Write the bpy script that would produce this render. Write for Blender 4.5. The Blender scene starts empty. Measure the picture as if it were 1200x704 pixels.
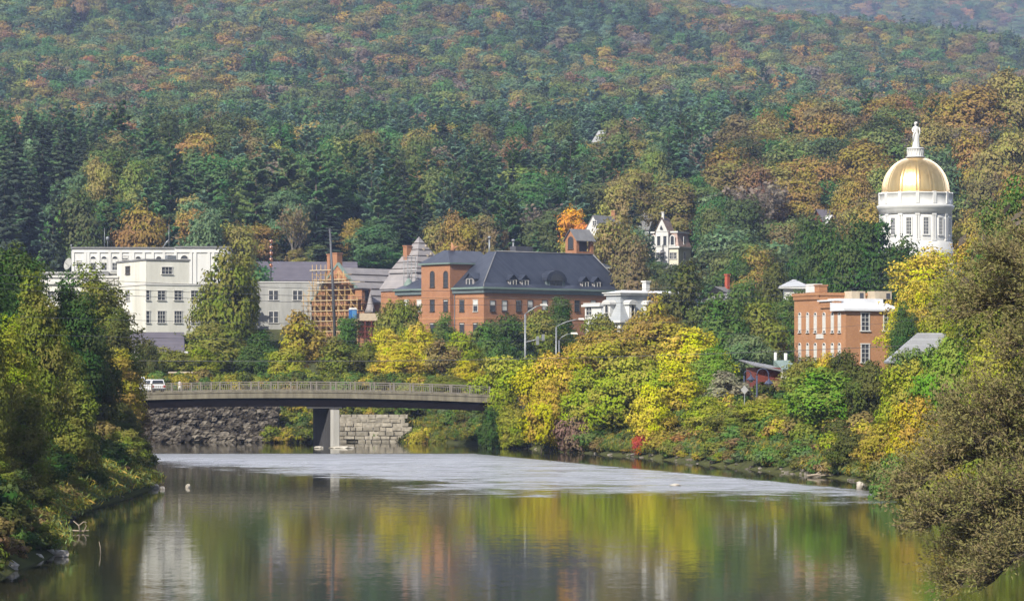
# Autumn river town below a wooded hill, with bridge and golden dome
import bpy, math, random
import numpy as np
from mathutils import Vector, Matrix, Euler
R = math.radians
F = 3403.0          # focal length in pixels of a 1200 px wide picture (20 degrees)
HZ = 433.0          # picture row of the horizon
CAMZ = 9.0          # camera height above the water
rng = random.Random(7)
scene = bpy.context.scene
col = scene.collection

def P(px, py, d):
    return Vector(((px-600.0)/F*d, d, CAMZ+(HZ-py)/F*d))
def X(px, d): return (px-600.0)/F*d
def Zp(py, d): return CAMZ+(HZ-py)/F*d

# ------------------------------------------------------------------ materials
MATS = {}
def nodes_of(name):
    m = bpy.data.materials.new(name); m.use_nodes = True
    nt = m.node_tree; nt.nodes.clear()
    out = nt.nodes.new('ShaderNodeOutputMaterial')
    return m, nt, out
def N(nt, t, **kw):
    n = nt.nodes.new(t)
    for k, v in kw.items():
        if k in n.inputs.keys() if hasattr(n.inputs, 'keys') else False: n.inputs[k].default_value = v
        else: setattr(n, k, v)
    return n
def math_n(nt, op, a, b=None, c=None, clamp=False):
    n = nt.nodes.new('ShaderNodeMath'); n.operation = op; n.use_clamp = clamp
    for i, v in enumerate((a, b, c)):
        if v is None: continue
        if isinstance(v, (int, float)): n.inputs[i].default_value = v
        else: nt.links.new(v, n.inputs[i])
    return n.outputs[0]
def mix_rgb(nt, fac, a, b, mode='MIX'):
    n = nt.nodes.new('ShaderNodeMix'); n.data_type = 'RGBA'; n.blend_type = mode
    for i, v in ((0, fac), (6, a), (7, b)):
        if isinstance(v, (int, float)): n.inputs[i].default_value = v
        elif isinstance(v, (tuple, list)): n.inputs[i].default_value = (*v[:3], 1)
        else: nt.links.new(v, n.inputs[i])
    return n.outputs[2]
def mat(name, c1, c2=None, rough=0.7, metal=0.0, scale=1.0, bump=0.0, spec=0.3, streak=False, detail=6):
    """painted / stone / metal surface: two tones mixed by world-scale noise, fine speckle, optional vertical weather streaks"""
    if name in MATS: return MATS[name]
    m, nt, out = nodes_of(name)
    b = nt.nodes.new('ShaderNodeBsdfPrincipled'); nt.links.new(b.outputs[0], out.inputs[0])
    b.inputs['Roughness'].default_value = rough; b.inputs['Metallic'].default_value = metal
    b.inputs['Specular IOR Level'].default_value = spec
    if c2 is None: c2 = tuple(v*0.72 for v in c1)
    tc = nt.nodes.new('ShaderNodeTexCoord')
    mp = nt.nodes.new('ShaderNodeMapping'); nt.links.new(tc.outputs['Object'], mp.inputs[0])
    if streak: mp.inputs['Scale'].default_value = (1, 1, 0.18)
    n1 = nt.nodes.new('ShaderNodeTexNoise'); n1.inputs['Scale'].default_value = scale; n1.inputs['Detail'].default_value = detail
    n1.inputs['Roughness'].default_value = 0.65
    nt.links.new(mp.outputs[0], n1.inputs['Vector'])
    f = math_n(nt, 'MULTIPLY_ADD', n1.outputs['Fac'], 2.2, -0.6, clamp=True)
    c = mix_rgb(nt, f, c1, c2)
    nt.links.new(c, b.inputs['Base Color'])
    if bump:
        bp = nt.nodes.new('ShaderNodeBump'); bp.inputs['Strength'].default_value = bump; bp.inputs['Distance'].default_value = 0.1
        n2 = nt.nodes.new('ShaderNodeTexNoise'); n2.inputs['Scale'].default_value = scale*6
        nt.links.new(tc.outputs['Object'], n2.inputs['Vector'])
        nt.links.new(n2.outputs['Fac'], bp.inputs['Height']); nt.links.new(bp.outputs[0], b.inputs['Normal'])
    MATS[name] = m
    return m
def mat_brick(name, c1, c2, mortar):
    if name in MATS: return MATS[name]
    m, nt, out = nodes_of(name)
    b = nt.nodes.new('ShaderNodeBsdfPrincipled'); nt.links.new(b.outputs[0], out.inputs[0])
    b.inputs['Roughness'].default_value = 0.85; b.inputs['Specular IOR Level'].default_value = 0.2
    tc = nt.nodes.new('ShaderNodeTexCoord')
    sp = nt.nodes.new('ShaderNodeSeparateXYZ'); nt.links.new(tc.outputs['Object'], sp.inputs[0])
    cb = nt.nodes.new('ShaderNodeCombineXYZ')
    nt.links.new(math_n(nt, 'ADD', sp.outputs[0], sp.outputs[1]), cb.inputs[0]); nt.links.new(sp.outputs[2], cb.inputs[1])
    br = nt.nodes.new('ShaderNodeTexBrick')
    br.inputs['Color1'].default_value = (*c1, 1); br.inputs['Color2'].default_value = (*c2, 1); br.inputs['Mortar'].default_value = (*mortar, 1)
    br.inputs['Scale'].default_value = 1.0; br.inputs['Brick Width'].default_value = 0.24; br.inputs['Row Height'].default_value = 0.085
    br.inputs['Mortar Size'].default_value = 0.01
    nt.links.new(cb.outputs[0], br.inputs['Vector'])
    n1 = nt.nodes.new('ShaderNodeTexNoise'); n1.inputs['Scale'].default_value = 0.45; n1.inputs['Detail'].default_value = 8; n1.inputs['Roughness'].default_value = 0.7
    nt.links.new(tc.outputs['Object'], n1.inputs['Vector'])
    f = math_n(nt, 'MULTIPLY_ADD', n1.outputs['Fac'], 2.4, -0.7, clamp=True)
    c = mix_rgb(nt, math_n(nt, 'MULTIPLY', f, 0.45), br.outputs['Color'], tuple(v*0.5 for v in c1))
    nt.links.new(c, b.inputs['Base Color'])
    MATS[name] = m
    return m
def mat_seam(name, c1, c2, gap=0.5, rough=0.45, metal=0.0, axis=0):
    """standing seam / slate roof: noise tone plus bump lines along object x or z"""
    if name in MATS: return MATS[name]
    m, nt, out = nodes_of(name)
    b = nt.nodes.new('ShaderNodeBsdfPrincipled'); nt.links.new(b.outputs[0], out.inputs[0])
    b.inputs['Roughness'].default_value = rough; b.inputs['Metallic'].default_value = metal; b.inputs['Specular IOR Level'].default_value = 0.4
    tc = nt.nodes.new('ShaderNodeTexCoord')
    sp = nt.nodes.new('ShaderNodeSeparateXYZ'); nt.links.new(tc.outputs['Object'], sp.inputs[0])
    src = sp.outputs[2] if axis == 2 else math_n(nt, 'ADD', sp.outputs[0], sp.outputs[1])
    fr = math_n(nt, 'FRACT', math_n(nt, 'DIVIDE', src, gap))
    line = math_n(nt, 'LESS_THAN', fr, 0.16)
    n1 = nt.nodes.new('ShaderNodeTexNoise'); n1.inputs['Scale'].default_value = 0.6; n1.inputs['Detail'].default_value = 6
    nt.links.new(tc.outputs['Object'], n1.inputs['Vector'])
    cell = nt.nodes.new('ShaderNodeTexWhiteNoise'); cell.noise_dimensions = '1D'
    nt.links.new(math_n(nt, 'FLOOR', math_n(nt, 'DIVIDE', src, gap)), cell.inputs['W'])
    f = math_n(nt, 'ADD', math_n(nt, 'MULTIPLY_ADD', n1.outputs['Fac'], 1.6, -.5), math_n(nt, 'MULTIPLY', cell.outputs[0], 0.5), clamp=True)
    c = mix_rgb(nt, f, c1, c2)
    c = mix_rgb(nt, math_n(nt, 'MULTIPLY', line, 0.35), c, tuple(v*0.45 for v in c1))
    nt.links.new(c, b.inputs['Base Color'])
    MATS[name] = m
    return m
def mat_foliage(name, source, transl=0.35, patch=0.5):
    """leaves: colour from the object (or the instancer), varied leaf by leaf and clump by clump"""
    m, nt, out = nodes_of(name)
    if source == 'object':
        oi = nt.nodes.new('ShaderNodeObjectInfo'); base = oi.outputs['Color']
    else:
        at = nt.nodes.new('ShaderNodeAttribute'); at.attribute_type = 'INSTANCER'; at.attribute_name = 'col'; base = at.outputs['Color']
    tn = nt.nodes.new('ShaderNodeAttribute'); tn.attribute_name = 'tint'
    hs = nt.nodes.new('ShaderNodeHueSaturation')
    cl = nt.nodes.new('ShaderNodeAttribute'); cl.attribute_name = 'clump'
    # clump: hue drifts between greener and yellower, leaf: brightness
    nt.links.new(math_n(nt, 'MULTIPLY_ADD', cl.outputs['Fac'], 0.070, 0.483), hs.inputs['Hue'])
    nt.links.new(math_n(nt, 'MULTIPLY_ADD', tn.outputs['Fac'], 0.55, 0.72), hs.inputs['Value'])
    nt.links.new(math_n(nt, 'MULTIPLY_ADD', cl.outputs['Fac'], 0.14, 0.91), hs.inputs['Saturation'])
    bst = nt.nodes.new('ShaderNodeVectorMath'); bst.operation = 'SCALE'; bst.inputs['Scale'].default_value = 1.12; nt.links.new(base, bst.inputs[0]); nt.links.new(bst.outputs[0], hs.inputs['Color'])
    df = nt.nodes.new('ShaderNodeBsdfDiffuse'); tr = nt.nodes.new('ShaderNodeBsdfTranslucent')
    nt.links.new(hs.outputs[0], df.inputs[0]); nt.links.new(hs.outputs[0], tr.inputs[0])
    mx = nt.nodes.new('ShaderNodeMixShader'); mx.inputs[0].default_value = transl
    nt.links.new(df.outputs[0], mx.inputs[1]); nt.links.new(tr.outputs[0], mx.inputs[2])
    nt.links.new(mx.outputs[0], out.inputs[0])
    MATS[name] = m
    return m

# ------------------------------------------------------------------ mesh builder
class MB:
    def __init__(s): s.v = []; s.f = []; s.smooth = []
    def add(s, vs, fs, smooth=False):
        o = len(s.v); s.v.extend([tuple(p) for p in vs]); s.f.extend([tuple(i+o for i in f) for f in fs]); s.smooth.extend([smooth]*len(fs)); return s
    def box(s, x0, x1, y0, y1, z0, z1):
        if x0 > x1: x0, x1 = x1, x0
        if y0 > y1: y0, y1 = y1, y0
        if z0 > z1: z0, z1 = z1, z0
        return s.add([(x0,y0,z0),(x1,y0,z0),(x1,y1,z0),(x0,y1,z0),(x0,y0,z1),(x1,y0,z1),(x1,y1,z1),(x0,y1,z1)],
                     [(0,3,2,1),(4,5,6,7),(0,1,5,4),(1,2,6,5),(2,3,7,6),(3,0,4,7)])
    def obox(s, c, t, n, w, dep, h):
        """box centred on c in the wall plane: t along the wall, n out of the wall; spans 0..dep outward, height h centred"""
        c = Vector(c); t = Vector(t); n = Vector(n); z = Vector((0,0,1)); vs = []
        for b in (-.5, .5):
            for (a, q) in ((-.5, 0), (.5, 0), (.5, 1), (-.5, 1)):
                vs.append(c+t*(a*w)+n*(q*dep)+z*(b*h))
        return s.add(vs, [(0,1,2,3),(7,6,5,4),(0,4,5,1),(1,5,6,2),(2,6,7,3),(3,7,4,0)])
    def poly(s, pts, nrm, th):
        """closed flat polygon pts thickened by th along -nrm"""
        nrm = Vector(nrm); k = len(pts); a = [Vector(p) for p in pts]; b = [p-nrm*th for p in a]
        return s.add(a+b, [tuple(range(k)), tuple(reversed(range(k, 2*k)))]+[(i, i+k, (i+1)%k+k, (i+1)%k) for i in range(k)])
    def tube(s, pts, rad, n=6, cap=True, smooth=True):
        pts = [Vector(p) for p in pts]
        if isinstance(rad, (int, float)): rad = [rad]*len(pts)
        vs = []; fs = []
        for i, p in enumerate(pts):
            d = (pts[min(i+1, len(pts)-1)]-pts[max(i-1, 0)])
            d = d.normalized() if d.length > 1e-9 else Vector((0,0,1))
            a = d.cross(Vector((0,0,1))); a = a.normalized() if a.length > 1e-3 else Vector((1,0,0)); b = d.cross(a)
            for k in range(n):
                an = 2*math.pi*k/n; vs.append(p+(a*math.cos(an)+b*math.sin(an))*rad[i])
        for i in range(len(pts)-1):
            for k in range(n): fs.append((i*n+k, (i+1)*n+k, (i+1)*n+(k+1)%n, i*n+(k+1)%n))
        if cap: fs.append(tuple(range(n))); fs.append(tuple(reversed(range((len(pts)-1)*n, len(pts)*n))))
        return s.add(vs, fs, smooth)
    def lathe(s, prof, n=48, c=(0,0,0), smooth=True, sx=1, sy=1):
        vs = []; fs = []
        for (r, z) in prof:
            for k in range(n):
                a = 2*math.pi*k/n; vs.append((c[0]+r*math.cos(a)*sx, c[1]+r*math.sin(a)*sy, c[2]+z))
        for i in range(len(prof)-1):
            for k in range(n): fs.append((i*n+k, i*n+(k+1)%n, (i+1)*n+(k+1)%n, (i+1)*n+k))
        fs.append(tuple(reversed(range(n)))); fs.append(tuple(range((len(prof)-1)*n, len(prof)*n)))
        return s.add(vs, fs, smooth)
    def rock(s, c, r, rnd, n=7):
        """irregular faceted stone"""
        vs = []; ph = [rnd.uniform(.72, 1.18) for _ in range(60)]; k = 0
        rows = 4
        vs.append((c[0], c[1], c[2]-r[2]*.8))
        for i in range(rows):
            el = -1.0+2.0*(i+.7)/(rows+.4)
            rr = math.sqrt(max(.05, 1-el*el))
            for j in range(n):
                a = 2*math.pi*(j+.3*i)/n; q = ph[k]; k += 1
                vs.append((c[0]+r[0]*rr*q*math.cos(a), c[1]+r[1]*rr*q*math.sin(a), c[2]+r[2]*el*q))
        vs.append((c[0], c[1], c[2]+r[2]*.85)); top = len(vs)-1; fs = []
        for j in range(n):
            fs.append((0, 1+(j+1)%n, 1+j)); fs.append((top, 1+(rows-1)*n+j, 1+(rows-1)*n+(j+1)%n))
            for i in range(rows-1): fs.append((1+i*n+j, 1+i*n+(j+1)%n, 1+(i+1)*n+(j+1)%n, 1+(i+1)*n+j))
        return s.add(vs, fs)
    def mesh(s, name, m):
        me = bpy.data.meshes.new(name); me.from_pydata([tuple(p) for p in s.v], [], s.f)
        if m: me.materials.append(m)
        me.polygons.foreach_set('use_smooth', s.smooth); me.update(); return me
    def build(s, name, m, parent=None, loc=None):
        o = bpy.data.objects.new(name, s.mesh(name, m)); col.objects.link(o)
        if parent: o.parent = parent
        if loc is not None: o.location = loc
        return o

def tag(o, label=None, cat=None, group=None, kind=None):
    if label: o['label'] = label
    if cat: o['category'] = cat
    if group: o['group'] = group
    if kind: o['kind'] = kind
    return o
def empty(name, loc, rz=0, label=None, cat=None, group=None):
    o = bpy.data.objects.new(name, None); col.objects.link(o); o.location = loc; o.rotation_euler = (0, 0, rz); o.empty_display_size = .5
    return tag(o, label, cat, group)

# ------------------------------------------------------------------ value noise for terrain and forest patches
def _h(ix, iy, s):
    n = (ix*374761393+iy*668265263+s*1442695041) & 0xffffffff
    n = ((n ^ (n >> 13))*1274126177) & 0xffffffff
    return ((n ^ (n >> 16)) & 0xffff)/65535.0
def vnoise(x, y, s=0):
    ix, iy = math.floor(x), math.floor(y); fx, fy = x-ix, y-iy
    fx = fx*fx*(3-2*fx); fy = fy*fy*(3-2*fy)
    return ((_h(ix,iy,s)*(1-fx)+_h(ix+1,iy,s)*fx)*(1-fy)+(_h(ix,iy+1,s)*(1-fx)+_h(ix+1,iy+1,s)*fx)*fy)
def sstep(a, b, x):
    t = min(1, max(0, (x-a)/(b-a))); return t*t*(3-2*t)

# ------------------------------------------------------------------ terrain
RIVER = [(-26,-120),(-25,40),(-22,118),(-22.5,131),(-22.3,141),(-25.8,160),(-27.8,189),(-27.6,222),(-32,250),(-35,275),(-42,310),(-47,335),
         (-58,362),(-30,365),(-12.5,365),(-10,360),(-4,350),(3.8,326),(13.2,300),(19.9,271),(27.9,237),(28,215),(30,195),(31,150),(29,110),(34,40),(34,-120)]
def river_dist(x, y):
    """signed distance to the shore: positive on land"""
    best = 1e9; inside = False; n = len(RIVER)
    for i in range(n):
        x1, y1 = RIVER[i]; x2, y2 = RIVER[(i+1)%n]
        dx, dy = x2-x1, y2-y1
        t = max(0, min(1, ((x-x1)*dx+(y-y1)*dy)/(dx*dx+dy*dy)))
        q = (x-x1-t*dx)**2+(y-y1-t*dy)**2
        if q < best: best = q
        if (y1 > y) != (y2 > y) and x < (x2-x1)*(y-y1)/(y2-y1)+x1: inside = not inside
    d = math.sqrt(best)
    return -d if inside else d
PROF = [(-200,4.5),(300,4.5),(345,6.2),(420,7),(460,8.5),(520,10.5),(565,13),(600,21),(650,33),(750,50),(900,68),(1100,93),(1500,152),(1950,236)]
def lerp_table(T, v):
    if v <= T[0][0]: return T[0][1]
    for (a, b), (c, d) in zip(T, T[1:]):
        if v <= c: return b+(d-b)*(v-a)/(c-a)
    return T[-1][1]
def land(x, y):
    z = lerp_table(PROF, y)
    px = 600+F*x/max(y, 60)
    if y > 500:
        # knoll behind the domed building, on the right
        z += 9*math.exp(-((x-150)/75)**2-((y-800)/150)**2)
        # low shoulder on the far left
        z += 10*math.exp(-((x+130)/70)**2-((y-720)/110)**2)
    if y > 1100:
        crest = lerp_table([(-500,276),(0,268),(100,247),(220,232),(344,215),(500,200)], x*1950/y)
        z = 93+(lerp_table(PROF, min(y, 1950))-93)*(crest-93)/143.0
        z += sstep(1100, 1500, y)*(vnoise(x/150, y/150, 3)-.5)*24*(1-.6*sstep(1700, 1950, y))
        if y > 1950: z -= (y-1950)*.16
    if y > 2600:
        z = max(z, lerp_table([(2600,60),(3000,230),(3600,500),(4300,660)], y)+(vnoise(x/400, y/400, 9)-.5)*70)
    return z
def ground(x, y):
    s = river_dist(x, y) if (y < 372 and abs(x) < 70) else 99
    b = land(x, y)
    if s > 30: return b
    edge = 1.3+2.0*0 if s < 0 else 0
    if y > 352 and x < -8: w = 4.0
    elif x > 0: w = 12.0
    else: w = 8.0
    t = min(1, max(0, s/w)); t = t**.8
    z = b*t+0.05*(1-t) if s > 0 else max(-2.2, s*.35)
    return z
SUN = 5.0; SKY = .07; HAZE = .00012; EXPO = .63; CLOUD = -1.7; CLOUDCOL = (8.0, 8.2, 9.4); ADDED_BANK = 4.5; HAZECOL = (.48, .61, .96, 1)
WATER_ROUGH_AMP = .5; WATER_CALM_AMP = .04
# ------------------------------------------------------------------ trees
FOL = mat_foliage('leaves', 'object', .26)
FOLI = mat_foliage('leaves_mass', 'inst', .26)
BARK = mat('bark', (.105,.085,.065), (.055,.045,.035), rough=.9, scale=3)
BARKP = mat('pale_bark', (.34,.31,.26), (.16,.14,.12), rough=.85, scale=2)

def leaf_mesh(name, C, Nrm, size, tint, clump, m, r, aspect=1.7, axis=None, soft=0.0):
    """C: centres (n,3), Nrm: preferred normals; one pointed quad for each leaf or leaf spray"""
    n = len(C)
    nr = r.normal(size=(n, 3)); nr /= np.linalg.norm(nr, axis=1)[:, None]
    nn = nr*0.75+Nrm; nn /= np.linalg.norm(nn, axis=1)[:, None]+1e-9
    if axis is None:
        t = r.normal(size=(n, 3))
    else: t = axis+r.normal(size=(n, 3))*.35
    t -= (t*nn).sum(1)[:, None]*nn; t /= np.linalg.norm(t, axis=1)[:, None]+1e-9
    b = np.cross(nn, t)
    s = (size*r.uniform(.65, 1.35, n))[:, None]
    V = np.empty((n, 4, 3))
    if soft > 0:      # every leaf's front faces out of its crown, so that the crown shades as a rounded whole
        f = np.where((nn*Nrm).sum(1) < 0, -1.0, 1.0)[:, None]; nn *= f; b *= f
    V[:, 0] = C-t*s*.5*aspect; V[:, 3] = C+b*s*.5-t*s*.1; V[:, 2] = C+t*s*.5*aspect; V[:, 1] = C-b*s*.5-t*s*.1
    me = bpy.data.meshes.new(name)
    me.vertices.add(4*n); me.vertices.foreach_set('co', V.reshape(-1).astype(np.float32))
    me.loops.add(4*n); me.loops.foreach_set('vertex_index', np.arange(4*n, dtype=np.int32))
    me.polygons.add(n); me.polygons.foreach_set('loop_start', np.arange(0, 4*n, 4, dtype=np.int32))
    try: me.polygons.foreach_set('loop_total', np.full(n, 4, dtype=np.int32))
    except Exception: pass
    me.update(calc_edges=True)
    for nm, val in (('tint', tint), ('clump', clump)):
        a = me.attributes.new(nm, 'FLOAT', 'FACE'); a.data.foreach_set('value', val.astype(np.float32))
    if soft > 0:
        q = Nrm/(np.linalg.norm(Nrm, axis=1)[:, None]+1e-9)*soft+nn*(1-soft); q /= np.linalg.norm(q, axis=1)[:, None]+1e-9
        me.polygons.foreach_set('use_smooth', np.ones(n, dtype=bool))
        try:
            a = me.attributes.new('custom_normal', 'FLOAT_VECTOR', 'POINT'); a.data.foreach_set('vector', np.repeat(q, 4, axis=0).astype(np.float32).reshape(-1))
        except Exception: pass
    me.materials.append(m)
    return me

def crown_points(r, H, Rr, cb, ncl, nleaf, rc, flat=.75, top=1.0, lean=0):
    """clump centres through the crown, leaves over each clump's upper shell"""
    d = r.normal(size=(ncl, 3)); d /= np.linalg.norm(d, axis=1)[:, None]
    d[:, 2] = np.where(d[:, 2] < -.75, -d[:, 2], d[:, 2])
    rad = r.uniform(.15, 1, ncl)**.42
    lob = 1+.22*np.sin(d[:, 0]*4+r.uniform(0, 6))+.16*np.sin(d[:, 1]*5+r.uniform(0, 6))+r.uniform(-.16, .16, ncl)
    cz = cb+(H-cb)*.46; hz = (H-cb)*.54
    rc_i = rc*r.uniform(.6, 1.35, ncl)
    c = np.empty((ncl, 3))
    fz = d[:, 2]*rad*np.clip(lob, .6, 1.15)
    wid = np.where(fz > 0, 1-.30*top*fz**2, 1-.15*fz**2)
    c[:, 0] = d[:, 0]*rad*lob*Rr*.86*wid+lean*fz
    c[:, 1] = d[:, 1]*rad*lob*Rr*.86*wid
    c[:, 2] = cz+fz*(hz-rc*.5)
    per = np.maximum(4, (nleaf*rc_i**2/np.sum(rc_i**2)).astype(int))
    idx = np.repeat(np.arange(ncl), per); n = len(idx)
    u = r.normal(size=(n, 3)); u[:, 2] += .35; u /= np.linalg.norm(u, axis=1)[:, None]
    # clumps are ragged: radius follows a bumpy function of the direction
    q = r.uniform(.35, 1.0, n)**.5*(1+.25*np.sin(u[:, 0]*7+idx)+.2*np.sin(u[:, 2]*8+idx*2))
    C = c[idx]+u*(rc_i[idx]*q)[:, None]*np.array([1.15, 1.15, flat])
    ctr = np.array([0, 0, cz]); o = C-ctr; o /= np.linalg.norm(o, axis=1)[:, None]+1e-9
    Nn = u*.7+o*.5+np.array([0, 0, .25])
    tint = np.clip(r.normal(.5, .22, n)+.0, 0, 1)
    clv = r.uniform(0, 1, ncl); clump = np.clip(clv[idx]+r.normal(0, .12, n), 0, 1)
    return c, rc_i, C, Nn, tint, clump

def broadleaf(seed, H, Rr, cb, ncl, nleaf, rc, leaf, m=None, limbs=14, trunk_r=.22, n=6, top=1.0, flat=.75, bark=None, stems=1):
    r = np.random.default_rng(seed)
    c, rci, C, Nn, tint, cl = crown_points(r, H, Rr, cb, ncl, nleaf, rc, flat, top)
    cm = leaf_mesh('crown', C, Nn, leaf, tint, cl, m or FOL, r, soft=.62)
    tb = MB(); rr = random.Random(seed)
    for sN in range(stems):
        bx, by = (0, 0) if stems == 1 else (rr.uniform(-.5, .5)*Rr*.4, rr.uniform(-.5, .5)*Rr*.4)
        pts = []; wob = [(rr.uniform(-.15, .15), rr.uniform(-.15, .15)) for _ in range(6)]
        th = H*(.8 if stems == 1 else .7)
        for i in range(6):
            t = i/5; pts.append((bx*(1+t*.6)+wob[i][0]*t*2, by*(1+t*.6)+wob[i][1]*t*2, -0.6+t*(th+.6)))
        k = 1/math.sqrt(stems)
        tb.tube(pts, [trunk_r*k*(1.25-.25*0), trunk_r*k, trunk_r*k*.8, trunk_r*k*.6, trunk_r*k*.4, trunk_r*k*.15], n)
        ids = list(range(len(c))); rr.shuffle(ids)
        for i in ids[:limbs//stems]:
            e = c[i]; zs = max(cb*.5+.3, min(th*.85, e[2]-rr.uniform(.8, 2.2)*H/10)); t = (zs+.6)/(th+.6)
            s0 = Vector((bx*(1+t*.6), by*(1+t*.6), zs)); e = Vector(e); mid = s0.lerp(e, .5)+Vector((rr.uniform(-.3, .3), rr.uniform(-.3, .3), -.15*H/10))
            tb.tube([s0, mid, e], [trunk_r*.38*k, trunk_r*.25*k, trunk_r*.08], max(3, n-2), cap=False)
    return cm, tb.mesh('trunk', bark or BARK)

def conifer(seed, H, Rr, nleaf, leaf, kind='pine', m=None, trunk_r=.3, n=6, cb=.12):
    """whorls of boughs; pine: long uneven plumes with gaps, spruce: dense drooping cone"""
    r = np.random.default_rng(seed); tb = MB()
    tb.tube([(0,0,-.8), (r.uniform(-.1,.1), r.uniform(-.1,.1), H*.5), (0,0,H*.97)], [trunk_r, trunk_r*.62, .04], n)
    C = []; Nn = []; T = []; K = []; AX = []
    nl = 13 if kind == 'pine' else 20
    zs = np.linspace(cb, .985, nl)
    boughs = []
    for i, t in enumerate(zs):
        if kind == 'pine':
            prof = (1-t)**.62*(1-.35*max(0, .25-t)/.25) if t > .06 else .7
            nb = int(r.integers(4, 7)) if t < .85 else 3
        else:
            prof = (1-t)**.85; nb = int(r.integers(6, 9)) if t < .9 else 4
        for k in range(nb):
            L = Rr*(prof+.05)*(r.uniform(.5, 1.25) if kind == 'pine' else r.uniform(.75, 1.15))
            boughs.append((t+r.uniform(-.5, .5)/nl, r.uniform(0, 2*math.pi), L))
    W = np.array([b[2]**1.5 for b in boughs]); per = np.maximum(3, (nleaf*W/W.sum()).astype(int))
    for (t, a, L), pn in zip(boughs, per):
        up = (r.uniform(.05, .28) if kind == 'pine' else r.uniform(-.42, -.12)) + (.35*t if kind != 'pine' else .5*t*t)
        d = np.array([math.cos(a), math.sin(a), up]); cv = r.uniform(0, 1)
        s = r.uniform(.22 if kind == 'pine' else .08, 1, pn)**.8
        base = np.array([0, 0, H*t])
        wdt = L*(.32 if kind == 'pine' else .26)*(1-.55*s)+.12
        side = np.array([-math.sin(a), math.cos(a), 0])
        pts = base+d*(L*s)[:, None]+side*(r.uniform(-1, 1, pn)*wdt)[:, None]
        sag = (.18*L*s*s) if kind == 'pine' else (-.05*L*s)
        pts[:, 2] += (sag if kind == 'pine' else 0)+r.uniform(-.5, .5, pn)*(.07 if kind == 'pine' else .10)*L
        C.append(pts); Nn.append(np.tile(np.array([math.cos(a)*.5, math.sin(a)*.5, .8]), (pn, 1)))
        AX.append(np.tile(d, (pn, 1)))
        T.append(np.clip(r.normal(.35+.35*s, .2), 0, 1)); K.append(np.full(pn, cv))
        if r.uniform() < .5: tb.tube([base, base+d*L*.5, base+d*L*.85], [trunk_r*.18, trunk_r*.12, .01], 3, cap=False)
    C = np.concatenate(C); Nn = np.concatenate(Nn); T = np.concatenate(T); K = np.concatenate(K); AX = np.concatenate(AX)
    cm = leaf_mesh('crown', C, Nn, leaf, T, K, m or FOL, r, aspect=2.0, axis=AX, soft=.5)
    return cm, tb.mesh('trunk', BARK)

def bare(seed, H, Rr, nleaf, leaf, m=None, levels=4):
    """nearly leafless tree: forking limbs down to twigs and a few clinging leaves"""
    rr = random.Random(seed); r = np.random.default_rng(seed); tb = MB(); tips = []
    def grow(p, d, L, rad, lv):
        q = p+d*L; m_ = p.lerp(q, .5)+Vector((rr.uniform(-1,1), rr.uniform(-1,1), 0))*L*.06
        tb.tube([p, m_, q], [rad, rad*.8, rad*.62], 5 if lv < 2 else 3, cap=False)
        if lv >= 2: tips.append(q); tips.append(m_)
        if lv >= levels: return
        for _ in range(3 if lv else 5):
            a = rr.uniform(0, 2*math.pi); sp = rr.uniform(.3, .65)
            nd = (d+Vector((math.cos(a)*sp, math.sin(a)*sp, rr.uniform(0, .25)))).normalized()
            grow(q if rr.random() < .6 else p.lerp(q, rr.uniform(.5, .9)), nd, L*rr.uniform(.62, .82), rad*.6, lv+1)
    grow(Vector((0,0,-.5)), Vector((0,0,1)), H*.3, H*.018, 0)
    tp = np.array([tuple(t) for t in tips]); idx = r.integers(0, len(tp), nleaf)
    C = tp[idx]+r.normal(0, H*.03, (nleaf, 3))
    cm = leaf_mesh('crown', C, np.zeros((nleaf, 3))+[0,0,.3], leaf, r.uniform(.2, .8, nleaf), r.uniform(0, 1, nleaf), m or FOL, r)
    return cm, tb.mesh('trunk', BARKP)

# prototypes: (crown mesh, trunk mesh, height, radius)
PROTO = {}
def proto(key, lst): PROTO[key] = lst
proto('near', [(*broadleaf(11+i, 10, 3.6, .8, 95, 26000, .95, .17, limbs=26, trunk_r=.2, n=8, stems=1+i%2), 10, 3.9) for i in range(3)])
proto('tall', [(*broadleaf(21+i, 14, 3.9, .8, 130, 30000, 1.15, .17, limbs=30, trunk_r=.24, n=8, top=.45), 14, 4.1) for i in range(3)])
proto('bank', [(*broadleaf(31+i, 8, 4.2, .4, 80, 19000, 1.1, .20, limbs=18, trunk_r=.16, stems=3), 8, 4.6) for i in range(4)])
proto('raised', [(*broadleaf(45+i, 8, 4.2, 2.3, 60, 15000, 1.1, .20, limbs=20, trunk_r=.16, stems=3), 8, 4.6) for i in range(2)])
proto('airy', [(*broadleaf(51+i, 10, 3.6, 1.5, 60, 5200, .95, .27, limbs=34, trunk_r=.17, flat=1.0), 10, 3.9) for i in range(2)])
proto('poplar', [(*broadleaf(61+i, 14, 2.6, .8, 80, 8500, 1.0, .28, limbs=24, trunk_r=.22, top=1.6, flat=1.2), 14, 2.8) for i in range(2)])
proto('shrub', [(*broadleaf(71+i, 3, 2.6, 0.05, 38, 4200, .75, .19, limbs=12, trunk_r=.06, stems=4), 3, 2.9) for i in range(3)])
proto('mid', [(*broadleaf(81+i, 14, 5.2, 1.5, 58, 14000, 1.7, .28, limbs=14, trunk_r=.3), 14, 5.6) for i in range(5)])
proto('midpine', [(*conifer(101+i, 20, 4.8, 11000, .30, 'pine'), 20, 4.8) for i in range(3)])
proto('midspruce', [(*conifer(111+i, 20, 3.8, 11000, .30, 'spruce'), 20, 3.9) for i in range(3)])
proto('bare', [(*bare(121+i, 14, 5, 900, .38), 14, 5) for i in range(2)])
TREES = []      # (root, px, py_top, kind words ...) for the labels
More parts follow.
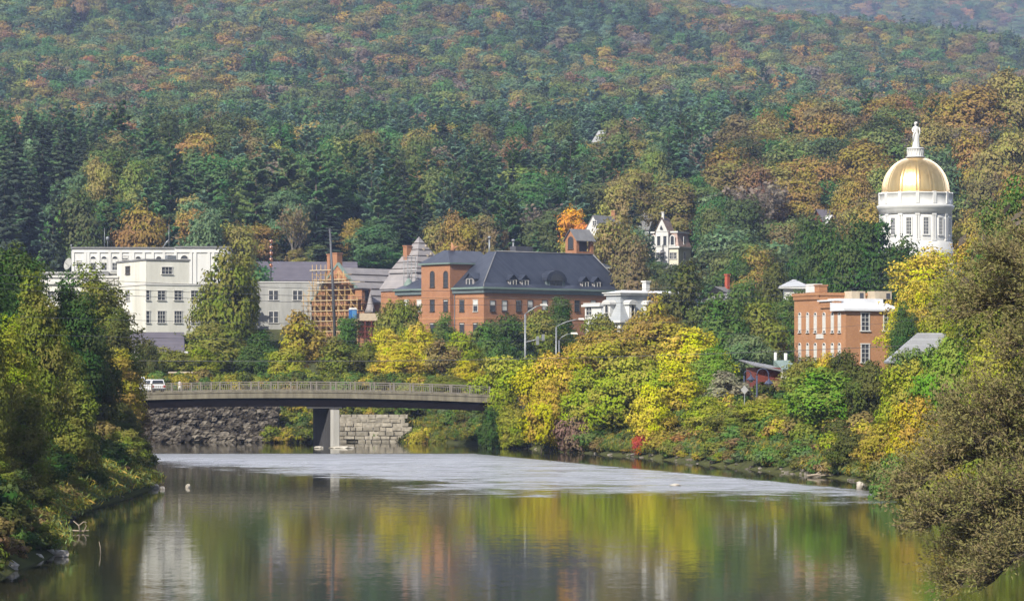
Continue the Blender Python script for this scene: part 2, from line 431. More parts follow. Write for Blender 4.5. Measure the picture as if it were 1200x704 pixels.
def place_tree(x, y, H, W, kind, color, name='broadleaf_tree', idx=None, z=None, rz=None):
    """H height of the crown's top over the ground, W crown width; returns the root"""
    lst = PROTO[kind]; i = rng.randrange(len(lst)) if idx is None else idx % len(lst)
    cm, tm, h0, r0 = lst[i]
    if kind in ('near', 'bank', 'raised') and H/W > 1.5: return place_tree(x, y, H, W, 'tall', color, name, idx, z, rz)
    H *= 1.06
    H = max(H, .42*W*h0/(2*r0)); W = max(W, .62*H*2*r0/h0)
    zg = ground(x, y)-.15 if z is None else z
    root = empty(name, (x, y, zg), rng.uniform(0, 6.28) if rz is None else rz)
    sx = W/(2*r0); sz = H/h0
    root.scale = (sx, sx, sz)
    for nm, me in (('trunk', tm), ('crown', cm)):
        o = bpy.data.objects.new(nm, me); col.objects.link(o); o.parent = root
        if nm == 'crown': o.color = (*color, 1)
    return root
# ------------------------------------------------------------------ terrain sheets
def sheet(name, xs_of, ys, m, kind='structure'):
    vs = []; fs = []; nx = None
    for j, y in enumerate(ys):
        row = xs_of(y); nx = len(row)
        for x in row: vs.append((x, y, ground(x, y)))
    for j in range(len(ys)-1):
        for i in range(nx-1): a = j*nx+i; fs.append((a, a+1, a+nx+1, a+nx))
    mb = MB(); mb.v = vs; mb.f = fs; mb.smooth = [True]*len(fs)
    return tag(mb.build(name, m), kind=kind)
def seq(a, b, s): 
    r = []; 
    while a < b: r.append(a); a += s
    return r+[b]
m, nt, out = nodes_of('soil_and_grass'); b = nt.nodes.new('ShaderNodeBsdfDiffuse'); nt.links.new(b.outputs[0], out.inputs[0])
g = nt.nodes.new('ShaderNodeNewGeometry')
n1 = nt.nodes.new('ShaderNodeTexNoise'); n1.inputs['Scale'].default_value = .5; n1.inputs['Detail'].default_value = 10; n1.inputs['Roughness'].default_value = .7; nt.links.new(g.outputs['Position'], n1.inputs['Vector'])
n2 = nt.nodes.new('ShaderNodeTexNoise'); n2.inputs['Scale'].default_value = .06; nt.links.new(g.outputs['Position'], n2.inputs['Vector'])
c = mix_rgb(nt, math_n(nt, 'MULTIPLY_ADD', n1.outputs['Fac'], 2.4, -.7, clamp=True), (.055,.05,.028), (.10,.11,.035))
c = mix_rgb(nt, math_n(nt, 'MULTIPLY_ADD', n2.outputs['Fac'], 2, -.6, clamp=True), c, (.045,.055,.025))
nt.links.new(c, b.inputs[0]); MATS['soil'] = m
near_rows = seq(-150, 100, 25)+seq(106, 372, 3)[0:]
sheet('riverside_ground', lambda y: seq(-320, -66, 25.4)[:10]+[-66+2.2*i for i in range(61)]+[70+25*i for i in range(11)], near_rows, m)
sheet('hill_ground', lambda y: [(-1+2*i/130)*(max(y, 380)*.30+260) for i in range(131)], seq(372, 1000, 8)+seq(1020, 2400, 22)+seq(2500, 4700, 60), m)

# ------------------------------------------------------------------ water
m, nt, out = nodes_of('river_water'); b = nt.nodes.new('ShaderNodeBsdfPrincipled'); nt.links.new(b.outputs[0], out.inputs[0])
b.inputs['Base Color'].default_value = (.030, .031, .017, 1); b.inputs['IOR'].default_value = 1.333
g = nt.nodes.new('ShaderNodeNewGeometry'); sp = nt.nodes.new('ShaderNodeSeparateXYZ'); nt.links.new(g.outputs['Position'], sp.inputs[0])
xx, yy = sp.outputs[0], sp.outputs[1]
def wn(scale, sx, sy, det=3, rough=.55, dist=0):
    mp = nt.nodes.new('ShaderNodeMapping'); mp.inputs['Scale'].default_value = (sx, sy, 1); nt.links.new(g.outputs['Position'], mp.inputs[0])
    n = nt.nodes.new('ShaderNodeTexNoise'); n.inputs['Scale'].default_value = scale; n.inputs['Detail'].default_value = det; n.inputs['Roughness'].default_value = rough
    n.inputs['Distortion'].default_value = dist
    nt.links.new(mp.outputs[0], n.inputs['Vector']); return n.outputs['Fac']
# ruffled patch of wind-blown water: near and far limits as functions of x, with ragged edges
jit = math_n(nt, 'ADD', math_n(nt, 'MULTIPLY_ADD', wn(1, .05, .04, 5, .65), 70, -35), math_n(nt, 'MULTIPLY_ADD', wn(1, .22, .5, 5, .7), 60, -30))
lo = math_n(nt, 'ADD', math_n(nt, 'MULTIPLY_ADD', math_n(nt, 'MAXIMUM', math_n(nt, 'MULTIPLY', xx, -1), 0), 1.9, 196), jit)     # left side starts farther away
lo = math_n(nt, 'SUBTRACT', lo, math_n(nt, 'MULTIPLY', math_n(nt, 'MAXIMUM', xx, 0), .5))
hi = math_n(nt, 'SUBTRACT', 314, math_n(nt, 'MULTIPLY', math_n(nt, 'MAXIMUM', math_n(nt, 'ADD', xx, 4), 0), 3.1))
m_lo = math_n(nt, 'DIVIDE', math_n(nt, 'SUBTRACT', yy, lo), 40, clamp=True)
m_hi = math_n(nt, 'DIVIDE', math_n(nt, 'SUBTRACT', hi, yy), 5, clamp=True)
streak = math_n(nt, 'MULTIPLY_ADD', wn(1, .10, .40, 10, .8, .5), 5.0, -1.85, clamp=True)
far = math_n(nt, 'DIVIDE', math_n(nt, 'SUBTRACT', yy, 262), 30, clamp=True)
streak = math_n(nt, 'MAXIMUM', streak, math_n(nt, 'MULTIPLY', far, math_n(nt, 'MULTIPLY_ADD', wn(1, .12, .45, 9, .8, .4), 3.4, -.85, clamp=True)))
fade = math_n(nt, 'MULTIPLY_ADD', wn(1, .25, 1.3, 6, .75, .3), 2.6, -.8)      # the ruffled water breaks up into streaks towards the calm reach
m_lo = math_n(nt, 'MULTIPLY_ADD', math_n(nt, 'SUBTRACT', m_lo, fade), 2.2, math_n(nt, 'MULTIPLY', m_lo, .5), clamp=True)
mask = math_n(nt, 'MULTIPLY', math_n(nt, 'MULTIPLY', m_lo, m_hi), streak)
# facet tilt taken straight from noise: tiny on the calm reach, strong where the wind ruffles it
def tilt(scale, sx, sy, seed):
    mp = nt.nodes.new('ShaderNodeMapping'); mp.inputs['Scale'].default_value = (sx, sy, 1); mp.inputs['Location'].default_value = (seed*13.1, seed*7.7, 0); nt.links.new(g.outputs['Position'], mp.inputs[0])
    n = nt.nodes.new('ShaderNodeTexNoise'); n.inputs['Scale'].default_value = scale; n.inputs['Detail'].default_value = 3; n.inputs['Roughness'].default_value = .6; nt.links.new(mp.outputs[0], n.inputs['Vector'])
    return math_n(nt, 'SUBTRACT', n.outputs['Fac'], .5)
ty = math_n(nt, 'ADD', tilt(1, 2.0, 8.0, 1), math_n(nt, 'MULTIPLY', tilt(1, .12, .5, 2), .3))
tx = tilt(1, 3, 6.0, 3)
ky = math_n(nt, 'MULTIPLY_ADD', mask, WATER_ROUGH_AMP, WATER_CALM_AMP)
kx = math_n(nt, 'MULTIPLY_ADD', mask, WATER_ROUGH_AMP*.6, WATER_CALM_AMP*.5)
cb = nt.nodes.new('ShaderNodeCombineXYZ'); nt.links.new(math_n(nt, 'MULTIPLY', tx, kx), cb.inputs[0]); nt.links.new(math_n(nt, 'MULTIPLY', ty, ky), cb.inputs[1]); cb.inputs[2].default_value = 1
vn = nt.nodes.new('ShaderNodeVectorMath'); vn.operation = 'NORMALIZE'; nt.links.new(cb.outputs[0], vn.inputs[0]); nt.links.new(vn.outputs[0], b.inputs['Normal'])
nt.links.new(math_n(nt, 'MULTIPLY_ADD', mask, .43, .045), b.inputs['Roughness'])
mb = MB(); mb.add([(-75,-150,0),(60,-150,0),(60,371,0),(-75,371,0)], [(0,1,2,3)])
tag(mb.build('river_water', m), kind='structure')

# ------------------------------------------------------------------ world, sun, camera, haze
w = bpy.data.worlds.new('World'); scene.world = w; w.use_nodes = True
nt = w.node_tree; bg = nt.nodes['Background']; st = nt.nodes.new('ShaderNodeTexSky'); st.sky_type = 'NISHITA'; st.sun_disc = False
SUN_AZ = 30; SUN_EL = 38          # the sun stands behind the camera, this many degrees to its left
sd = Vector((-math.sin(R(SUN_AZ))*math.cos(R(SUN_EL)), -math.cos(R(SUN_AZ))*math.cos(R(SUN_EL)), math.sin(R(SUN_EL))))
st.sun_elevation = R(SUN_EL); st.sun_rotation = math.atan2(sd.x, sd.y) % (2*math.pi); st.air_density = 1.0; st.dust_density = 2.0; st.ozone_density = 1.5
# broken white cloud over the whole sky, thicker towards the horizon
tcw = nt.nodes.new('ShaderNodeTexCoord'); mpw = nt.nodes.new('ShaderNodeMapping'); mpw.inputs['Scale'].default_value = (1, 1, 3.2); nt.links.new(tcw.outputs['Generated'], mpw.inputs[0])
cn = nt.nodes.new('ShaderNodeTexNoise'); cn.inputs['Scale'].default_value = 2.6; cn.inputs['Detail'].default_value = 7; cn.inputs['Roughness'].default_value = .6; nt.links.new(mpw.outputs[0], cn.inputs['Vector'])
cf = math_n(nt, 'MULTIPLY_ADD', cn.outputs['Fac'], 3.4, CLOUD, clamp=True)
spw = nt.nodes.new('ShaderNodeSeparateXYZ'); nt.links.new(tcw.outputs['Generated'], spw.inputs[0])
# added bright cloud bank low in the north, unseen, to lift the water's reflections
bank = math_n(nt, 'MULTIPLY', math_n(nt, 'MULTIPLY_ADD', spw.outputs[1], 1.8, -.45, clamp=True), math_n(nt, 'MULTIPLY_ADD', spw.outputs[2], -2.2, 2.0, clamp=True))
cf2 = math_n(nt, 'MAXIMUM', math_n(nt, 'MULTIPLY', cf, .85), math_n(nt, 'MULTIPLY', bank, .9))
gain = math_n(nt, 'MULTIPLY_ADD', bank, ADDED_BANK, 1.0)
vm = nt.nodes.new('ShaderNodeVectorMath'); vm.operation = 'SCALE'; vm.inputs[0].default_value = CLOUDCOL; nt.links.new(gain, vm.inputs['Scale'])
nt.links.new(mix_rgb(nt, cf2, st.outputs[0], vm.outputs[0]), bg.inputs[0]); bg.inputs[1].default_value = SKY
su = bpy.data.lights.new('sun', 'SUN'); su.energy = SUN; su.angle = R(.5); su.color = (1, .94, .82)
so = bpy.data.objects.new('sun', su); col.objects.link(so); so.rotation_euler = sd.to_track_quat('Z', 'Y').to_euler(); so.location = (-100, -100, 300)
cam = bpy.data.cameras.new('camera'); co = bpy.data.objects.new('camera', cam); col.objects.link(co)
co.location = (0, 0, CAMZ); co.rotation_euler = (R(90), 0, 0); cam.sensor_width = 36; cam.lens = 36*F/1200; cam.shift_y = 81/1200.0; cam.clip_end = 12000; cam.clip_start = .5
scene.camera = co
if HAZE > 0:
    m, nt, out = nodes_of('air_haze'); v = nt.nodes.new('ShaderNodeVolumePrincipled'); nt.links.new(v.outputs[0], out.inputs['Volume'])
    v.inputs['Color'].default_value = HAZECOL; v.inputs['Density'].default_value = HAZE; v.inputs['Anisotropy'].default_value = 0.1
    mb = MB(); mb.box(-2300, 2300, -400, 5200, -4, 760)
    tag(mb.build('haze', m), kind='stuff')
scene.view_settings.view_transform = 'Standard'; scene.view_settings.look = 'None'; scene.view_settings.exposure = EXPO; scene.view_settings.gamma = 1
cy = scene.cycles; cy.use_denoising = True; cy.denoiser = 'OPENIMAGEDENOISE'; cy.max_bounces = 5; cy.diffuse_bounces = 2; cy.glossy_bounces = 2; cy.transmission_bounces = 3; cy.volume_bounces = 0; cy.transparent_max_bounces = 6
cy.sample_clamp_indirect = 4; cy.caustics_reflective = False; cy.caustics_refractive = False; cy.use_adaptive_sampling = True; cy.adaptive_threshold = .015
PAL = dict(yellow=(.50,.37,.035), gold=(.50,.29,.035), ygreen=(.29,.31,.035), green=(.105,.15,.035), bright=(.20,.32,.03), dgreen=(.05,.085,.022),
           olive=(.19,.185,.05), ochre=(.32,.225,.06), rust=(.26,.115,.045), orange=(.55,.20,.025), brown=(.19,.13,.055), red=(.40,.06,.03),
           pine=(.06,.125,.07), bluepine=(.055,.125,.10), spruce=(.048,.062,.038), purple=(.19,.12,.09), silver=(.24,.22,.15), dolive=(.09,.095,.025),
           amber=(.36,.19,.035), sage=(.13,.17,.07))
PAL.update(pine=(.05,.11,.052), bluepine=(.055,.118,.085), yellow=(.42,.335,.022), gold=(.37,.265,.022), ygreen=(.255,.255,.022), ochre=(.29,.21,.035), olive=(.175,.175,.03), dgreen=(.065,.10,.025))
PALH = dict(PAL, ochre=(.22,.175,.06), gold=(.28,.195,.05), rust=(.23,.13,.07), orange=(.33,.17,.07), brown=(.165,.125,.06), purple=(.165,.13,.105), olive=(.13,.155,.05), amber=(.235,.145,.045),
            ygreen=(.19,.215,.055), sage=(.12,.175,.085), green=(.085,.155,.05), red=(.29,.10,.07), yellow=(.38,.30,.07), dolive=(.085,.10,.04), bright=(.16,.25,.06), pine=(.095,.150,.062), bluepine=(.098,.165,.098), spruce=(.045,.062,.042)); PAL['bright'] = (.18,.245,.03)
WORD = dict(yellow='bright yellow', gold='golden orange', ygreen='yellow-green', green='green', bright='bright green', dgreen='dark green', olive='olive',
            ochre='ochre', rust='rust-red', orange='vivid orange', brown='brown', red='red', pine='deep green', bluepine='blue-green', spruce='blackish green',
            purple='purplish brown', silver='silvery grey-green', dolive='dark olive', amber='amber', sage='pale sage green')
KEY = [
# ---- left bank, near
(22, 292, 74, 225, 'near', 'dgreen', 'broadleaf_tree', 'dense dark green tree, tallest at the left bank edge'),
(-30, 300, 90, 205, 'near', 'dgreen', 'broadleaf_tree', 'dark green tree at the outer edge of the left bank'),
(42, 338, 74, 185, 'near', 'olive', 'broadleaf_tree', 'olive tree with yellowing leaf tips on the left bank, before the tallest tree'),
(84, 335, 70, 228, 'near', 'dgreen', 'broadleaf_tree', 'very dark green tree on the left bank below the power lines'),
(112, 326, 82, 268, 'near', 'olive', 'broadleaf_tree', 'light olive tree on the left bank against the white building'),
(135, 375, 60, 262, 'near', 'dolive', 'broadleaf_tree', 'dark olive tree on the left bank beside the slate roof'),
(138, 418, 56, 258, 'near', 'ochre', 'broadleaf_tree', 'brown-tinged tree on the left bank in front of the white truck'),
(8, 385, 66, 170, 'near', 'ygreen', 'broadleaf_tree', 'yellow-green tree low on the left bank, nearest the left edge'),
(-22, 360, 60, 160, 'near', 'olive', 'broadleaf_tree', 'olive tree leaning in at the left edge of the bank'),
(62, 400, 70, 200, 'near', 'olive', 'broadleaf_tree', 'shaded dark olive tree in the middle of the left bank'),
(108, 405, 74, 232, 'near', 'dolive', 'broadleaf_tree', 'deep green low-branched tree at the centre of the left bank'),
(82, 455, 70, 195, 'near', 'olive', 'broadleaf_tree', 'ochre-brown small tree over the water on the left bank'),
(28, 455, 66, 165, 'near', 'olive', 'broadleaf_tree', 'dark olive low tree above the left shore rocks'),
(158, 470, 34, 262, 'bank', 'brown', 'broadleaf_tree', 'small reddish brown tree overhanging the water by the left bridge end'),
(140, 478, 58, 240, 'bank', 'dolive', 'shrub_tree', 'dark green bushy tree at the point of the left bank'),
(112, 520, 62, 218, 'bank', 'dolive', 'shrub_tree', 'rounded dark olive bush behind the green reeds'),
(72, 545, 58, 188, 'bank', 'olive', 'shrub_tree', 'olive bush leaning over the left shore'),
(25, 560, 66, 152, 'bank', 'dolive', 'shrub_tree', 'broad dark olive bush at the left water edge'),
(-12, 520, 60, 150, 'near', 'olive', 'broadleaf_tree', 'olive tree cut by the left edge just above the shore'),
(45, 600, 46, 146, 'shrub', 'olive', 'shrub', 'grey-olive low shrub next to the flat shore rocks'),
(2, 618, 54, 134, 'shrub', 'green', 'shrub', 'green low shrub in the left corner by the pale boulder'),
(26, 628, 40, 139, 'shrub', 'dolive', 'shrub', 'dark low shrub between the green corner shrub and the flat rocks'),
(138, 540, 50, 226, 'shrub', 'olive', 'shrub', 'feathery olive shrub at the tip of the left bank'),
(98, 562, 46, 196, 'shrub', 'dgreen', 'shrub', 'dark shrub under the left bank trees near the driftwood'),
]+[(600+F*(x_+o_)/y_, HZ-(h_-CAMZ)/y_*F, 46+8*(i_ % 3), y_, 'bank', c_, 'shrub_tree', ('first', 'second', 'third', 'fourth', 'fifth', 'sixth', 'seventh', 'eighth', 'ninth', 'tenth', 'eleventh', 'twelfth')[i_]+' overhanging bush along the left shore, counted from the bank tip')
 for i_, (x_, y_, o_, h_, c_) in enumerate([(-29,236,-1.5,3.6,'dolive'),(-28,226,-2.2,4.4,'olive'),(-27.8,215,-2.0,3.8,'dgreen'),(-27.8,204,-2.4,4.6,'dolive'),(-27.8,194,-2.0,3.6,'olive'),(-27.2,184,-2.3,4.5,'dgreen'),(-26.6,175,-2.0,3.6,'dolive'),(-26,166,-2.2,4.2,'olive'),(-25,158,-2.3,3.6,'dgreen'),(-24,150,-2.4,4.0,'dolive'),(-22.6,142,-2.8,3.3,'olive'),(-22.4,132,-2.9,3.2,'dolive')])]+[
# ---- behind the bridge
(200, 408, 64, 378, 'bank', 'olive', 'broadleaf_tree', 'low olive tree above the bridge railing by the white truck'),
(172, 400, 40, 372, 'bank', 'dolive', 'broadleaf_tree', 'dark olive tree behind the parked white vehicles'),
(264, 306, 30, 425, 'airy', 'olive', 'broadleaf_tree', 'left spire of the tall olive tree before the white building'),
(283, 304, 32, 428, 'poplar', 'olive', 'broadleaf_tree', 'tall olive-green tree rising between the white and grey buildings'),
(246, 340, 40, 430, 'airy', 'olive', 'broadleaf_tree', 'thin olive tree hiding the corner of the white building'),
(252, 380, 92, 402, 'bank', 'olive', 'broadleaf_tree', 'wide round olive tree over the bridge left of centre'),
(232, 412, 60, 380, 'bank', 'ygreen', 'broadleaf_tree', 'low yellow-green bush above the left half of the railing'),
(305, 395, 60, 385, 'bank', 'dgreen', 'broadleaf_tree', 'dark green tree behind the railing left of the pier'),
(352, 372, 66, 392, 'airy', 'ochre', 'broadleaf_tree', 'loose yellowish tree in front of the grey building'),
(335, 410, 60, 375, 'bank', 'ygreen', 'broadleaf_tree', 'low yellow-green tree above the pier'),
(395, 400, 54, 376, 'airy', 'olive', 'broadleaf_tree', 'airy olive tree over the bridge below the scaffolding'),
(406, 374, 40, 432, 'mid', 'green', 'broadleaf_tree', 'fresh green tree below the blue portable toilet'),
(150, 388, 46, 400, 'bank', 'olive', 'broadleaf_tree', 'olive tree at the left end of the slate roof'),
(470, 352, 62, 436, 'bank', 'olive', 'broadleaf_tree', 'soft olive tree at the left corner of the brick building'),
(452, 392, 62, 392, 'bank', 'yellow', 'broadleaf_tree', 'bright yellow tree over the right half of the bridge'),
(492, 382, 58, 384, 'bank', 'yellow', 'broadleaf_tree', 'yellow tree below the brick tower'),
(470, 408, 66, 374, 'bank', 'gold', 'broadleaf_tree', 'golden tree touching the bridge railing'),
(515, 402, 50, 382, 'airy', 'brown', 'broadleaf_tree', 'thin brownish tree below the brick corner'),
(540, 395, 60, 398, 'bank', 'ygreen', 'broadleaf_tree', 'yellow-green tree near the right bridge end'),
(548, 425, 50, 366, 'bank', 'gold', 'broadleaf_tree', 'low gold tree at the right end of the railing'),
(590, 372, 74, 432, 'bank', 'dgreen', 'broadleaf_tree', 'dark green tree hiding the corner of the brick building'),
(570, 385, 60, 410, 'bank', 'green', 'broadleaf_tree', 'green tree left of the tall street lamp'),
(655, 350, 42, 452, 'bank', 'dgreen', 'broadleaf_tree', 'dark tree before the brick long side, left of the mansard house'),
(630, 372, 70, 440, 'bank', 'olive', 'broadleaf_tree', 'olive tree between the two street lamps'),
(520, 372, 40, 440, 'bank', 'green', 'broadleaf_tree', 'small green tree under the brick tower windows'),
(430, 405, 40, 378, 'bank', 'olive', 'broadleaf_tree', 'small olive tree beside the yellow trees on the bridge'),
# ---- under / beside the bridge
(335, 482, 50, 366, 'shrub', 'olive', 'shrub', 'olive shrub between the rubble wall and the pier'),
(352, 492, 36, 362, 'shrub', 'dgreen', 'shrub', 'dark shrub just left of the concrete pier'),
(500, 478, 56, 366, 'shrub', 'green', 'shrub', 'green shrub right of the pale block wall'),
(525, 470, 56, 364, 'bank', 'olive', 'shrub', 'olive shrub beneath the right bridge end'),
(480, 486, 34, 367, 'shrub', 'rust', 'shrub', 'reddish shrub on top of the block wall'),
(425, 474, 60, 372, 'shrub', 'ochre', 'shrub', 'ochre shrub growing above the block wall'),
(300, 474, 60, 374, 'shrub', 'dolive', 'shrub', 'dark shrub above the rubble wall'),
(555, 480, 44, 358, 'shrub', 'green', 'shrub', 'green shrub beside the dark abutment'),
# ---- right bank, front row
(576, 482, 40, 333, 'bank', 'dgreen', 'shrub', 'dark green bush against the last girder of the bridge'),
(600, 476, 50, 332, 'bank', 'ygreen', 'shrub_tree', 'yellow-green bush at the water where the bridge meets the right bank'),
(590, 490, 46, 346, 'shrub', 'green', 'shrub', 'green shrub right of the dark concrete apron'),
(612, 498, 44, 340, 'shrub', 'olive', 'shrub', 'olive shrub under the yellow-green tree by the bridge'),
(586, 446, 44, 336, 'raised', 'ygreen', 'broadleaf_tree', 'lime tree whose left side hangs over the last bridge posts'),
(606, 422, 92, 338, 'raised', 'ygreen', 'broadleaf_tree', 'yellow-green tree covering the right bridge end'),
(655, 414, 90, 330, 'bank', 'gold', 'broadleaf_tree', 'golden tree on the right bank beside the bridge tree'),
(640, 452, 62, 322, 'bank', 'gold', 'broadleaf_tree', 'low golden tree right at the water near the bridge'),
(690, 440, 80, 318, 'bank', 'ygreen', 'broadleaf_tree', 'lime-yellow tree over the grassy shore'),
(740, 418, 98, 314, 'bank', 'ygreen', 'broadleaf_tree', 'wide yellow-green tree in the middle of the right bank'),
(702, 376, 70, 395, 'bank', 'olive', 'broadleaf_tree', 'olive tree at the foot of the mansard house wall'),
(748, 374, 60, 392, 'bank', 'ochre', 'broadleaf_tree', 'ochre tree under the right dormers of the mansard house'),
(712, 388, 96, 350, 'bank', 'ochre', 'broadleaf_tree', 'ochre tree behind the two low street lamps'),
(765, 374, 116, 360, 'bank', 'ochre', 'broadleaf_tree', 'broad brownish ochre tree below the mansard house'),
(682, 402, 60, 362, 'bank', 'gold', 'broadleaf_tree', 'yellow tree at the foot of the curved street lamps'),
(812, 392, 100, 338, 'bank', 'yellow', 'broadleaf_tree', 'bright yellow tree at the centre of the right bank'),
(790, 430, 80, 312, 'bank', 'yellow', 'broadleaf_tree', 'yellow low tree above the red sumac'),
(762, 458, 60, 300, 'bank', 'yellow', 'broadleaf_tree', 'small golden orange tree over the red sumac'),
(845, 355, 86, 400, 'bank', 'green', 'broadleaf_tree', 'green tree below the house with the red chimney'),
(890, 362, 80, 405, 'bank', 'olive', 'broadleaf_tree', 'olive-green tree left of the brick block with white windows'),
(875, 392, 70, 372, 'bank', 'sage', 'broadleaf_tree', 'grey-green tree above the dark red shed'),
(835, 412, 70, 322, 'bank', 'bright', 'broadleaf_tree', 'light green tree right of the bright yellow one'),
(852, 438, 60, 306, 'airy', 'silver', 'bare_tree', 'greyish half-bare tree left of the dark red shed'),
(830, 468, 70, 292, 'bank', 'ygreen', 'broadleaf_tree', 'yellow-green bush below the grey bare tree'),
(868, 478, 66, 284, 'bank', 'olive', 'broadleaf_tree', 'olive bush under the diamond sign'),
(905, 466, 80, 282, 'bank', 'ygreen', 'broadleaf_tree', 'yellow-green tree below the dark red shed'),
(942, 420, 70, 300, 'bank', 'olive', 'broadleaf_tree', 'olive-ochre tree just under the brick block'),
(968, 420, 40, 292, 'bank', 'gold', 'broadleaf_tree', 'small orange-topped tree under the brick block'),
(990, 418, 66, 290, 'bank', 'dolive', 'broadleaf_tree', 'dark olive tree below the white-framed windows'),
(965, 438, 110, 266, 'bank', 'bright', 'broadleaf_tree', 'large bright green tree on the right bank'),
(925, 490, 60, 274, 'bank', 'olive', 'shrub_tree', 'olive bush left of the large bright green tree'),
(1018, 430, 66, 262, 'bank', 'dolive', 'broadleaf_tree', 'dark green tree right of the bright green one'),
(1000, 505, 60, 240, 'bank', 'dolive', 'shrub_tree', 'dark bush above the white shore rock'),
(885, 512, 60, 272, 'shrub', 'brown', 'shrub', 'brown shrub at the right shoreline'),
(815, 505, 60, 292, 'shrub', 'rust', 'shrub', 'rusty shrub on the shore below the yellow trees'),
(752, 507, 17, 300, 'shrub', 'red', 'shrub', 'red sumac shrub on the right shore'),
(780, 506, 50, 296, 'shrub', 'ochre', 'shrub', 'ochre shrub beside the red sumac'),
(676, 492, 34, 316, 'shrub', 'purple', 'shrub', 'dark purplish shrub on the shore near the bridge'),
(700, 502, 50, 314, 'shrub', 'green', 'shrub', 'green shrub on the grassy part of the shore'),
(850, 515, 56, 278, 'shrub', 'olive', 'shrub', 'olive shrub hanging over the shore rocks'),
(945, 525, 60, 258, 'shrub', 'dolive', 'shrub', 'dark shrub over the fallen branches'),
(1032, 500, 60, 225, 'bank', 'ochre', 'broadleaf_tree', 'ochre tree standing at the bend of the right shore'),
# ---- right, behind the foreground willow
(1060, 362, 40, 342, 'bank', 'dgreen', 'broadleaf_tree', 'dark green narrow tree right of the brick block'),
(1050, 392, 16, 362, 'bank', 'ygreen', 'broadleaf_tree', 'thin yellow-green tree against the brick wall corner'),
(1086, 295, 96, 352, 'bank', 'yellow', 'broadleaf_tree', 'big yellow tree below the golden dome'),
(1068, 330, 50, 346, 'bank', 'yellow', 'broadleaf_tree', 'yellow tree overlapping the white flat roof'),
(1142, 280, 66, 372, 'bank', 'gold', 'broadleaf_tree', 'orange-yellow tree right of the domed building'),
(1120, 330, 80, 300, 'bank', 'ygreen', 'broadleaf_tree', 'yellow-green tree above the pale gable roof'),
(1186, 232, 66, 262, 'bank', 'green', 'broadleaf_tree', 'green tree at the upper right edge'),
(1160, 300, 90, 230, 'bank', 'olive', 'broadleaf_tree', 'olive tree behind the willow top'),
(1064, 425, 84, 245, 'bank', 'ygreen', 'broadleaf_tree', 'orange-green tree below the pale gable roof'),
(1110, 410, 96, 225, 'bank', 'bright', 'broadleaf_tree', 'bright green tree below the gable, behind the willow'),
(1165, 400, 90, 205, 'bank', 'ygreen', 'broadleaf_tree', 'yellow-green tree among the willow branches'),
(1070, 468, 70, 218, 'bank', 'gold', 'broadleaf_tree', 'orange tree at the water behind the willow tips'),
(1120, 490, 90, 195, 'bank', 'ochre', 'broadleaf_tree', 'ochre tree deep behind the willow'),
(1180, 480, 90, 170, 'bank', 'olive', 'broadleaf_tree', 'olive tree behind the willow at the right edge'),
(1048, 540, 50, 205, 'shrub', 'green', 'shrub', 'fresh green shrub at the shore left of the willow'),
(1100, 560, 70, 180, 'shrub', 'olive', 'shrub', 'olive shrub at the shore behind the willow'),
# ---- town trees
(1114, 384, 44, 272, 'bank', 'ygreen', 'broadleaf_tree', 'yellow-green tree covering the right end of the pale sloping roof'),
(926, 343, 62, 424, 'bank', 'green', 'broadleaf_tree', 'green tree between the hip roof and the orange brick block'),
(1072, 408, 74, 276, 'bank', 'green', 'broadleaf_tree', 'green tree directly under the pale sloping roof'),
(802, 318, 74, 436, 'airy', 'dolive', 'broadleaf_tree', 'open dark olive tree in front of the white mansard house'),
(770, 352, 40, 420, 'airy', 'ochre', 'broadleaf_tree', 'thin ochre tree at the right dormer of the mansard house'),
(972, 279, 66, 470, 'mid', 'dgreen', 'broadleaf_tree', 'dark green spreading tree left of the white drum'),
(1022, 264, 80, 466, 'mid', 'dgreen', 'broadleaf_tree', 'dark green tree at the foot of the golden dome'),
(1058, 286, 44, 466, 'mid', 'dgreen', 'broadleaf_tree', 'small dark green tree right against the white drum base'),
(1000, 290, 70, 452, 'mid', 'dgreen', 'broadleaf_tree', 'dark green tree above the white flat roof'),
(905, 320, 60, 462, 'mid', 'dolive', 'broadleaf_tree', 'dark olive tree left of the grey hip roof'),
(872, 330, 50, 455, 'mid', 'green', 'broadleaf_tree', 'green tree right of the red chimney house'),
(866, 238, 72, 602, 'mid', 'dolive', 'broadleaf_tree', 'large dark olive tree right of the white tower house'),
(862, 300, 50, 560, 'mid', 'dgreen', 'broadleaf_tree', 'dark green tree below the large olive one'),
(898, 205, 96, 640, 'bare', 'purple', 'bare_tree', 'tall purplish brown nearly bare tree with pale stems'),
(870, 225, 60, 665, 'mid', 'yellow', 'broadleaf_tree', 'yellow tree beside the bare pale-stemmed tree'),
(935, 208, 74, 648, 'mid', 'amber', 'broadleaf_tree', 'amber tree between the bare tree and the red gabled house'),
(925, 272, 60, 600, 'mid', 'brown', 'broadleaf_tree', 'brown tree below the amber one'),
(880, 190, 70, 700, 'mid', 'olive', 'broadleaf_tree', 'olive tree behind the purplish bare tree'),
(960, 165, 92, 720, 'mid', 'sage', 'broadleaf_tree', 'pale green maple left of the statue'),
(1010, 168, 84, 690, 'mid', 'amber', 'broadleaf_tree', 'amber-brown tree just left of the golden dome'),
(975, 118, 72, 790, 'mid', 'brown', 'broadleaf_tree', 'dark brown round tree on the knoll left of the statue'),
(1015, 110, 50, 830, 'midpine', 'pine', 'pine_tree', 'dark pine on the knoll beside the red tree'),
(1054, 118, 46, 850, 'mid', 'red', 'broadleaf_tree', 'red tree behind the statue'),
(1050, 112, 40, 880, 'mid', 'rust', 'broadleaf_tree', 'rust tree behind the red one by the statue'),
(1135, 108, 104, 740, 'mid', 'amber', 'broadleaf_tree', 'great amber tree right of the statue'),
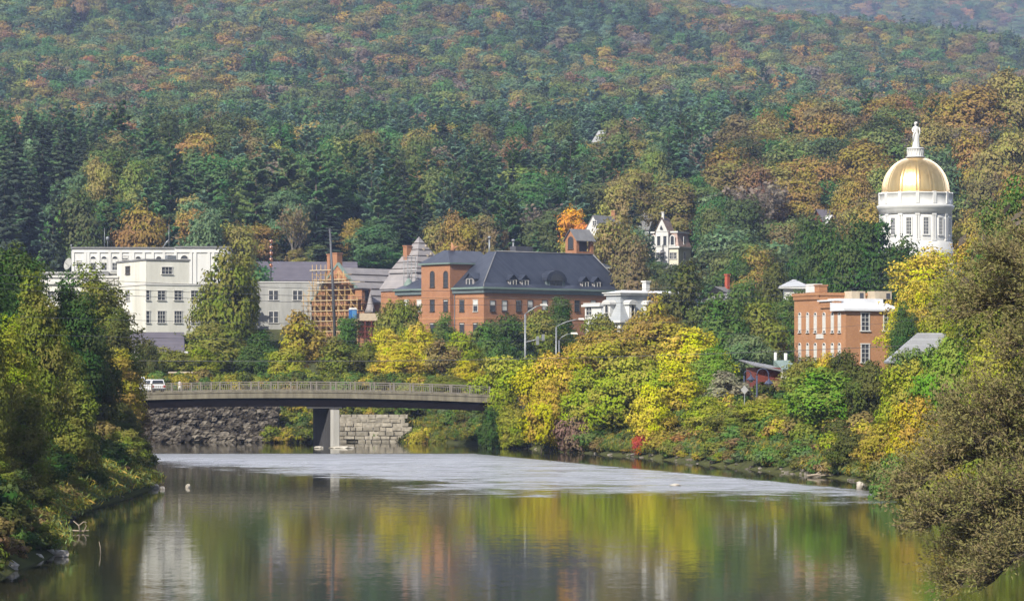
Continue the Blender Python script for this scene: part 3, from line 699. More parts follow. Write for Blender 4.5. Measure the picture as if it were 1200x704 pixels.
(1190, 88, 90, 745, 'mid', 'ochre', 'broadleaf_tree', 'ochre tree at the top right of the knoll'),
(1090, 150, 70, 700, 'mid', 'ochre', 'broadleaf_tree', 'ochre tree right behind the golden dome'),
(1140, 165, 70, 660, 'mid', 'amber', 'broadleaf_tree', 'orange-brown tree right of the dome'),
(1182, 150, 80, 650, 'mid', 'ochre', 'broadleaf_tree', 'olive-amber tree at the right edge level with the dome'),
(1150, 215, 66, 600, 'mid', 'brown', 'broadleaf_tree', 'brown tree right of the white drum'),
(1195, 205, 70, 590, 'mid', 'amber', 'broadleaf_tree', 'amber tree at the right edge beside the drum'),
(1000, 215, 60, 620, 'mid', 'amber', 'broadleaf_tree', 'amber tree between the red house and the drum'),
(1016, 255, 40, 560, 'mid', 'gold', 'broadleaf_tree', 'golden tree at the left side of the drum'),
(1135, 255, 60, 540, 'mid', 'gold', 'broadleaf_tree', 'golden orange tree at the right side of the drum'),
(952, 268, 36, 560, 'mid', 'dgreen', 'broadleaf_tree', 'small dark tree left of the red gabled house'),
# ---- hillside centre
(678, 279, 54, 600, 'mid', 'ochre', 'broadleaf_tree', 'ochre tree below the vivid orange maple, behind the belfry'),
(671, 243, 42, 622, 'mid', 'orange', 'broadleaf_tree', 'vivid orange maple above the brick belfry'),
(632, 235, 76, 640, 'bare', 'purple', 'bare_tree', 'brownish half-bare tree left of the vivid orange maple'),
(722, 258, 56, 560, 'mid', 'ochre', 'broadleaf_tree', 'ochre tree right of the brick belfry'),
(700, 262, 44, 570, 'bare', 'brown', 'bare_tree', 'brown bare tree behind the belfry'),
(738, 288, 46, 545, 'mid', 'brown', 'broadleaf_tree', 'brown tree at the right end of the brick building'),
(586, 262, 30, 560, 'midspruce', 'spruce', 'spruce_tree', 'small pointed dark spruce above the slate ridge'),
(540, 255, 60, 590, 'mid', 'amber', 'broadleaf_tree', 'amber tree right behind the brick tower roof'),
(512, 262, 50, 600, 'mid', 'ochre', 'broadleaf_tree', 'golden ochre tree above the pyramid roof'),
(570, 250, 50, 610, 'mid', 'brown', 'broadleaf_tree', 'brown tree above the slate roof ridge'),
(455, 285, 60, 585, 'mid', 'green', 'broadleaf_tree', 'fresh green tree left of the pyramid roof'),
(470, 220, 90, 700, 'mid', 'green', 'broadleaf_tree', 'broad green tree above the pyramid roof'),
(425, 232, 70, 690, 'mid', 'olive', 'broadleaf_tree', 'pale olive round tree above the brick chimney'),
(500, 212, 70, 730, 'mid', 'olive', 'broadleaf_tree', 'rounded olive tree upslope of the pyramid roof'),
(440, 262, 70, 620, 'mid', 'pine', 'broadleaf_tree', 'deep green tree behind the church ridge'),
(575, 190, 66, 740, 'midpine', 'pine', 'pine_tree', 'broad deep green white pine upslope of the brick tower'),
(520, 158, 70, 820, 'midspruce', 'spruce', 'spruce_tree', 'dark blackish spruce left of the hillside house'),
(490, 168, 60, 830, 'midspruce', 'spruce', 'spruce_tree', 'dark spruce in the cluster left of the lone pine'),
(548, 138, 56, 900, 'midpine', 'pine', 'pine_tree', 'tall green pine just left of the hillside house'),
(640, 200, 50, 720, 'midspruce', 'pine', 'spruce_tree', 'dark green conical tree above the half-bare tree'),
(668, 215, 60, 690, 'mid', 'dgreen', 'broadleaf_tree', 'dark green tree above the vivid orange maple'),
(690, 185, 70, 780, 'mid', 'amber', 'broadleaf_tree', 'amber and olive tree on the middle slope above the belfry'),
(770, 165, 56, 800, 'midpine', 'pine', 'pine_tree', 'tall dark pine above the white tower house'),
(786, 240, 44, 700, 'mid', 'sage', 'broadleaf_tree', 'pale green tree behind the white tower house'),
(800, 215, 60, 720, 'mid', 'brown', 'broadleaf_tree', 'brown tree upslope of the white tower house'),
(745, 225, 60, 700, 'mid', 'olive', 'broadleaf_tree', 'olive tree above the grey gabled house'),
(768, 306, 36, 610, 'mid', 'olive', 'broadleaf_tree', 'olive tree screening the porch of the white tower house'),
(790, 312, 40, 600, 'mid', 'dolive', 'broadleaf_tree', 'dark olive tree before the white tower house corner'),
(740, 268, 30, 640, 'mid', 'olive', 'broadleaf_tree', 'olive tree left of the grey gabled house'),
(842, 262, 40, 645, 'mid', 'ochre', 'broadleaf_tree', 'ochre tree left of the purplish bare tree'),
# ---- left slope: pines and spruces
(18, 155, 66, 640, 'midspruce', 'spruce', 'spruce_tree', 'blackish spruce at the far left of the dark stand'),
(50, 148, 56, 660, 'midspruce', 'spruce', 'spruce_tree', 'tall blackish spruce, highest of the dark left stand'),
(76, 152, 56, 650, 'midspruce', 'spruce', 'spruce_tree', 'blackish spruce at the right end of the dark stand'),
(35, 200, 60, 600, 'midspruce', 'spruce', 'spruce_tree', 'dark spruce in front of the tall left stand'),
(70, 210, 60, 590, 'midspruce', 'spruce', 'spruce_tree', 'dark spruce low in the left stand'),
(5, 210, 60, 590, 'midspruce', 'spruce', 'spruce_tree', 'dark spruce at the left edge below the stand'),
(62, 240, 52, 560, 'midspruce', 'spruce', 'spruce_tree', 'brownish black spruce left of the satellite dish'),
(92, 238, 52, 565, 'mid', 'dolive', 'broadleaf_tree', 'dull dark tree behind the antenna masts'),
(88, 238, 40, 575, 'mid', 'bright', 'broadleaf_tree', 'light green tree among the dark spruces'),
(125, 153, 46, 690, 'midpine', 'pine', 'pine_tree', 'green white pine standing above the amber tree on the left'),
(118, 190, 46, 640, 'mid', 'ochre', 'broadleaf_tree', 'ochre tree below the lone left pine'),
(158, 193, 44, 640, 'mid', 'ygreen', 'broadleaf_tree', 'yellow-green tree right of the lone left pine'),
(130, 225, 60, 580, 'midspruce', 'dolive', 'spruce_tree', 'olive-tipped conifer right behind the antenna masts'),
(165, 240, 50, 570, 'mid', 'amber', 'broadleaf_tree', 'amber tree above the white arched hall'),
(200, 188, 60, 650, 'midpine', 'pine', 'pine_tree', 'wide dark pine above the white arched hall'),
(228, 192, 60, 655, 'midpine', 'pine', 'pine_tree', 'dark pine right of the wide one above the hall'),
(190, 225, 60, 590, 'midpine', 'pine', 'pine_tree', 'blue-green pine low behind the white hall roof'),
(240, 235, 60, 580, 'midpine', 'bluepine', 'pine_tree', 'blue-green pine right above the white hall'),
(272, 188, 36, 690, 'mid', 'rust', 'broadleaf_tree', 'pinkish rust tree between the dark pines'),
(300, 185, 66, 650, 'midpine', 'pine', 'pine_tree', 'large dark pine above the tall olive tree'),
(335, 178, 70, 655, 'midpine', 'pine', 'pine_tree', 'broadest dark pine in the middle stand'),
(370, 175, 70, 650, 'midpine', 'pine', 'pine_tree', 'tall dark pine above the steel mast'),
(395, 190, 50, 660, 'midpine', 'pine', 'pine_tree', 'dark pine at the right end of the middle stand'),
(325, 168, 40, 720, 'mid', 'yellow', 'broadleaf_tree', 'yellow tree crowning the middle pine stand'),
(240, 262, 60, 545, 'mid', 'sage', 'broadleaf_tree', 'pale sage tree behind the white hall'),
(270, 268, 40, 550, 'mid', 'ochre', 'broadleaf_tree', 'ochre tree right of the sage one'),
(300, 262, 56, 555, 'mid', 'amber', 'broadleaf_tree', 'amber tree above the long dark roof'),
(345, 235, 50, 580, 'bare', 'brown', 'bare_tree', 'grey-brown bare tree with pale stems above the long roof'),
(385, 240, 60, 580, 'midspruce', 'spruce', 'spruce_tree', 'very dark conifer behind the steel mast'),
(372, 288, 40, 545, 'mid', 'olive', 'broadleaf_tree', 'small olive tree touching the long dark roof'),
(348, 292, 30, 540, 'mid', 'ochre', 'broadleaf_tree', 'low ochre tree at the long roof ridge'),
(415, 262, 40, 640, 'mid', 'gold', 'broadleaf_tree', 'golden tree right of the very dark conifer'),
]
key_xy = []
KEY = [((k[0], k[1], k[2], max(k[3], 628))+k[4:]) if (286 < k[0] < 460 and 535 < k[3] < 628) else k for k in KEY]
HEDGE = {}
for (px, top, wpx, d, kind, c, nm, lab) in KEY:
    x = X(px, d); g = ground(x, d)
    H = max(1.2, Zp(top, d)-g); W = wpx*d/F*(1.3 if kind == 'near' else 1.12)
    grp = 'trees on the left bank' if (px < 175 and d < 300) else 'trees and shrubs on the right bank' if (d < 345 and px > 560) else 'trees of the town and bridge road' if d < 500 else 'trees on the wooded slope'
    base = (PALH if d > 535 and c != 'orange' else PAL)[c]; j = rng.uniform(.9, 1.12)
    o = place_tree(x, d, H, W, kind, tuple(v*j for v in base), nm)
    tag(o, lab, {'shrub': 'shrub', 'shrub_tree': 'shrub', 'pine_tree': 'pine', 'spruce_tree': 'spruce'}.get(nm, 'tree'), grp)
    key_xy.append((x, d, W*.5))

# ------------------------------------------------------------------ the wooded hill: jittered grid, largest seen become trees of their own
PAL_H = ['olive','brown','rust','ochre','amber','gold','green','dolive','red','purple','ygreen','sage','orange']
def pick(px, py, d, x, y):
    n1 = vnoise(x/75+11, y/130, 21); n2 = vnoise(x/36, y/60, 22); n3 = vnoise(x/90+5, y/160+3, 23)
    pc = .35+(n1-.5)*1.7+(n2-.5)*.7
    if d > 850:
        if px < 480 and 62 < py < 150: pc += .22
        if px > 480 and 95 < py < 160: pc += .15
        if py < 55 and px < 520: pc -= .28
        if 420 < px < 640 and py > 150: pc += .1
    if d > 3000: pc = .22
    if d < 900 and px > 850: pc = .06
    elif d < 900 and px < 112: pc = .96
    elif d < 900 and px < 420: pc = .48
    elif d < 900: pc -= .05
    if rng.random() < pc:
        k = 'pine' if rng.random() < (.12 if d < 900 and px < 112 else .8) else 'spruce'
        c = rng.choice(['bluepine', 'pine', 'bluepine', 'pine', 'dgreen']) if k == 'pine' else rng.choice(['spruce', 'pine'])
        return k, c
    if d < 950 and px > 850: w = [4,3,.8,3.5,4.5,.8,3.2,2.5,.2,.8,.6,1.8,.2]
    else:
        warm = .55+6.5*max(0, n3-.42)
        w = [4.5,2.0*warm,1.2*warm,2.2,1.3*warm,.6,4.2,2.4,.1,1.0*warm,.9,3.0,.2]
    if d < 640: w = [v if n not in ('orange', 'red', 'rust') else 0 for v, n in zip(w, PAL_H)]
    return 'leaf', rng.choices(PAL_H, w)[0]
cells = []
def grid(y0, y1, sp, spread=1.22, xr=None):
    y = y0
    while y < y1:
        hw = y*600/F*spread+12; x = -hw
        while x < hw:
            xx = x+rng.uniform(-.42, .42)*sp; yy = y+rng.uniform(-.42, .42)*sp
            if xr is None or xr(xx, yy): cells.append((xx, yy))
            x += sp
        y += sp*.95
grid(548, 1000, 8.6, xr=lambda x, y: not (x > y*.0735 and (int(x*7+y*3) % 5) < 2))
grid(1000, 2060, 10.6)
grid(3250, 4150, 13, 1.1, lambda x, y: x > y*-.04)
grid(180, 548, 10.5, 2.1, lambda x, y: abs(x) > y*650/F+4 and river_dist(x, y) > 9 and not 330 < y < 350)   # woods beside the view
CLEAR = [(X(775,640),640,11),(X(790,645),645,10),(X(752,665),665,9),(X(978,620),620,9),(X(697,640),640,6),(X(1073,520),520,40),(X(583,930),930,9),(X(690,990),990,7),(X(624,990),990,6),(X(712,1000),1000,6),
         (X(640,535),535,30),(X(600,560),560,14)]
cand = []
for (x, y) in cells:
    if any((x-a)**2+(y-b)**2 < q*q for a, b, q in CLEAR): continue
    if y < 1000 and any((x-a)**2+((y-b)*.8)**2 < (q*.95)**2 for a, b, q in key_xy if abs(y-b) < 14): continue
    # keep the sight lines to the houses on the slope
    px = 600+F*x/y
    if 283 < px < 505 and y < 624: continue
    if any(p0 < px < p1 and y < dd and y > dd-90 for p0, p1, dd in ((755,822,640),(750,768,665),(952,1004,620),(570,596,930),(656,690,622))): continue
    g = ground(x, y); pyb = HZ-(g-CAMZ)/y*F
    k, c = pick(px, pyb-20, y, x, y)
    if k == 'leaf': H = rng.uniform(13, 18.5); W = rng.uniform(9, 16)*(1.15 if y > 1000 else 1)
    elif k == 'pine': H = rng.uniform(14, 20); W = rng.uniform(8, 11.5)
    else: H = rng.uniform(13, 19); W = rng.uniform(6.5, 9)
    if y > 3000: H *= 1.25; W *= 1.5
    if px > 850 and y < 1050: H *= 1.1; W *= 1.35
    if y < 620 and not (px > 850) and abs(px-600) < 640: H *= .8
    for p0, p1, dd, row in ((568,600,928,184),(614,634,988,176),(682,700,988,183),(702,722,1003,166)):     # lower trees before the houses high on the slope
        if p0 < px < p1 and y < dd: H = min(H, max(4.5, Zp(row, y)-g))
    cand.append([x, y, g, px, HZ-(g+H-CAMZ)/y*F, pyb, k, c, H, W])
# rough visibility: nearer trees and the known town skyline hide what is behind
sky = {}
TOWN = [(0,300),(80,292),(270,292),(300,306),(400,306),(440,315),(488,280),(500,300),(570,294),(690,294),(735,335),(760,345),(830,330),(900,330),(930,330),(1030,285),(1120,285),(1200,240)]
for p in range(-30, 1231, 5): sky[p] = lerp_table([(-40,300)]+TOWN+[(1260,235)], p)
cand.sort(key=lambda t: t[1])
for t in cand:
    w = t[9]/t[1]*F; vis = 0
    for p in range(int((t[3]-w/2)//5*5), int((t[3]+w/2)//5*5)+1, 5):
        if p in sky and t[4] < sky[p]: vis += (min(sky[p], t[5])-t[4])*5; sky[p] = t[4]+(t[5]-t[4])*.22
    t.append(vis)
LIM = {'leaf': 190, 'pine': 150, 'spruce': 60}
order = sorted([t for t in cand if t[10] > 60 and 540 < t[1] < 1400 and -50 < t[3] < 1260], key=lambda t: -t[10]); chosen = []; cnt = {'leaf': 0, 'pine': 0, 'spruce': 0}
for t in order:
    if cnt[t[6]] < LIM[t[6]]: cnt[t[6]] += 1; chosen.append(t); t.append(True)
rest = [t for t in cand if len(t) == 11]
# ---- labels from where each tree stands
COLS = [(-60,'the far left edge'),(60,'the satellite dish'),(110,'the two antenna masts'),(170,'the lone rooftop aerial'),(235,'the white hall end'),(300,'the copper ball pole'),(350,'the long dark roof'),
        (400,'the steel mast'),(455,'the church ridge'),(500,'the pyramid roof'),(545,'the brick tower'),(600,'the slate ridge pipes'),(655,'the middle of the slate ridge'),(700,'the brick belfry'),(750,'the grey gabled house'),
        (800,'the white tower house'),(850,'the red chimney'),(905,'the grey hip roof'),(960,'the red gabled house'),(1020,'the left side of the dome'),(1085,'the statue'),(1140,'the right side of the dome'),(1300,'the far right edge')]
ROWS = [(70,'at hilltop'),(115,'on upper slope'),(150,'on middle slope'),(190,'on lower slope'),(230,'near slope foot'),(999,'at slope foot')]
bins = {}
for t in chosen:
    colp = next(n for lim, n in COLS if t[3] <= lim); row = next(n for lim, n in ROWS if t[4] <= lim)
    kw = {'leaf': 'tree', 'pine': 'pine', 'spruce': 'spruce'}[t[6]]
    bins.setdefault((WORD[t[7]], kw, row, colp), []).append(t)
ORD = ['first', 'second', 'third', 'fourth', 'fifth', 'sixth', 'seventh', 'eighth', 'ninth']
for (cw, kw, row, colp), ts in bins.items():
    ts.sort(key=lambda t: t[3])
    for i, t in enumerate(ts):
        if len(ts) == 1: lab = f'{cw} {kw} {row} above {colp}'
        elif len(ts) == 2: lab = f'{"left" if i == 0 else "right"} of two {cw} {kw}s {row} above {colp}'
        else: lab = f'{ORD[min(i, 8)]} {cw} {kw} from left {row} above {colp}'
        j = rng.uniform(.8, 1.2)
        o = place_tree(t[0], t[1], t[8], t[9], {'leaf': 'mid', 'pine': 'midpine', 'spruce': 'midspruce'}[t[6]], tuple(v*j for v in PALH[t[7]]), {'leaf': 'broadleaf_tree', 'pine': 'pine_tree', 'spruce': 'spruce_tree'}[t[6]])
        tag(o, lab, {'leaf': 'tree', 'pine': 'pine', 'spruce': 'spruce'}[t[6]], 'trees on the wooded slope')
# ---- the rest of the wood: one mass (geometry nodes on a point mesh)
pcol = bpy.data.collections.new('wood_sources')
def src(name, cm, tm):
    o = bpy.data.objects.new(name, cm); pcol.objects.link(o)
srcs = []
for i in range(4):
    cm, tm = broadleaf(201+i, 14, 5.2, 2, 26, 4200, 2.3, .46, m=FOLI, limbs=0); src(f'a{i}', cm, tm)
for i in range(3):
    cm, tm = conifer(211+i, 20, 4.8, 3200, .50, 'pine', m=FOLI); src(f'b{i}', cm, tm)
for i in range(2):
    cm, tm = conifer(221+i, 20, 3.8, 3200, .48, 'spruce', m=FOLI); src(f'c{i}', cm, tm)
def mass(name, pts, label, cat):
    me = bpy.data.meshes.new(name); n = len(pts)
    me.vertices.add(n); me.vertices.foreach_set('co', np.array([(t[0], t[1], t[2]-.3) for t in pts], dtype=np.float32).reshape(-1))
    def at(nm, ty, key, arr): a = me.attributes.new(nm, ty, 'POINT'); a.data.foreach_set(key, np.array(arr).reshape(-1))
    at('rot', 'FLOAT_VECTOR', 'vector', np.array([(0, 0, rng.uniform(0, 6.28)) for _ in pts], dtype=np.float32))
    sc = []; ix = []; cc = []
    for t in pts:
        h0, w0 = (14, 11.2) if t[6] == 'leaf' else (20, 9.6) if t[6] == 'pine' else (20, 7.8)
        sc.append((t[9]/w0, t[9]/w0, t[8]/h0)); ix.append(rng.randrange(4) if t[6] == 'leaf' or (t[1] > 1100 and rng.random() < .55) else 4+rng.randrange(3) if t[6] == 'pine' else 7+rng.randrange(2))
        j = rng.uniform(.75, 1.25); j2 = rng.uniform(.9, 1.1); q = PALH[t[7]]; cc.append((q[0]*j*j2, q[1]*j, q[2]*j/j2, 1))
    at('scl', 'FLOAT_VECTOR', 'vector', np.array(sc, dtype=np.float32)); at('idx', 'INT', 'value', np.array(ix, dtype=np.int32)); at('col', 'FLOAT_COLOR', 'color', np.array(cc, dtype=np.float32))
    o = bpy.data.objects.new(name, me); col.objects.link(o); tag(o, label, cat, kind='stuff')
    ng = bpy.data.node_groups.new(name, 'GeometryNodeTree')
    ng.interface.new_socket('Geometry', in_out='INPUT', socket_type='NodeSocketGeometry'); ng.interface.new_socket('Geometry', in_out='OUTPUT', socket_type='NodeSocketGeometry')
    gi = ng.nodes.new('NodeGroupInput'); go = ng.nodes.new('NodeGroupOutput')
    ip = ng.nodes.new('GeometryNodeInstanceOnPoints'); ci = ng.nodes.new('GeometryNodeCollectionInfo')
    ci.inputs['Collection'].default_value = pcol; ci.inputs['Separate Children'].default_value = True; ci.inputs['Reset Children'].default_value = True
    def na(nm, ty): a = ng.nodes.new('GeometryNodeInputNamedAttribute'); a.data_type = ty; a.inputs['Name'].default_value = nm; return a.outputs[0]
    ng.links.new(gi.outputs[0], ip.inputs['Points']); ng.links.new(ci.outputs[0], ip.inputs['Instance']); ip.inputs['Pick Instance'].default_value = True
    ng.links.new(na('idx', 'INT'), ip.inputs['Instance Index']); ng.links.new(na('rot', 'FLOAT_VECTOR'), ip.inputs['Rotation']); ng.links.new(na('scl', 'FLOAT_VECTOR'), ip.inputs['Scale'])
    ng.links.new(ip.outputs[0], go.inputs[0])
    md = o.modifiers.new('wood', 'NODES'); md.node_group = ng
    return o
mass('hillside_wood', [t for t in rest if t[1] < 3000], 'mixed wood of dark pines and autumn trees covering the hill behind the town', 'wood')
mass('distant_ridge_wood', [t for t in rest if t[1] >= 3000], 'hazy purplish wood on the distant ridge behind the hill crest', 'wood')
print('trees', len(KEY), cnt, 'rest', len(rest))
# ------------------------------------------------------------------ building kit
BRICK = mat_brick('red_brick', (.41,.175,.08), (.30,.12,.055), (.32,.24,.17))
BRICK2 = mat_brick('orange_brick', (.47,.215,.09), (.36,.155,.065), (.36,.27,.19))
WHITE = mat('white_paint', (.62,.62,.61), (.48,.48,.47), rough=.6, scale=.5, streak=True)
WHITE2 = mat('white_stucco', (.70,.69,.63), (.47,.46,.41), rough=.85, scale=.35, streak=True, bump=.1)
CREAM = mat('cream_paint', (.60,.58,.47), (.50,.48,.39), rough=.7, scale=.6)
GREYW = mat('grey_concrete_wall', (.40,.40,.38), (.22,.22,.21), rough=.9, scale=.5, streak=True, bump=.15)
STONE = mat('pale_stone', (.50,.47,.41), (.34,.31,.27), rough=.9, scale=1.2, bump=.3)
CONC = mat('concrete', (.22,.20,.15), (.09,.08,.06), rough=.9, scale=1.6, streak=True, bump=.2)
SLATE = mat_seam('dark_seamed_metal', (.018,.023,.040), (.042,.049,.070), gap=.6, rough=.5)
SLATE2 = mat_seam('weathered_slate', (.20,.185,.19), (.30,.28,.28), gap=.42, rough=.75, axis=2)
SHING = mat_seam('purple_shingle', (.085,.078,.10), (.12,.11,.135), gap=.3, rough=.85, axis=2)
ROOFG = mat('grey_roofing', (.20,.20,.205), (.13,.13,.135), rough=.8, scale=.7)
ROOFG2 = mat_seam('pale_grey_shingle', (.27,.28,.29), (.20,.20,.21), gap=.3, rough=.8, axis=2)
ROOFL = mat_seam('pale_seamed_metal', (.30,.31,.32), (.38,.38,.38), gap=.5, rough=.5)
WROOF = mat('white_roof_membrane', (.66,.67,.70), (.52,.53,.56), rough=.5, scale=.5)
TEAL = mat('green_copper', (.13,.18,.165), (.18,.24,.21), rough=.6, scale=1.5)
TEALD = mat('dark_gutter_metal', (.10,.13,.14), (.14,.17,.17), rough=.5, scale=1.5)
GLASS = mat('window_glass', (.028,.032,.040), (.055,.06,.07), rough=.12, scale=2.5, spec=.6)
BLIND = mat('white_blind', (.62,.62,.60), rough=.8, scale=2)
TRIM = mat('trim_paint', (.58,.57,.55), (.48,.47,.45), rough=.6, scale=2)
DTRIM = mat('dark_trim', (.10,.075,.06), rough=.6, scale=2)
STEEL = mat('galvanised_steel', (.27,.285,.30), (.18,.19,.20), rough=.45, metal=.5, scale=3)
DSTEEL = mat('dark_steel', (.07,.075,.09), (.11,.11,.12), rough=.55, metal=.3, scale=3)
WOODY = mat('raw_timber', (.50,.34,.15), (.38,.25,.11), rough=.85, scale=3)
WOODP = mat('pale_planks', (.52,.44,.33), (.38,.32,.24), rough=.85, scale=2)
REDW = mat('dark_red_boards', (.19,.045,.03), (.12,.03,.02), rough=.8, scale=1.2, streak=True)
COPPER = mat('copper_balls', (.50,.24,.15), (.34,.15,.09), rough=.3, metal=.8, scale=3)
GOLD = mat('gold_leaf', (.95,.68,.30), (.66,.43,.17), rough=.34, metal=.9, scale=1.2, streak=True)
GRANITE = mat('granite', (.46,.45,.43), (.36,.35,.33), rough=.85, scale=.8)

class Bld:
    """local frame: origin at the corner nearest the camera, +x along the wall that runs right and away, +y along the wall that runs left and away"""
    def __init__(s, name, px, d, al, zg, label, cat, group=None):
        s.a = R(al); s.cx = X(px, d); s.cy = d; s.zg = zg
        s.root = empty(name, (s.cx, d, zg), s.a, label, cat, group)
        s.ca, s.sa = math.cos(s.a), math.sin(s.a)
    def w(s, u, v): return (s.cx+u*s.ca-v*s.sa, s.cy+u*s.sa+v*s.ca)
    def U(s, px, v=0):
        k = (px-600)/F; x0 = s.cx-v*s.sa; y0 = s.cy+v*s.ca
        return (k*y0-x0)/(s.ca-k*s.sa)
    def V(s, px, u=0):
        k = (px-600)/F; x0 = s.cx+u*s.ca; y0 = s.cy+u*s.sa
        return (k*y0-x0)/(-s.sa-k*s.ca)
    def Z(s, py, u=0, v=0): return Zp(py, s.w(u, v)[1])-s.zg
    def part(s, name, mb, m, parent=None): return mb.build(name, m, parent or s.root)
    def win(s, face, px, y0, y1, wm, off=0.0, arch=False, blind=0.0, frame=TRIM, cols=2, rows=2, sill=True, pw=None, tf=.09):
        """a window with frame, sill, bars and recessed glass; face 'R' (plane y=off) or 'L' (plane x=off); y0,y1 rows in the photograph"""
        if face == 'R': a = s.U(px, off); c = (a, off); t = Vector((1,0,0)); n = Vector((0,-1,0))
        else: a = s.V(px, off); c = (off, a); t = Vector((0,-1,0)); n = Vector((-1,0,0))
        zt = s.Z(y0, c[0], c[1]); zb = s.Z(y1, c[0], c[1]); return s.win_at(c, t, n, zb, zt, wm, arch, blind, frame, cols, rows, sill, tf)
    def win_at(s, c, t, n, zb, zt, wm, arch=False, blind=0, frame=TRIM, cols=2, rows=2, sill=True, tf=.09, parent=None, name='window'):
        h = zt-zb; cz = (zt+zb)/2; o = Vector((c[0], c[1], 0)); fr = MB(); gl = MB()
        zz = lambda z: o+Vector((0,0,z))
        fr.obox(zz(cz)+t*(-wm/2-tf/2), t, n, tf, .10, h); fr.obox(zz(cz)+t*(wm/2+tf/2), t, n, tf, .10, h)
        if sill: fr.obox(zz(zb-tf*.6), t, n, wm+tf*4, .20, tf*1.2)
        if not arch: fr.obox(zz(zt+tf*.6), t, n, wm+tf*3, .14, tf*1.2)
        for i in range(1, cols): fr.obox(zz(cz)+t*(-wm/2+wm*i/cols)+n*.012, t, n, .05, .055, h)
        for i in range(1, rows): fr.obox(zz(zb+h*i/rows)+n*.013, t, n, wm, .056, .06)
        gl.obox(zz(cz), t, n, wm, .02, h)
        if arch:
            k = 10; r0 = wm/2; pts = [o+Vector((0,0,zt))+t*(math.cos(math.pi*i/k)*r0)+Vector((0,0,math.sin(math.pi*i/k)*r0)) for i in range(k+1)]
            gl.poly([p+n*.02 for p in pts], n, .02)
            for i in range(k):
                a0 = math.pi*i/k; a1 = math.pi*(i+1)/k
                q = [o+Vector((0,0,zt))+t*(math.cos(a)*rr)+Vector((0,0,math.sin(a)*rr))+n*.10 for a, rr in ((a0,r0),(a1,r0),(a1,r0+tf),(a0,r0+tf))]
                fr.poly(q, n, .10)
        f = fr.build(name, frame, parent or s.root); gl.build('pane', GLASS, f) if parent is None else gl.build('pane', GLASS, f)
        if blind > 0:
            bl = MB(); hb = h*blind; bl.obox(zz(zt-hb/2)+n*.022, t, n, wm*.96, .012, hb); bl.build('blind', BLIND, f)
        return f

def hip(mb, x0, x1, y0, y1, z0, z1, hx, hy=None, over=.4, th=.18):
    """hip roof: ridge runs along x, hips hx long; underside closed"""
    x0 -= over; x1 += over; y0 -= over; y1 += over; my = (y0+y1)/2
    hx2 = hx if hy is None else hy
    vs = [(x0,y0,z0),(x1,y0,z0),(x1,y1,z0),(x0,y1,z0),(x0+hx+over,my,z1),(x1-hx2-over,my,z1)]
    vs += [(a,b_,c-th) for a,b_,c in vs[:4]]
    mb.add(vs, [(0,1,5,4),(1,2,5),(2,3,4,5),(3,0,4),(6,9,8,7),(0,6,7,1),(1,7,8,2),(2,8,9,3),(3,9,6,0)])
def gable_x(mb, x0, x1, y0, y1, z0, z1, over=.4, th=.2):
    """gable roof slabs with the ridge along x"""
    my = (y0+y1)/2; a = [(y0-over, z0-over*(z1-z0)/(my-y0)), (my, z1), (y1+over, z0-over*(z1-z0)/(y1-my))]
    for (p, q) in ((0,1),(1,2)):
        (ya,za),(yb,zb) = a[p], a[q]
        mb.add([(x0-over,ya,za),(x1+over,ya,za),(x1+over,yb,zb),(x0-over,yb,zb),(x0-over,ya,za+th),(x1+over,ya,za+th),(x1+over,yb,zb+th),(x0-over,yb,zb+th)],
               [(0,3,2,1),(4,5,6,7),(0,1,5,4),(1,2,6,5),(2,3,7,6),(3,0,4,7)])
def gable_y(mb, x0, x1, y0, y1, z0, z1, over=.4, th=.2):
    t = MB(); gable_x(t, y0, y1, x0, x1, z0, z1, over, th); mb.add([(b_, a, c) for a, b_, c in t.v], [tuple(reversed(f)) for f in t.f])
def pent(mb, face, u0, u1, pos, z0, z1, depth):
    """gable-end wall prism: triangle u0..u1, apex z1; face 'x' = plane x=pos, 'y' = plane y=pos"""
    m_ = (u0+u1)/2
    if face == 'x': mb.poly([(pos,u0,z0),(pos,u1,z0),(pos,m_,z1)], (-1,0,0), depth)
    else: mb.poly([(u0,pos,z0),(u1,pos,z0),(m_,pos,z1)], (0,-1,0), depth)
def chimney(B, x, y, z0, z1, w=.8, name='chimney', m=None, parent=None):
    mb = MB(); mb.box(x-w/2, x+w/2, y-w/2, y+w/2, z0, z1); mb.box(x-w/2-.1, x+w/2+.1, y-w/2-.1, y+w/2+.1, z1, z1+.22)
    return B.part(name, mb, m or BRICK, parent)
def xpx(B, px, py, plane, off):
    """local point seen at px, py on plane 'R' (y=off) or 'L' (x=off)"""
    if plane == 'R': u = B.U(px, off); return (u, off, B.Z(py, u, off))
    v = B.V(px, off); return (off, v, B.Z(py, off, v))

# ================================================================== 1. white block on the left, its upper hall and wing
B = Bld('white_office_block', 171, 470, 28, 8.5, 'white stuccoed block with stepped penthouse on the left above the slate roof', 'building', 'white buildings on the left')
vL = B.V(137); uR = B.U(250); uP = B.U(222); zt = B.Z(332); zp = B.Z(305)
mb = MB(); mb.box(0, uR, 0, vL, -3, zt); B.part('wall', mb, WHITE2)
mb = MB(); mb.box(0.003, uP, 0.003, vL-.003, zt, zp); B.part('penthouse', mb, WHITE2)
mb = MB(); mb.box(-.15, uP+.15, -.15, vL+.1, zp, zp+.25); B.part('coping', mb, ROOFG)
mb = MB(); mb.box(-.12, uR+.12, -.12, -.002, zt-.25, zt+.05); mb.box(-.12, -.002, 0, vL, zt-.25, zt+.05); B.part('string_course', mb, TRIM)
zw = B.Z(345)
B.win('L', 150, 312.5, 321, 1.9, frame=DTRIM, blind=.0, rows=2, cols=2)
B.win('R', 195.5, 313, 321, 1.75, frame=TRIM, cols=3, rows=2)
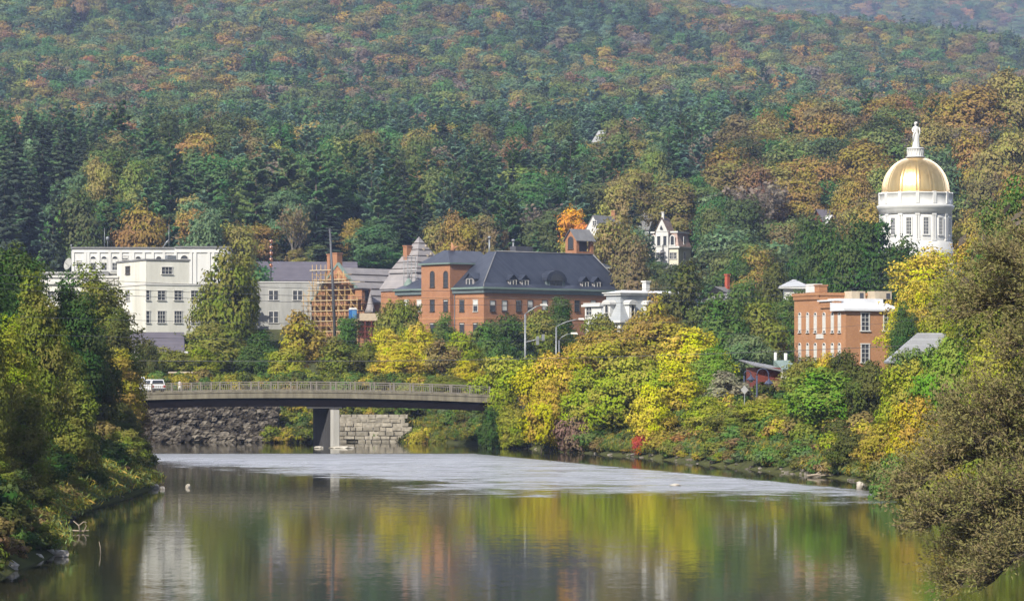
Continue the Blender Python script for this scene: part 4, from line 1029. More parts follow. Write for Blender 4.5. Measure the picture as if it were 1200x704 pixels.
for px, w in ((173.2, .55), (189, 1.25), (208.5, 1.25), (228, 1.25), (243, 1.25)):
    B.win('R', px, 340.5, 351.5, w, frame=TRIM, cols=2 if w > 1 else 1, rows=3)
    B.win('R', px, 364.5, 378, w, frame=TRIM, cols=3 if w > 1 else 1, rows=3)
B.win('L', 150, 340.5, 352, 2.0, frame=TRIM, cols=3, rows=3); B.win('L', 150, 365, 377, 2.0, frame=TRIM, cols=3, rows=3)
mb = MB(); mb.box(uP*.55, uP*.75, 1, 2.2, zp+.25, zp+.9); B.part('roof_vent', mb, STEEL)
# wing to the left with stacked parapet bands
C = Bld('white_wing', 47, 480, 4, 8.5, 'long low white wing with grey parapet bands left of the stepped penthouse', 'building', 'white buildings on the left')
u2 = C.U(139); z1 = C.Z(333)
mb = MB(); mb.box(0, u2, 0, 9, -3, z1); C.part('wall', mb, WHITE2)
mb = MB(); mb.box(-.3, u2, -.35, 9.2, z1, z1+.5); mb.box(0, u2, 0, 9, z1+.5, z1+1.1); mb.box(-.2, u2, -.25, 9.2, z1+1.1, z1+1.4); C.part('parapet', mb, TRIM)
zq = C.Z(318.5, 0, 2)
mb = MB(); mb.box(.3, u2, 1.5, 8.6, z1+1.4, zq-.3); mb.box(0, u2, 1.2, 8.8, zq-.3, zq); C.part('roof_band', mb, GREYW)
mb = MB(); mb.box(C.U(108), C.U(127), .6, 1.45, z1+1.4, C.Z(318.2, 8, .6)); C.part('roof_cabin', mb, ROOFG)
for px in (60, 72, 84, 96, 113, 127): C.win('R', px, 341.5, 349, 1.0, frame=TRIM, cols=2, rows=2)
# upper hall
D = Bld('white_arched_hall', 84.5, 520, 3, 12.5, 'bright white hall with blind arches and pilasters rising behind the penthouse block', 'building', 'white buildings on the left')
u3 = D.U(267); uc = D.U(205); z3 = D.Z(291.2)
mb = MB(); mb.box(0, uc, 0, 16, -4, z3); mb.box(uc+.003, u3, -.8, 16, -4, z3+.12); D.part('wall', mb, WHITE)
mb = MB(); mb.box(-.25, uc, -.25, 16, z3, z3+.28); mb.box(uc+.01, u3+.25, -1.05, 16, z3+.121, z3+.42); D.part('cornice', mb, ROOFG)
mb = MB()
for px in (85.6, 100, 103.5, 115.5, 128.5, 141.5, 153, 156, 168.5, 179, 192): u = D.U(px); mb.box(u-.24, u+.24, -.18, -.002, 0, z3-.5)
mb.box(.0, uc, -.2, -.003, z3-.72, z3-.5)
for px in (206, 224, 229, 245, 250, 266): u = D.U(px); mb.box(u-.25, u+.25, -.98, -.802, 0, z3-.5)
mb.box(uc+.1, u3, -1.0, -.803, z3-.72, z3-.5)
D.part('pilaster', mb, WHITE)
for px in (109.2, 122, 134.8, 162, 186): D.win('R', px, 303.5, 316.5, .95, arch=True, frame=WHITE, blind=.35, cols=2, rows=3, tf=.16)
D.win('R', 92.3, 305.5, 313, .8, frame=TRIM, blind=.3); D.win('R', 146.5, 300, 304, 1.0, frame=TRIM, rows=1, blind=.6); D.win('R', 197.5, 299, 304.5, .9, frame=TRIM, rows=2, blind=.4)
D.win('R', 216, 303.5, 312, 1.3, off=-.8, arch=True, frame=TRIM, cols=3, rows=2, blind=.1)
def mast(name, px, py0, py1, d, r, label, grp=None, extra=None, m=None):
    z0 = Zp(py1, d)-.4; z1 = Zp(py0, d); root = empty(name, (X(px, d), d, z0), 0, label, 'antenna', grp)
    mb = MB(); mb.tube([(0,0,0),(0,0,(z1-z0)*.5),(0,0,z1-z0)], [r, r*.8, r*.5], 6); mb.build('pole', m or STEEL, root)
    mb = MB(); mb.box(-r*2.5, r*2.5, -r*2.5, r*2.5, 0, .12); mb.build('base_plate', DSTEEL, root)
    if extra: 
        mb = MB(); extra(mb, z1-z0); mb.build('antenna_head', STEEL, root)
mast('antenna_mast', 122.5, 267, 291, 535, .07, 'taller of two thin white antenna masts on the white hall roof', 'rooftop antennas')
mast('antenna_mast', 126, 277, 291, 535, .07, 'shorter antenna mast with white drum head on the white hall roof', 'rooftop antennas', lambda mb, h: mb.lathe([(.02,h-.8),(.3,h-.7),(.33,h-.2),(.05,h)], 10))
mast('antenna_mast', 198, 263, 291, 540, .08, 'lone rooftop aerial with dark bracket, toward the right of the hall', 'rooftop antennas', lambda mb, h: mb.tube([(-1.2,0,.3),(-.4,0,1.6),(0,0,1.9)], .18, 5))
mast('antenna_mast', 83.5, 286, 318, 500, .06, 'slim pole beside the satellite dish at the left of the hall', 'rooftop antennas', lambda mb, h: mb.lathe([(.02,h-.5),(.14,h-.4),(.14,h-.1),(.02,h)], 8))
d = 498; root = empty('satellite_dish', (X(81, d), d, Zp(318, d)), R(-20), 'round pale satellite dish on the roof left of the white hall', 'satellite dish')
t = MB(); t.lathe([(.05,0),(.5,.06),(.95,.25),(1.05,.34),(.93,.30),(.5,.12),(.05,.06)], 20)
o = t.build('dish', GREYW, root, (0, 0, 1.2)); o.rotation_euler = (R(75), 0, R(-25))
mb = MB(); mb.tube([(0,.1,-.6),(0,.1,1.2)], .07, 6); mb.build('stand', STEEL, root)
mb = MB(); mb.tube([(0,0,.9),(-.2,-.9,1.4),(-.1,-.95,1.45)], .04, 5); mb.build('feed_arm', STEEL, root)

# slate shed in front, low white building under it
B = Bld('slate_roofed_shed', 147, 395, 8, 6.8, 'low building with purplish slate roof before the white block', 'building')
u = B.U(212); ze = B.Z(412)
mb = MB(); mb.box(0, u, 0, 7, -2, ze); B.part('wall', mb, GREYW)
zr = B.Z(389, 0, 3.5); mb = MB(); gable_x(mb, 0, u, 0, 7, ze, zr-.2, .5); B.part('roof', mb, SHING)
mb = MB(); pent(mb, 'x', 0, 7, .1, ze, zr-.25, .2); pent(mb, 'x', 0, 7, u-.1, ze, zr-.25, .2); B.part('gable_wall', mb, GREYW)
B = Bld('white_garage', 155, 386, 6, 6.6, 'low white flat building peeking between trees under the slate roof', 'building')
u = B.U(218); z = B.Z(414)
mb = MB(); mb.box(0, u, 0, 6, -2, z); B.part('wall', mb, WHITE2)
mb = MB(); mb.box(-.25, u+.25, -.3, 6.2, z, z+.3); B.part('roof', mb, WHITE)
for px in (172, 190, 206): B.win('R', px, 420, 428, 1.0)
# bus shelter / pavilion behind the railing
B = Bld('open_shelter', 200, 372, 3, 6.3, 'small flat-roofed open shelter with white side panels behind the bridge railing', 'shelter')
u = B.U(225); z = B.Z(437)
mb = MB(); mb.box(-.3, u+.3, -.3, 2.2, z, z+.18); B.part('roof', mb, WOODP)
mb = MB()
for a in (.0, u*.5, u-.12):
    for y in (0, 1.8): mb.box(a, a+.12, y, y+.12, -1, z)
B.part('post', mb, DTRIM)
mb = MB(); mb.box(.2, u*.48, 1.84, 1.9, .5, 1.7); mb.box(u*.56, u-.2, 1.84, 1.9, .5, 1.7); B.part('back_panel', mb, WHITE2)
mb = MB(); mb.box(.4, u-.4, 1.2, 1.6, .42, .5); mb.box(.5, .6, 1.2, 1.6, -.2, .42); mb.box(u-.6, u-.5, 1.2, 1.6, -.2, .42); B.part('bench', mb, WOODP)

# ================================================================== 2. grey concrete block, long dark roof, copper balls
B = Bld('grey_concrete_block', 297, 580, 6, 11, 'grey concrete block with dark paired windows left of the scaffolding', 'building')
u = B.U(392); z = B.Z(331)
mb = MB(); mb.box(0, u, 0, 12, -3, z); B.part('wall', mb, GREYW)
mb = MB(); mb.box(-.1, u+.1, -.15, 12.1, z, z+.22); B.part('coping', mb, TRIM)
for px in (320.5, 348.7, 376):
    for i, dx in ((0, -2.9), (1, 2.9)):
        B.win('R', px+dx, 340.5, 351.5, .82, frame=TRIM, cols=1, rows=2); B.win('R', px+dx, 365, 378, .82, frame=TRIM, cols=1, rows=2)
B = Bld('long_roofed_hall', 288, 596, 6, 13, 'long low hall with dark purplish gable roof behind the grey block', 'building')
u = B.U(418); ze = B.Z(328); zr = B.Z(306.5, 10, 8)
mb = MB(); mb.box(0, u, 0, 16, -3, ze); B.part('wall', mb, GREYW)
mb = MB(); gable_x(mb, 0, u, 0, 16, ze, zr-.2, .5); B.part('roof', mb, SHING)
mb = MB(); pent(mb, 'x', 0, 16, .1, ze, zr-.3, .2); pent(mb, 'x', 0, 16, u-.1, ze, zr-.3, .2); B.part('gable_wall', mb, WHITE2)
d = 583; root = empty('copper_ball_pole', (X(317.5, d), d, Zp(331, d)), 0, 'dark pole with a stack of copper balls on the grey block', 'pole ornament')
mb = MB(); h = Zp(284, d)-Zp(331, d); mb.tube([(0,0,0),(0,0,h)], .14, 8); mb.build('pole', DSTEEL, root)
for i in range(5):
    mb = MB(); r = .42; zc = h-.25-i*1.2+ .4; mb.lathe([(.03,zc-r),(r*.7,zc-r*.7),(r,zc),(r*.7,zc+r*.7),(.03,zc+r)], 12); mb.build('ball', COPPER, root)

# ================================================================== 3. brick church with scaffolding
B = Bld('brick_church', 427, 560, 48, 11, 'brick church with steep slate roof, its gable behind timber scaffolding', 'church')
vG = B.V(365); uN = B.U(487); ze = B.Z(353); zr = B.Z(311, 0, vG/2)
mb = MB(); mb.box(0, uN, 0, vG, -3, ze); B.part('wall', mb, BRICK)
mb = MB(); pent(mb, 'x', 0, vG, .0, ze, zr, .4); B.part('gable_wall', mb, BRICK)
mb = MB(); gable_x(mb, .45, uN, 0, vG, ze, zr-.6, .35, .22); rf = B.part('roof', mb, SLATE2)
mb = MB()   # raised gable coping, verdigris stained
for (a, b_) in ((0, vG/2), (vG, vG/2)):
    e = .35 if a else -.35
    za = ze-.3; mb.add([(-.12,a+e,za),(.5,a+e,za),(.5,b_,zr+.05),(-.12,b_,zr+.05),(-.12,a+e,za+.5),(.5,a+e,za+.5),(.5,b_,zr+.6),(-.12,b_,zr+.6)],
        [(0,3,2,1),(4,5,6,7),(0,1,5,4),(1,2,6,5),(2,3,7,6),(3,0,4,7)])
B.part('gable_coping', mb, TEAL)
p = xpx(B, 395, 318, 'L', 2.2); chimney(B, 2.2, p[1], ze, B.Z(297.5, 2.2, p[1]), 1.45)
p = xpx(B, 386.5, 318, 'L', 2.6); chimney(B, 2.6, p[1], ze, B.Z(299, 2.6, p[1]), .8)
mb = MB()   # roof brackets laid along the slope during works
for k in range(4):
    t = (k+.6)/4.6; y = t*vG/2; z = ze+t*(zr-.6-ze)+.25; mb.box(1, uN-.5, y-.12, y+.12, z, z+.14)
B.part('roof_plank', mb, DTRIM, rf)
# brick dormer, cone turret and loading deck
p = xpx(B, 429, 344, 'R', -.1); u0 = B.U(424, -.9); u1 = B.U(434, -.9)
mb = MB(); mb.box(u0, u1, -.9, 3, ze-.5, B.Z(338.5, u0, -.9)); B.part('dormer', mb, BRICK)
mb = MB(); zt_ = B.Z(338.5, u0, -.9); mb.box(u0-.2, u1+.2, -1.2, 3.2, zt_, zt_+.18); B.part('dormer_roof', mb, SLATE2)
B.win_at(((u0+u1)/2+.1, -.9), Vector((1,0,0)), Vector((0,-1,0)), ze+.1, zt_-.3, .8, frame=DTRIM, cols=1, rows=1)
w = B.w(0, 0)
tc = X(434, 464)-0; T = Bld('cone_turret', 434, 556, 0, 11, 'grey conical spire of a small turret beside the blue toilet cabin', 'turret')
zb = T.Z(366); za = T.Z(342)
mb = MB(); mb.lathe([(.75,-3),(.75,zb)], 14, smooth=False); T.part('wall', mb, BRICK)
mb = MB(); mb.lathe([(1.15,zb),(.78,zb+.85),(.05,za),(.01,za+.1)], 14); T.part('spire', mb, SLATE2)
mb = MB(); mb.tube([(0,0,za),(0,0,za+.7)], .03, 5); T.part('finial', mb, COPPER)
mb = MB(); mb.box(.2, .55, -1.3, -.8, zb+.1, zb+1.0); T.part('lucarne', mb, SLATE2)
# scaffolding in front of the gable
S = Bld('timber_scaffolding', 427, 559.2, 48, 11, 'yellow timber and tube scaffolding before the brick church gable', 'scaffolding')
sv = S.V(364)
def slope_z(v): return ze+(zr-ze)*(1-abs(v-vG/2)/(vG/2)) if 0 < v < vG else ze
nv = 9
for i in range(nv+1):
    v = sv*i/nv; zt_ = min(B.Z(318, 0, vG/2), slope_z(min(max(v, .01), vG-.01))+1.6)
    if i < 3: zt_ = slope_z(max(v, .01))+.9
    for q in (-2.0, -.7): 
        mb = MB(); mb.tube([(q, v, -3), (q, v, zt_)], .07, 5); S.part('upright', mb, WOODY)
for k in range(8):
    z = 1.4+k*2.0
    vs = [v for v in [sv*i/nv for i in range(nv+1)] if slope_z(min(max(v,.01), vG-.01))+1.5 > z]
    if len(vs) < 2: continue
    mb = MB(); mb.box(-2.1, -.6, vs[0]-.3, vs[-1]+.5, z, z+.09); S.part('deck_plank', mb, WOODP)
    mb = MB()
    for q in (-2.08, -.62): mb.tube([(q, vs[0]-.4, z+1.0), (q, vs[-1]+.5, z+1.0)], .045, 5); mb.tube([(q, vs[0]-.4, z-.08), (q, vs[-1]+.5, z-.08)], .06, 5)
    S.part('guard_rail', mb, WOODY)
    mb = MB()
    for i in range(0, len(vs)-1, 2): mb.tube([(-2.12, vs[i], z), (-2.12, vs[i+1], z+1.9)], .045, 5)
    S.part('cross_brace', mb, WOODY)
for py, p0, p1 in ((317.5, 365, 390), (332, 372, 424)):
    a = xpx(S, p0, py, 'L', -2.4); b_ = xpx(S, p1, py, 'L', -2.4)
    mb = MB(); mb.box(-2.9, -1.6, b_[1], a[1], a[2], a[2]+.16); S.part('deck_plank', mb, WOODP)
mb = MB()
for px in (366, 371, 376, 381): a = xpx(S, px, 317.5, 'L', -2.4); mb.tube([(-2.4, a[1], a[2]-5), (-2.4, a[1], a[2]+1.2)], .06, 5)
S.part('upright', mb, WOODY)
# loading deck with red brick base and toilet
B = Bld('loading_deck', 420, 550, 14, 11, 'pale timber loading deck on red framing under the cone turret', 'platform')
u = B.U(443.5); z = B.Z(375.5)
mb = MB(); mb.box(0, u, 0, 3, z, z+1.4); B.part('deck', mb, WOODP)
mb = MB()
for k in range(4):
    for y in (.1, 2.8): mb.box(u*k/3*.96, u*k/3*.96+.14, y, y+.14, -3, z)
for zz_ in (z-1.2, z-2.2, z-3.1): mb.box(0, u, .04, .18, zz_, zz_+.14); 
B.part('framing', mb, REDW)
mb = MB(); mb.box(.3, u-.3, 2.1, 2.4, -3, z-.1); B.part('back_wall', mb, BRICK)
d = 549; root = empty('portable_toilet', (X(413.3, d), d+.6, Zp(373.5, d)), R(24), 'blue portable toilet cabin with white roof beside the scaffolding', 'portable toilet')
BLUE = mat('blue_plastic', (.03,.14,.40), (.02,.10,.30), rough=.4, scale=2)
mb = MB(); mb.box(-.6, .6, -.6, .6, 0, 1.75); mb.build('cabin', BLUE, root)
mb = MB(); mb.add([(-.66,-.66,1.75),(.66,-.66,1.75),(.66,.66,1.75),(-.66,.66,1.75),(-.45,-.5,2.1),(.45,-.5,2.1),(.45,.5,2.1),(-.45,.5,2.1)], [(0,3,2,1),(4,5,6,7),(0,1,5,4),(1,2,6,5),(2,3,7,6),(3,0,4,7)]); mb.build('roof', WHITE, root)
mb = MB(); mb.box(-.42, .42, -.64, -.605, .1, 1.62); mb.build('door', mat('pale_blue_plastic', (.10,.28,.55), rough=.4), root)
root2 = root; mb = MB(); mb.box(-.9, .9, -.9, .9, -.16, 0); mb.build('skid', WOODP, root)
d = 549; tq = empty('scaffold_tower', (X(413.3, d), d+.6, Zp(373.5, d)-.18), 0, 'slim timber tower carrying the blue toilet cabin', 'scaffolding')
mb = MB(); h = Zp(373.5, d)-.18-8
for a in (-.9, .9):
    for b_ in (-.9, .9): mb.tube([(a,b_,-h),(a,b_,0)], .07, 5)
mb.build('upright', WOODY, tq); mb = MB(); mb.box(-1,1,-1,1,-.1,0.0); mb.build('platform', WOODP, tq)
# leaning dark mast
a = P(386.5, 268, 440); b_ = P(393.5, 400, 440); root = empty('steel_mast', b_, 0, 'tall dark steel mast leaning left before the brick chimneys', 'mast')
mb = MB(); q = a-b_; mb.tube([(0,0,-3), q*.5, q], [.24,.21,.13], 8); mb.build('pole', DSTEEL, root)
mb = MB(); mb.tube([q*.985+Vector((-.35,0,0)), q*.985+Vector((.35,0,0))], .05, 5); mb.build('crossbar', DSTEEL, root)

# ================================================================== 4. pyramid roof
B = Bld('pyramid_roofed_tower', 488, 545, 42, 12, 'square tower with weathered pyramid slate roof left of the brick block', 'tower')
vL = B.V(450.5); uR = B.U(522); s_ = (vL+uR)/2; zb = B.Z(318); za = B.Z(277, s_/2, s_/2)
mb = MB(); mb.box(.8, s_-.8, .8, s_-.8, -3, zb); B.part('wall', mb, BRICK)
mb = MB(); mb.add([(0,0,zb),(s_,0,zb),(s_,s_,zb),(0,s_,zb),(s_/2,s_/2,za),(0,0,zb-.2),(s_,0,zb-.2),(s_,s_,zb-.2),(0,s_,zb-.2)], [(0,1,4),(1,2,4),(2,3,4),(3,0,4),(5,8,7,6),(0,5,6,1),(1,6,7,2),(2,7,8,3),(3,8,5,0)]); rf = B.part('roof', mb, SLATE2)
mb = MB()
for k in range(5):     # snow guards / slating staging round the slopes
    t = (k+.5)/5.6; a = s_/2*t; z = zb+(za-zb)*t
    mb.box(a-.14, a-.02, a, s_-a, z+.03, z+.11); mb.box(a, s_-a, a-.14, a-.02, z+.03, z+.11)
B.part('staging_board', mb, DTRIM, rf)
mb = MB()
for (a, z_) in ((.38,.44),(.6,.5),(.3,.62),(.5,.72),(.45,.3)):
    t = z_; yy_ = s_/2*t; x_ = s_*.5+ (a-.35)*s_*.6; z = zb+(za-zb)*t; mb.box(x_-.18, x_+.18, yy_-.16, yy_+.1, z-.1, z+.32)
B.part('slate_patch', mb, WOODP, rf)
p = xpx(B, 478.3, 300, 'L', 2.2); chimney(B, 2.0, p[1], zb-1, B.Z(289, 2.0, p[1]), 1.15)
# skirt roof to the brick wing
mb = MB(); zk = B.Z(338); mb.add([(-2.2,-2.2,zk),(s_,-2.2,zk),(s_,.6,zb),(.6,.6,zb),(.6,s_,zb),(-2.2,s_,zk)], [(0,1,2,3),(0,3,4,5)]); mb.add([(-2.2,-2.2,zk-.3),(s_,-2.2,zk-.3),(s_,.6,zb-.3),(.6,.6,zb-.3),(.6,s_,zb-.3),(-2.2,s_,zk-.3)], [(3,2,1,0),(5,4,3,0)])
B.part('lower_roof', mb, SLATE2)
mb = MB(); mb.box(-1.8, s_, -1.8, s_, -3, zk-.4); B.part('lower_wall', mb, BRICK)
d = 538; root = empty('copper_cupola', (X(479, d), d, Zp(336, d)), 0, 'small green copper cupola with slim spire below the pyramid roof', 'cupola')
mb = MB(); mb.lathe([(1.0,-.4),(1.0,.15),(.85,.6),(.45,1.2),(.14,1.6)], 18); mb.build('dome', TEAL, root)
mb = MB(); mb.lathe([(.8,-6),(.8,-.4)], 12); mb.build('drum', BRICK, root)
mb = MB(); mb.tube([(0,0,1.5),(.3,0,3.6)], [.14,.03], 6); mb.build('spire', STEEL, root)
root = empty('pipe_scaffold', (X(482.5, 540), 540, Zp(336, 548)), R(40), 'narrow grey tube scaffold standing on the slate roof by the cupola', 'scaffolding')
mb = MB()
for a in (-.9, 0, .9):
    for b_ in (0, 1.2): mb.tube([(a,b_,-4),(a,b_,5.6)], .07, 5)
mb.build('upright', STEEL, root)
for k in range(5):
    mb = MB(); mb.box(-1.0, 1.0, -.05, 1.25, k*1.2+.3, k*1.2+.4); mb.build('deck_plank', ROOFG, root)

# ================================================================== 5. the large brick building
B = Bld('brick_hall', 567, 520, 42, 11, 'large brick building with dark blue hipped roof, arched tower and belfry', 'building')
uR = B.U(735); vL = B.V(465.5); ze = B.Z(343); zg_ = B.Z(336)
vt0 = B.V(531.7); vt1 = B.V(498.2)
mb = MB(); mb.box(0, uR, 0, 14, -3, ze); mb.box(.004, 12, 14, vL, -3, ze); B.part('wall', mb, BRICK)
wm = vt1-vt0; mb = MB(); ztw = B.Z(307.5, -.9, vt0); mb.box(-.9, 9, vt0, vt1, -3, ztw); tw = B.part('tower', mb, BRICK)
def cornice(mb, x0, x1, y0, y1, z0, z1, ov):
    mb.box(x0-ov, x1+ov, y0-ov, y1+ov, z0, z1)
mb = MB(); mb.box(-.35, -.002, -.35, vt0, ze, zg_-.35); mb.box(-.35, -.002, vt1, vL+.3, ze, zg_-.35); mb.box(0, uR+.3, -.35, -.002, ze, zg_-.35); mb.box(0, uR, 0, vL, ze, zg_-.4)
B.part('frieze', mb, TEALD)
mb = MB(); mb.box(-.7, 0.2, -.7, vt0-.02, zg_-.35, zg_); mb.box(-.7, .2, vt1+.02, vL+.5, zg_-.35, zg_); mb.box(.2, uR+.6, -.7, .2, zg_-.35, zg_); B.part('gutter', mb, TEAL)
Wm = 12.4; zr = B.Z(294.5, 6.5, 6); hx = 6.2; ux1 = uR
mb = MB(); 
y0 = -.45; y1 = Wm+.4; x0 = -.45; x1 = uR+.45; fl = .12
# flat-topped steep hip with a short bell-cast at the eaves
ym = Wm/2; tw0 = 1.1
E = [(x0,y0,zg_),(x1,y0,zg_),(x1,y1,zg_),(x0,y1,zg_)]
K1 = [(x0+1.0,y0+1.0,zg_+.75),(x1-1.0,y0+1.0,zg_+.75),(x1-1.0,y1-1.0,zg_+.75),(x0+1.0,y1-1.0,zg_+.75)]
xr0 = B.U(577, ym); xr1 = B.U(690, ym)
T4 = [(xr0,ym-tw0,zr),(xr1,ym-tw0,zr),(xr1,ym+tw0,zr),(xr0,ym+tw0,zr)]
fs = []
for a in (0, 4):
    for k in range(4): fs.append((a+k, a+(k+1)%4, a+4+(k+1)%4, a+4+k))
fs.append((8,9,10,11)); fs.append((3,2,1,0))
mb.add(E+K1+T4, fs); rf = B.part('roof', mb, SLATE)
mb = MB()
for (p, q) in ((K1[0], T4[0]), (K1[1], T4[1])): mb.tube([Vector(p)+Vector((-.03,-.03,.06)), Vector(q)+Vector((-.03,-.03,.06))], .12, 5)
mb.tube([Vector(T4[0])+Vector((0,0,.05)), Vector(T4[1])+Vector((0,0,.05))], .13, 5); mb.tube([Vector(K1[0])+Vector((0,0,.0)), Vector(E[0])+Vector((0,0,.06))], .1, 5)
B.part('ridge_cap', mb, ROOFG, rf)
# left wing roof
zt_ = B.Z(324, 4, vL-3); mb = MB(); hip(mb, 0, 12, vt1-.5, vL, zg_, zt_, 3.5, over=.45); B.part('wing_roof', mb, SLATE)
# roof between tower and main roof, and the tower's own roof
zrt = B.Z(293.8, 4, (vt0+vt1)/2)
mb = MB(); x0, x1, y0, y1 = -1.3, 9.4, vt0-.4, vt1+.4; my = (y0+y1)/2
mb.add([(x0,y0,ztw),(x1,y0,ztw),(x1,y1,ztw),(x0,y1,ztw),(x0+2.8,my-.6,zrt),(x1,my-.6,zrt),(x1,my+.6,zrt),(x0+2.8,my+.6,zrt)], [(0,1,5,4),(1,2,6,5),(2,3,7,6),(3,0,4,7),(4,5,6,7),(3,2,1,0)])
B.part('roof', mb, ROOFL if False else SLATE, tw)
mb = MB(); mb.box(-1.35, 9.4, vt0-.42, vt1+.42, ztw-.28, ztw-.02); B.part('eaves', mb, TEAL, tw)
mb = MB(); mb.add([(9.2, vt0, ze+1.5),(9.2, vt1, ze+1.5),(16, vt1, ze+1.5),(16, vt0, ze+1.5),(9.2, vt0, zrt-.6),(9.2, vt1, zrt-.6),(16, vt1, zrt-3),(16, vt0, zrt-3)], [(0,3,2,1),(4,7,6,5),(0,4,5,1),(1,5,6,2),(2,6,7,3),(3,7,4,0)]); B.part('tower_back_roof', mb, SLATE)
mb = MB(); v_ = (vt0+vt1)/2; mb.tube([(3,v_-.3,zrt-.2),(3,v_-.3,zrt+.7),(3,v_+.1,zrt+1.5)], [.5,.35,.08], 7); mb.tube([(3,v_-.3,zrt+.2),(3.6,v_-1,zrt+.8)], [.3,.12], 6); B.part('terracotta_finial', mb, BRICK2)
# belt courses
mb = MB()
for py in (348, 372.5): z = B.Z(py); mb.box(-.06, -.003, 0, vt0-.003, z-.18, z+.18); mb.box(-.96, -.903, vt0, vt1, z-.18, z+.18); mb.box(0, uR, -.06, -.003, z-.18, z+.18); mb.box(-.06, -.003, vt1+.003, vL, z-.18, z+.18)
B.part('belt_course', mb, BRICK2)
for px, off, bl in ((476.6,0,.7),(491.5,0,.5),(506.8,-.9,0),(522.5,-.9,.1),(541.5,0,.05),(557.4,0,.45)):
    B.win('L', px, 351.5, 364.8, 1.15, off=off, frame=DTRIM if bl < .2 else TRIM, cols=1, rows=2, blind=bl, tf=.08)
    B.win('L', px, 378.6, 391.8, 1.15, off=off, frame=DTRIM if px not in (522.5,) else TRIM, cols=1, rows=2, blind=.6 if px == 522.5 else .1, tf=.08)
for px in (506.8, 522.5): B.win('L', px, 321.5, 336.5, 1.15, off=-.9, arch=True, frame=DTRIM, cols=1, rows=3, tf=.08)
for i, px in enumerate((577,591,607.5,621,638,655,676,695,713,727)):
    B.win('R', px, 352, 364.8, 1.2, frame=DTRIM, cols=1, rows=2, tf=.06, blind=(.45,.9,.1,.6,.85,.3,0,.5,.2,.2)[i])
    if i < 5: B.win('R', px, 379, 391.8, 1.2, frame=DTRIM, cols=1, rows=2, blind=.4)
mb = MB(); z = B.Z(343); mb.tube([(-.1, vt0-.35, -2), (-.1, vt0-.35, ze)], .10, 6); B.part('downpipe', mb, DSTEEL)
# dormers on the long slope
sl = (Wm/2-tw0-1+.45)/(zr-zg_-.75)
def dormer(px, w, h, arch=False):
    u = B.U(px, .3); zb_ = zg_+.1; y = .35; par = MB(); par.box(u-w/2, u+w/2, y, y+4.2, zb_, zb_+h)
    dd = B.part('dormer', par, TEALD if arch else SLATE2); mb = MB()
    if arch:
        k = 9; pr = [(u+math.cos(math.pi*i/k)*(w/2+.25), zb_+h-.2+math.sin(math.pi*i/k)*(w/2-.4)) for i in range(k+1)]
        mb.poly([(a, y-.3, b_) for a, b_ in pr], (0,-1,0), 5.2)
    else: gable_y(mb, u-w/2, u+w/2, y, y+4.4, zb_+h, zb_+h+w*.42, .22, .12); pent(mb, 'y', u-w/2, u+w/2, y-.0, zb_+h, zb_+h+w*.40, 4)
    B.part('roof', mb, SLATE, dd)
    gl = MB(); gl.box(u-w*.34, u+w*.34, y-.05, y-.003, zb_+.2, zb_+h-.15)
    if arch: gl.poly([(u+math.cos(math.pi*i/8)*w*.34, y-.35, zb_+h-.2+math.sin(math.pi*i/8)*w*.3) for i in range(9)], (0,-1,0), .04)
    g_ = B.part('pane', gl, GLASS, dd)
    fr = MB(); fr.box(u-.06, u+.06, y-.09, y-.052, zb_+.2, zb_+h-.15); fr.box(u-w*.36, u+w*.36, y-.1, y-.055, zb_+.1, zb_+.22); fr.box(u-w*.38, u-w*.34, y-.1, y-.002, zb_+.1, zb_+h-.1); fr.box(u+w*.34, u+w*.38, y-.1, y-.002, zb_+.1, zb_+h-.1); B.part('frame', fr, TRIM if not arch else TEALD, dd)
for px in (601.5, 615.5, 686, 700): dormer(px, 2.0, 1.35)
dormer(651.5, 4.6, 1.5, True)
# dormer on the left slope
v = B.V(551, .4); mb = MB(); mb.box(.3, 4.2, v-1.1, v+1.1, zg_+.1, zg_+1.6); dd = B.part('dormer', mb, SLATE2); mb = MB(); gable_x(mb, .3, 4.4, v-1.1, v+1.1, zg_+1.6, zg_+2.5, .25, .12); pent(mb, 'x', v-1.1, v+1.1, .3, zg_+1.6, zg_+2.45, 3); B.part('roof', mb, SLATE, dd)
mb = MB(); mb.box(.24, .297, v-.7, v+.7, zg_+.3, zg_+1.45); B.part('pane', mb, GLASS, dd); mb = MB(); mb.box(.2, .236, v-.05, v+.05, zg_+.3, zg_+1.45); B.part('frame', mb, TRIM, dd)
# belfry
ub = B.U(675.5, 7.6); yb = 7.6; vb = B.V(662.5, ub)-yb; ue = B.U(695.5, 7.6)
zbf = zr-2.2; zbt = B.Z(280, ub, yb)
mb = MB(); mb.box(ub, ue, yb, yb+vb, zbf, B.Z(294.5, ub, yb)); bf = B.part('belfry', mb, BRICK)
zo = B.Z(294.5, ub, yb); mb = MB(); mb.box(ub, ub+.7, yb, yb+.7, zo, zbt); mb.box(ue-.7, ue, yb, yb+.7, zo, zbt); mb.box(ub, ue, yb+vb-.7, yb+vb, zo, zbt); mb.box(ub, ub+.4, yb+.7, yb+vb-.7, zo, zbt); mb.box(ub+.7, ue-.7, yb, yb+.5, zbt-.3, zbt); B.part('pier', mb, BRICK, bf)
mb = MB(); mb.box(ub+.6, ue-.6, yb+1.2, yb+vb-1, zo, zbt-.1); B.part('louvre', mb, DSTEEL, bf)
mb = MB(); gable_x(mb, ub, ue, yb, yb+vb, zbt, B.Z(269, ub, yb+vb/2), .35, .14); B.part('roof', mb, ROOFG, bf)
mb = MB(); pent(mb, 'x', yb, yb+vb, ub, zbt, B.Z(270, ub, yb+vb/2), .3); B.part('gable_wall', mb, BRICK, bf)
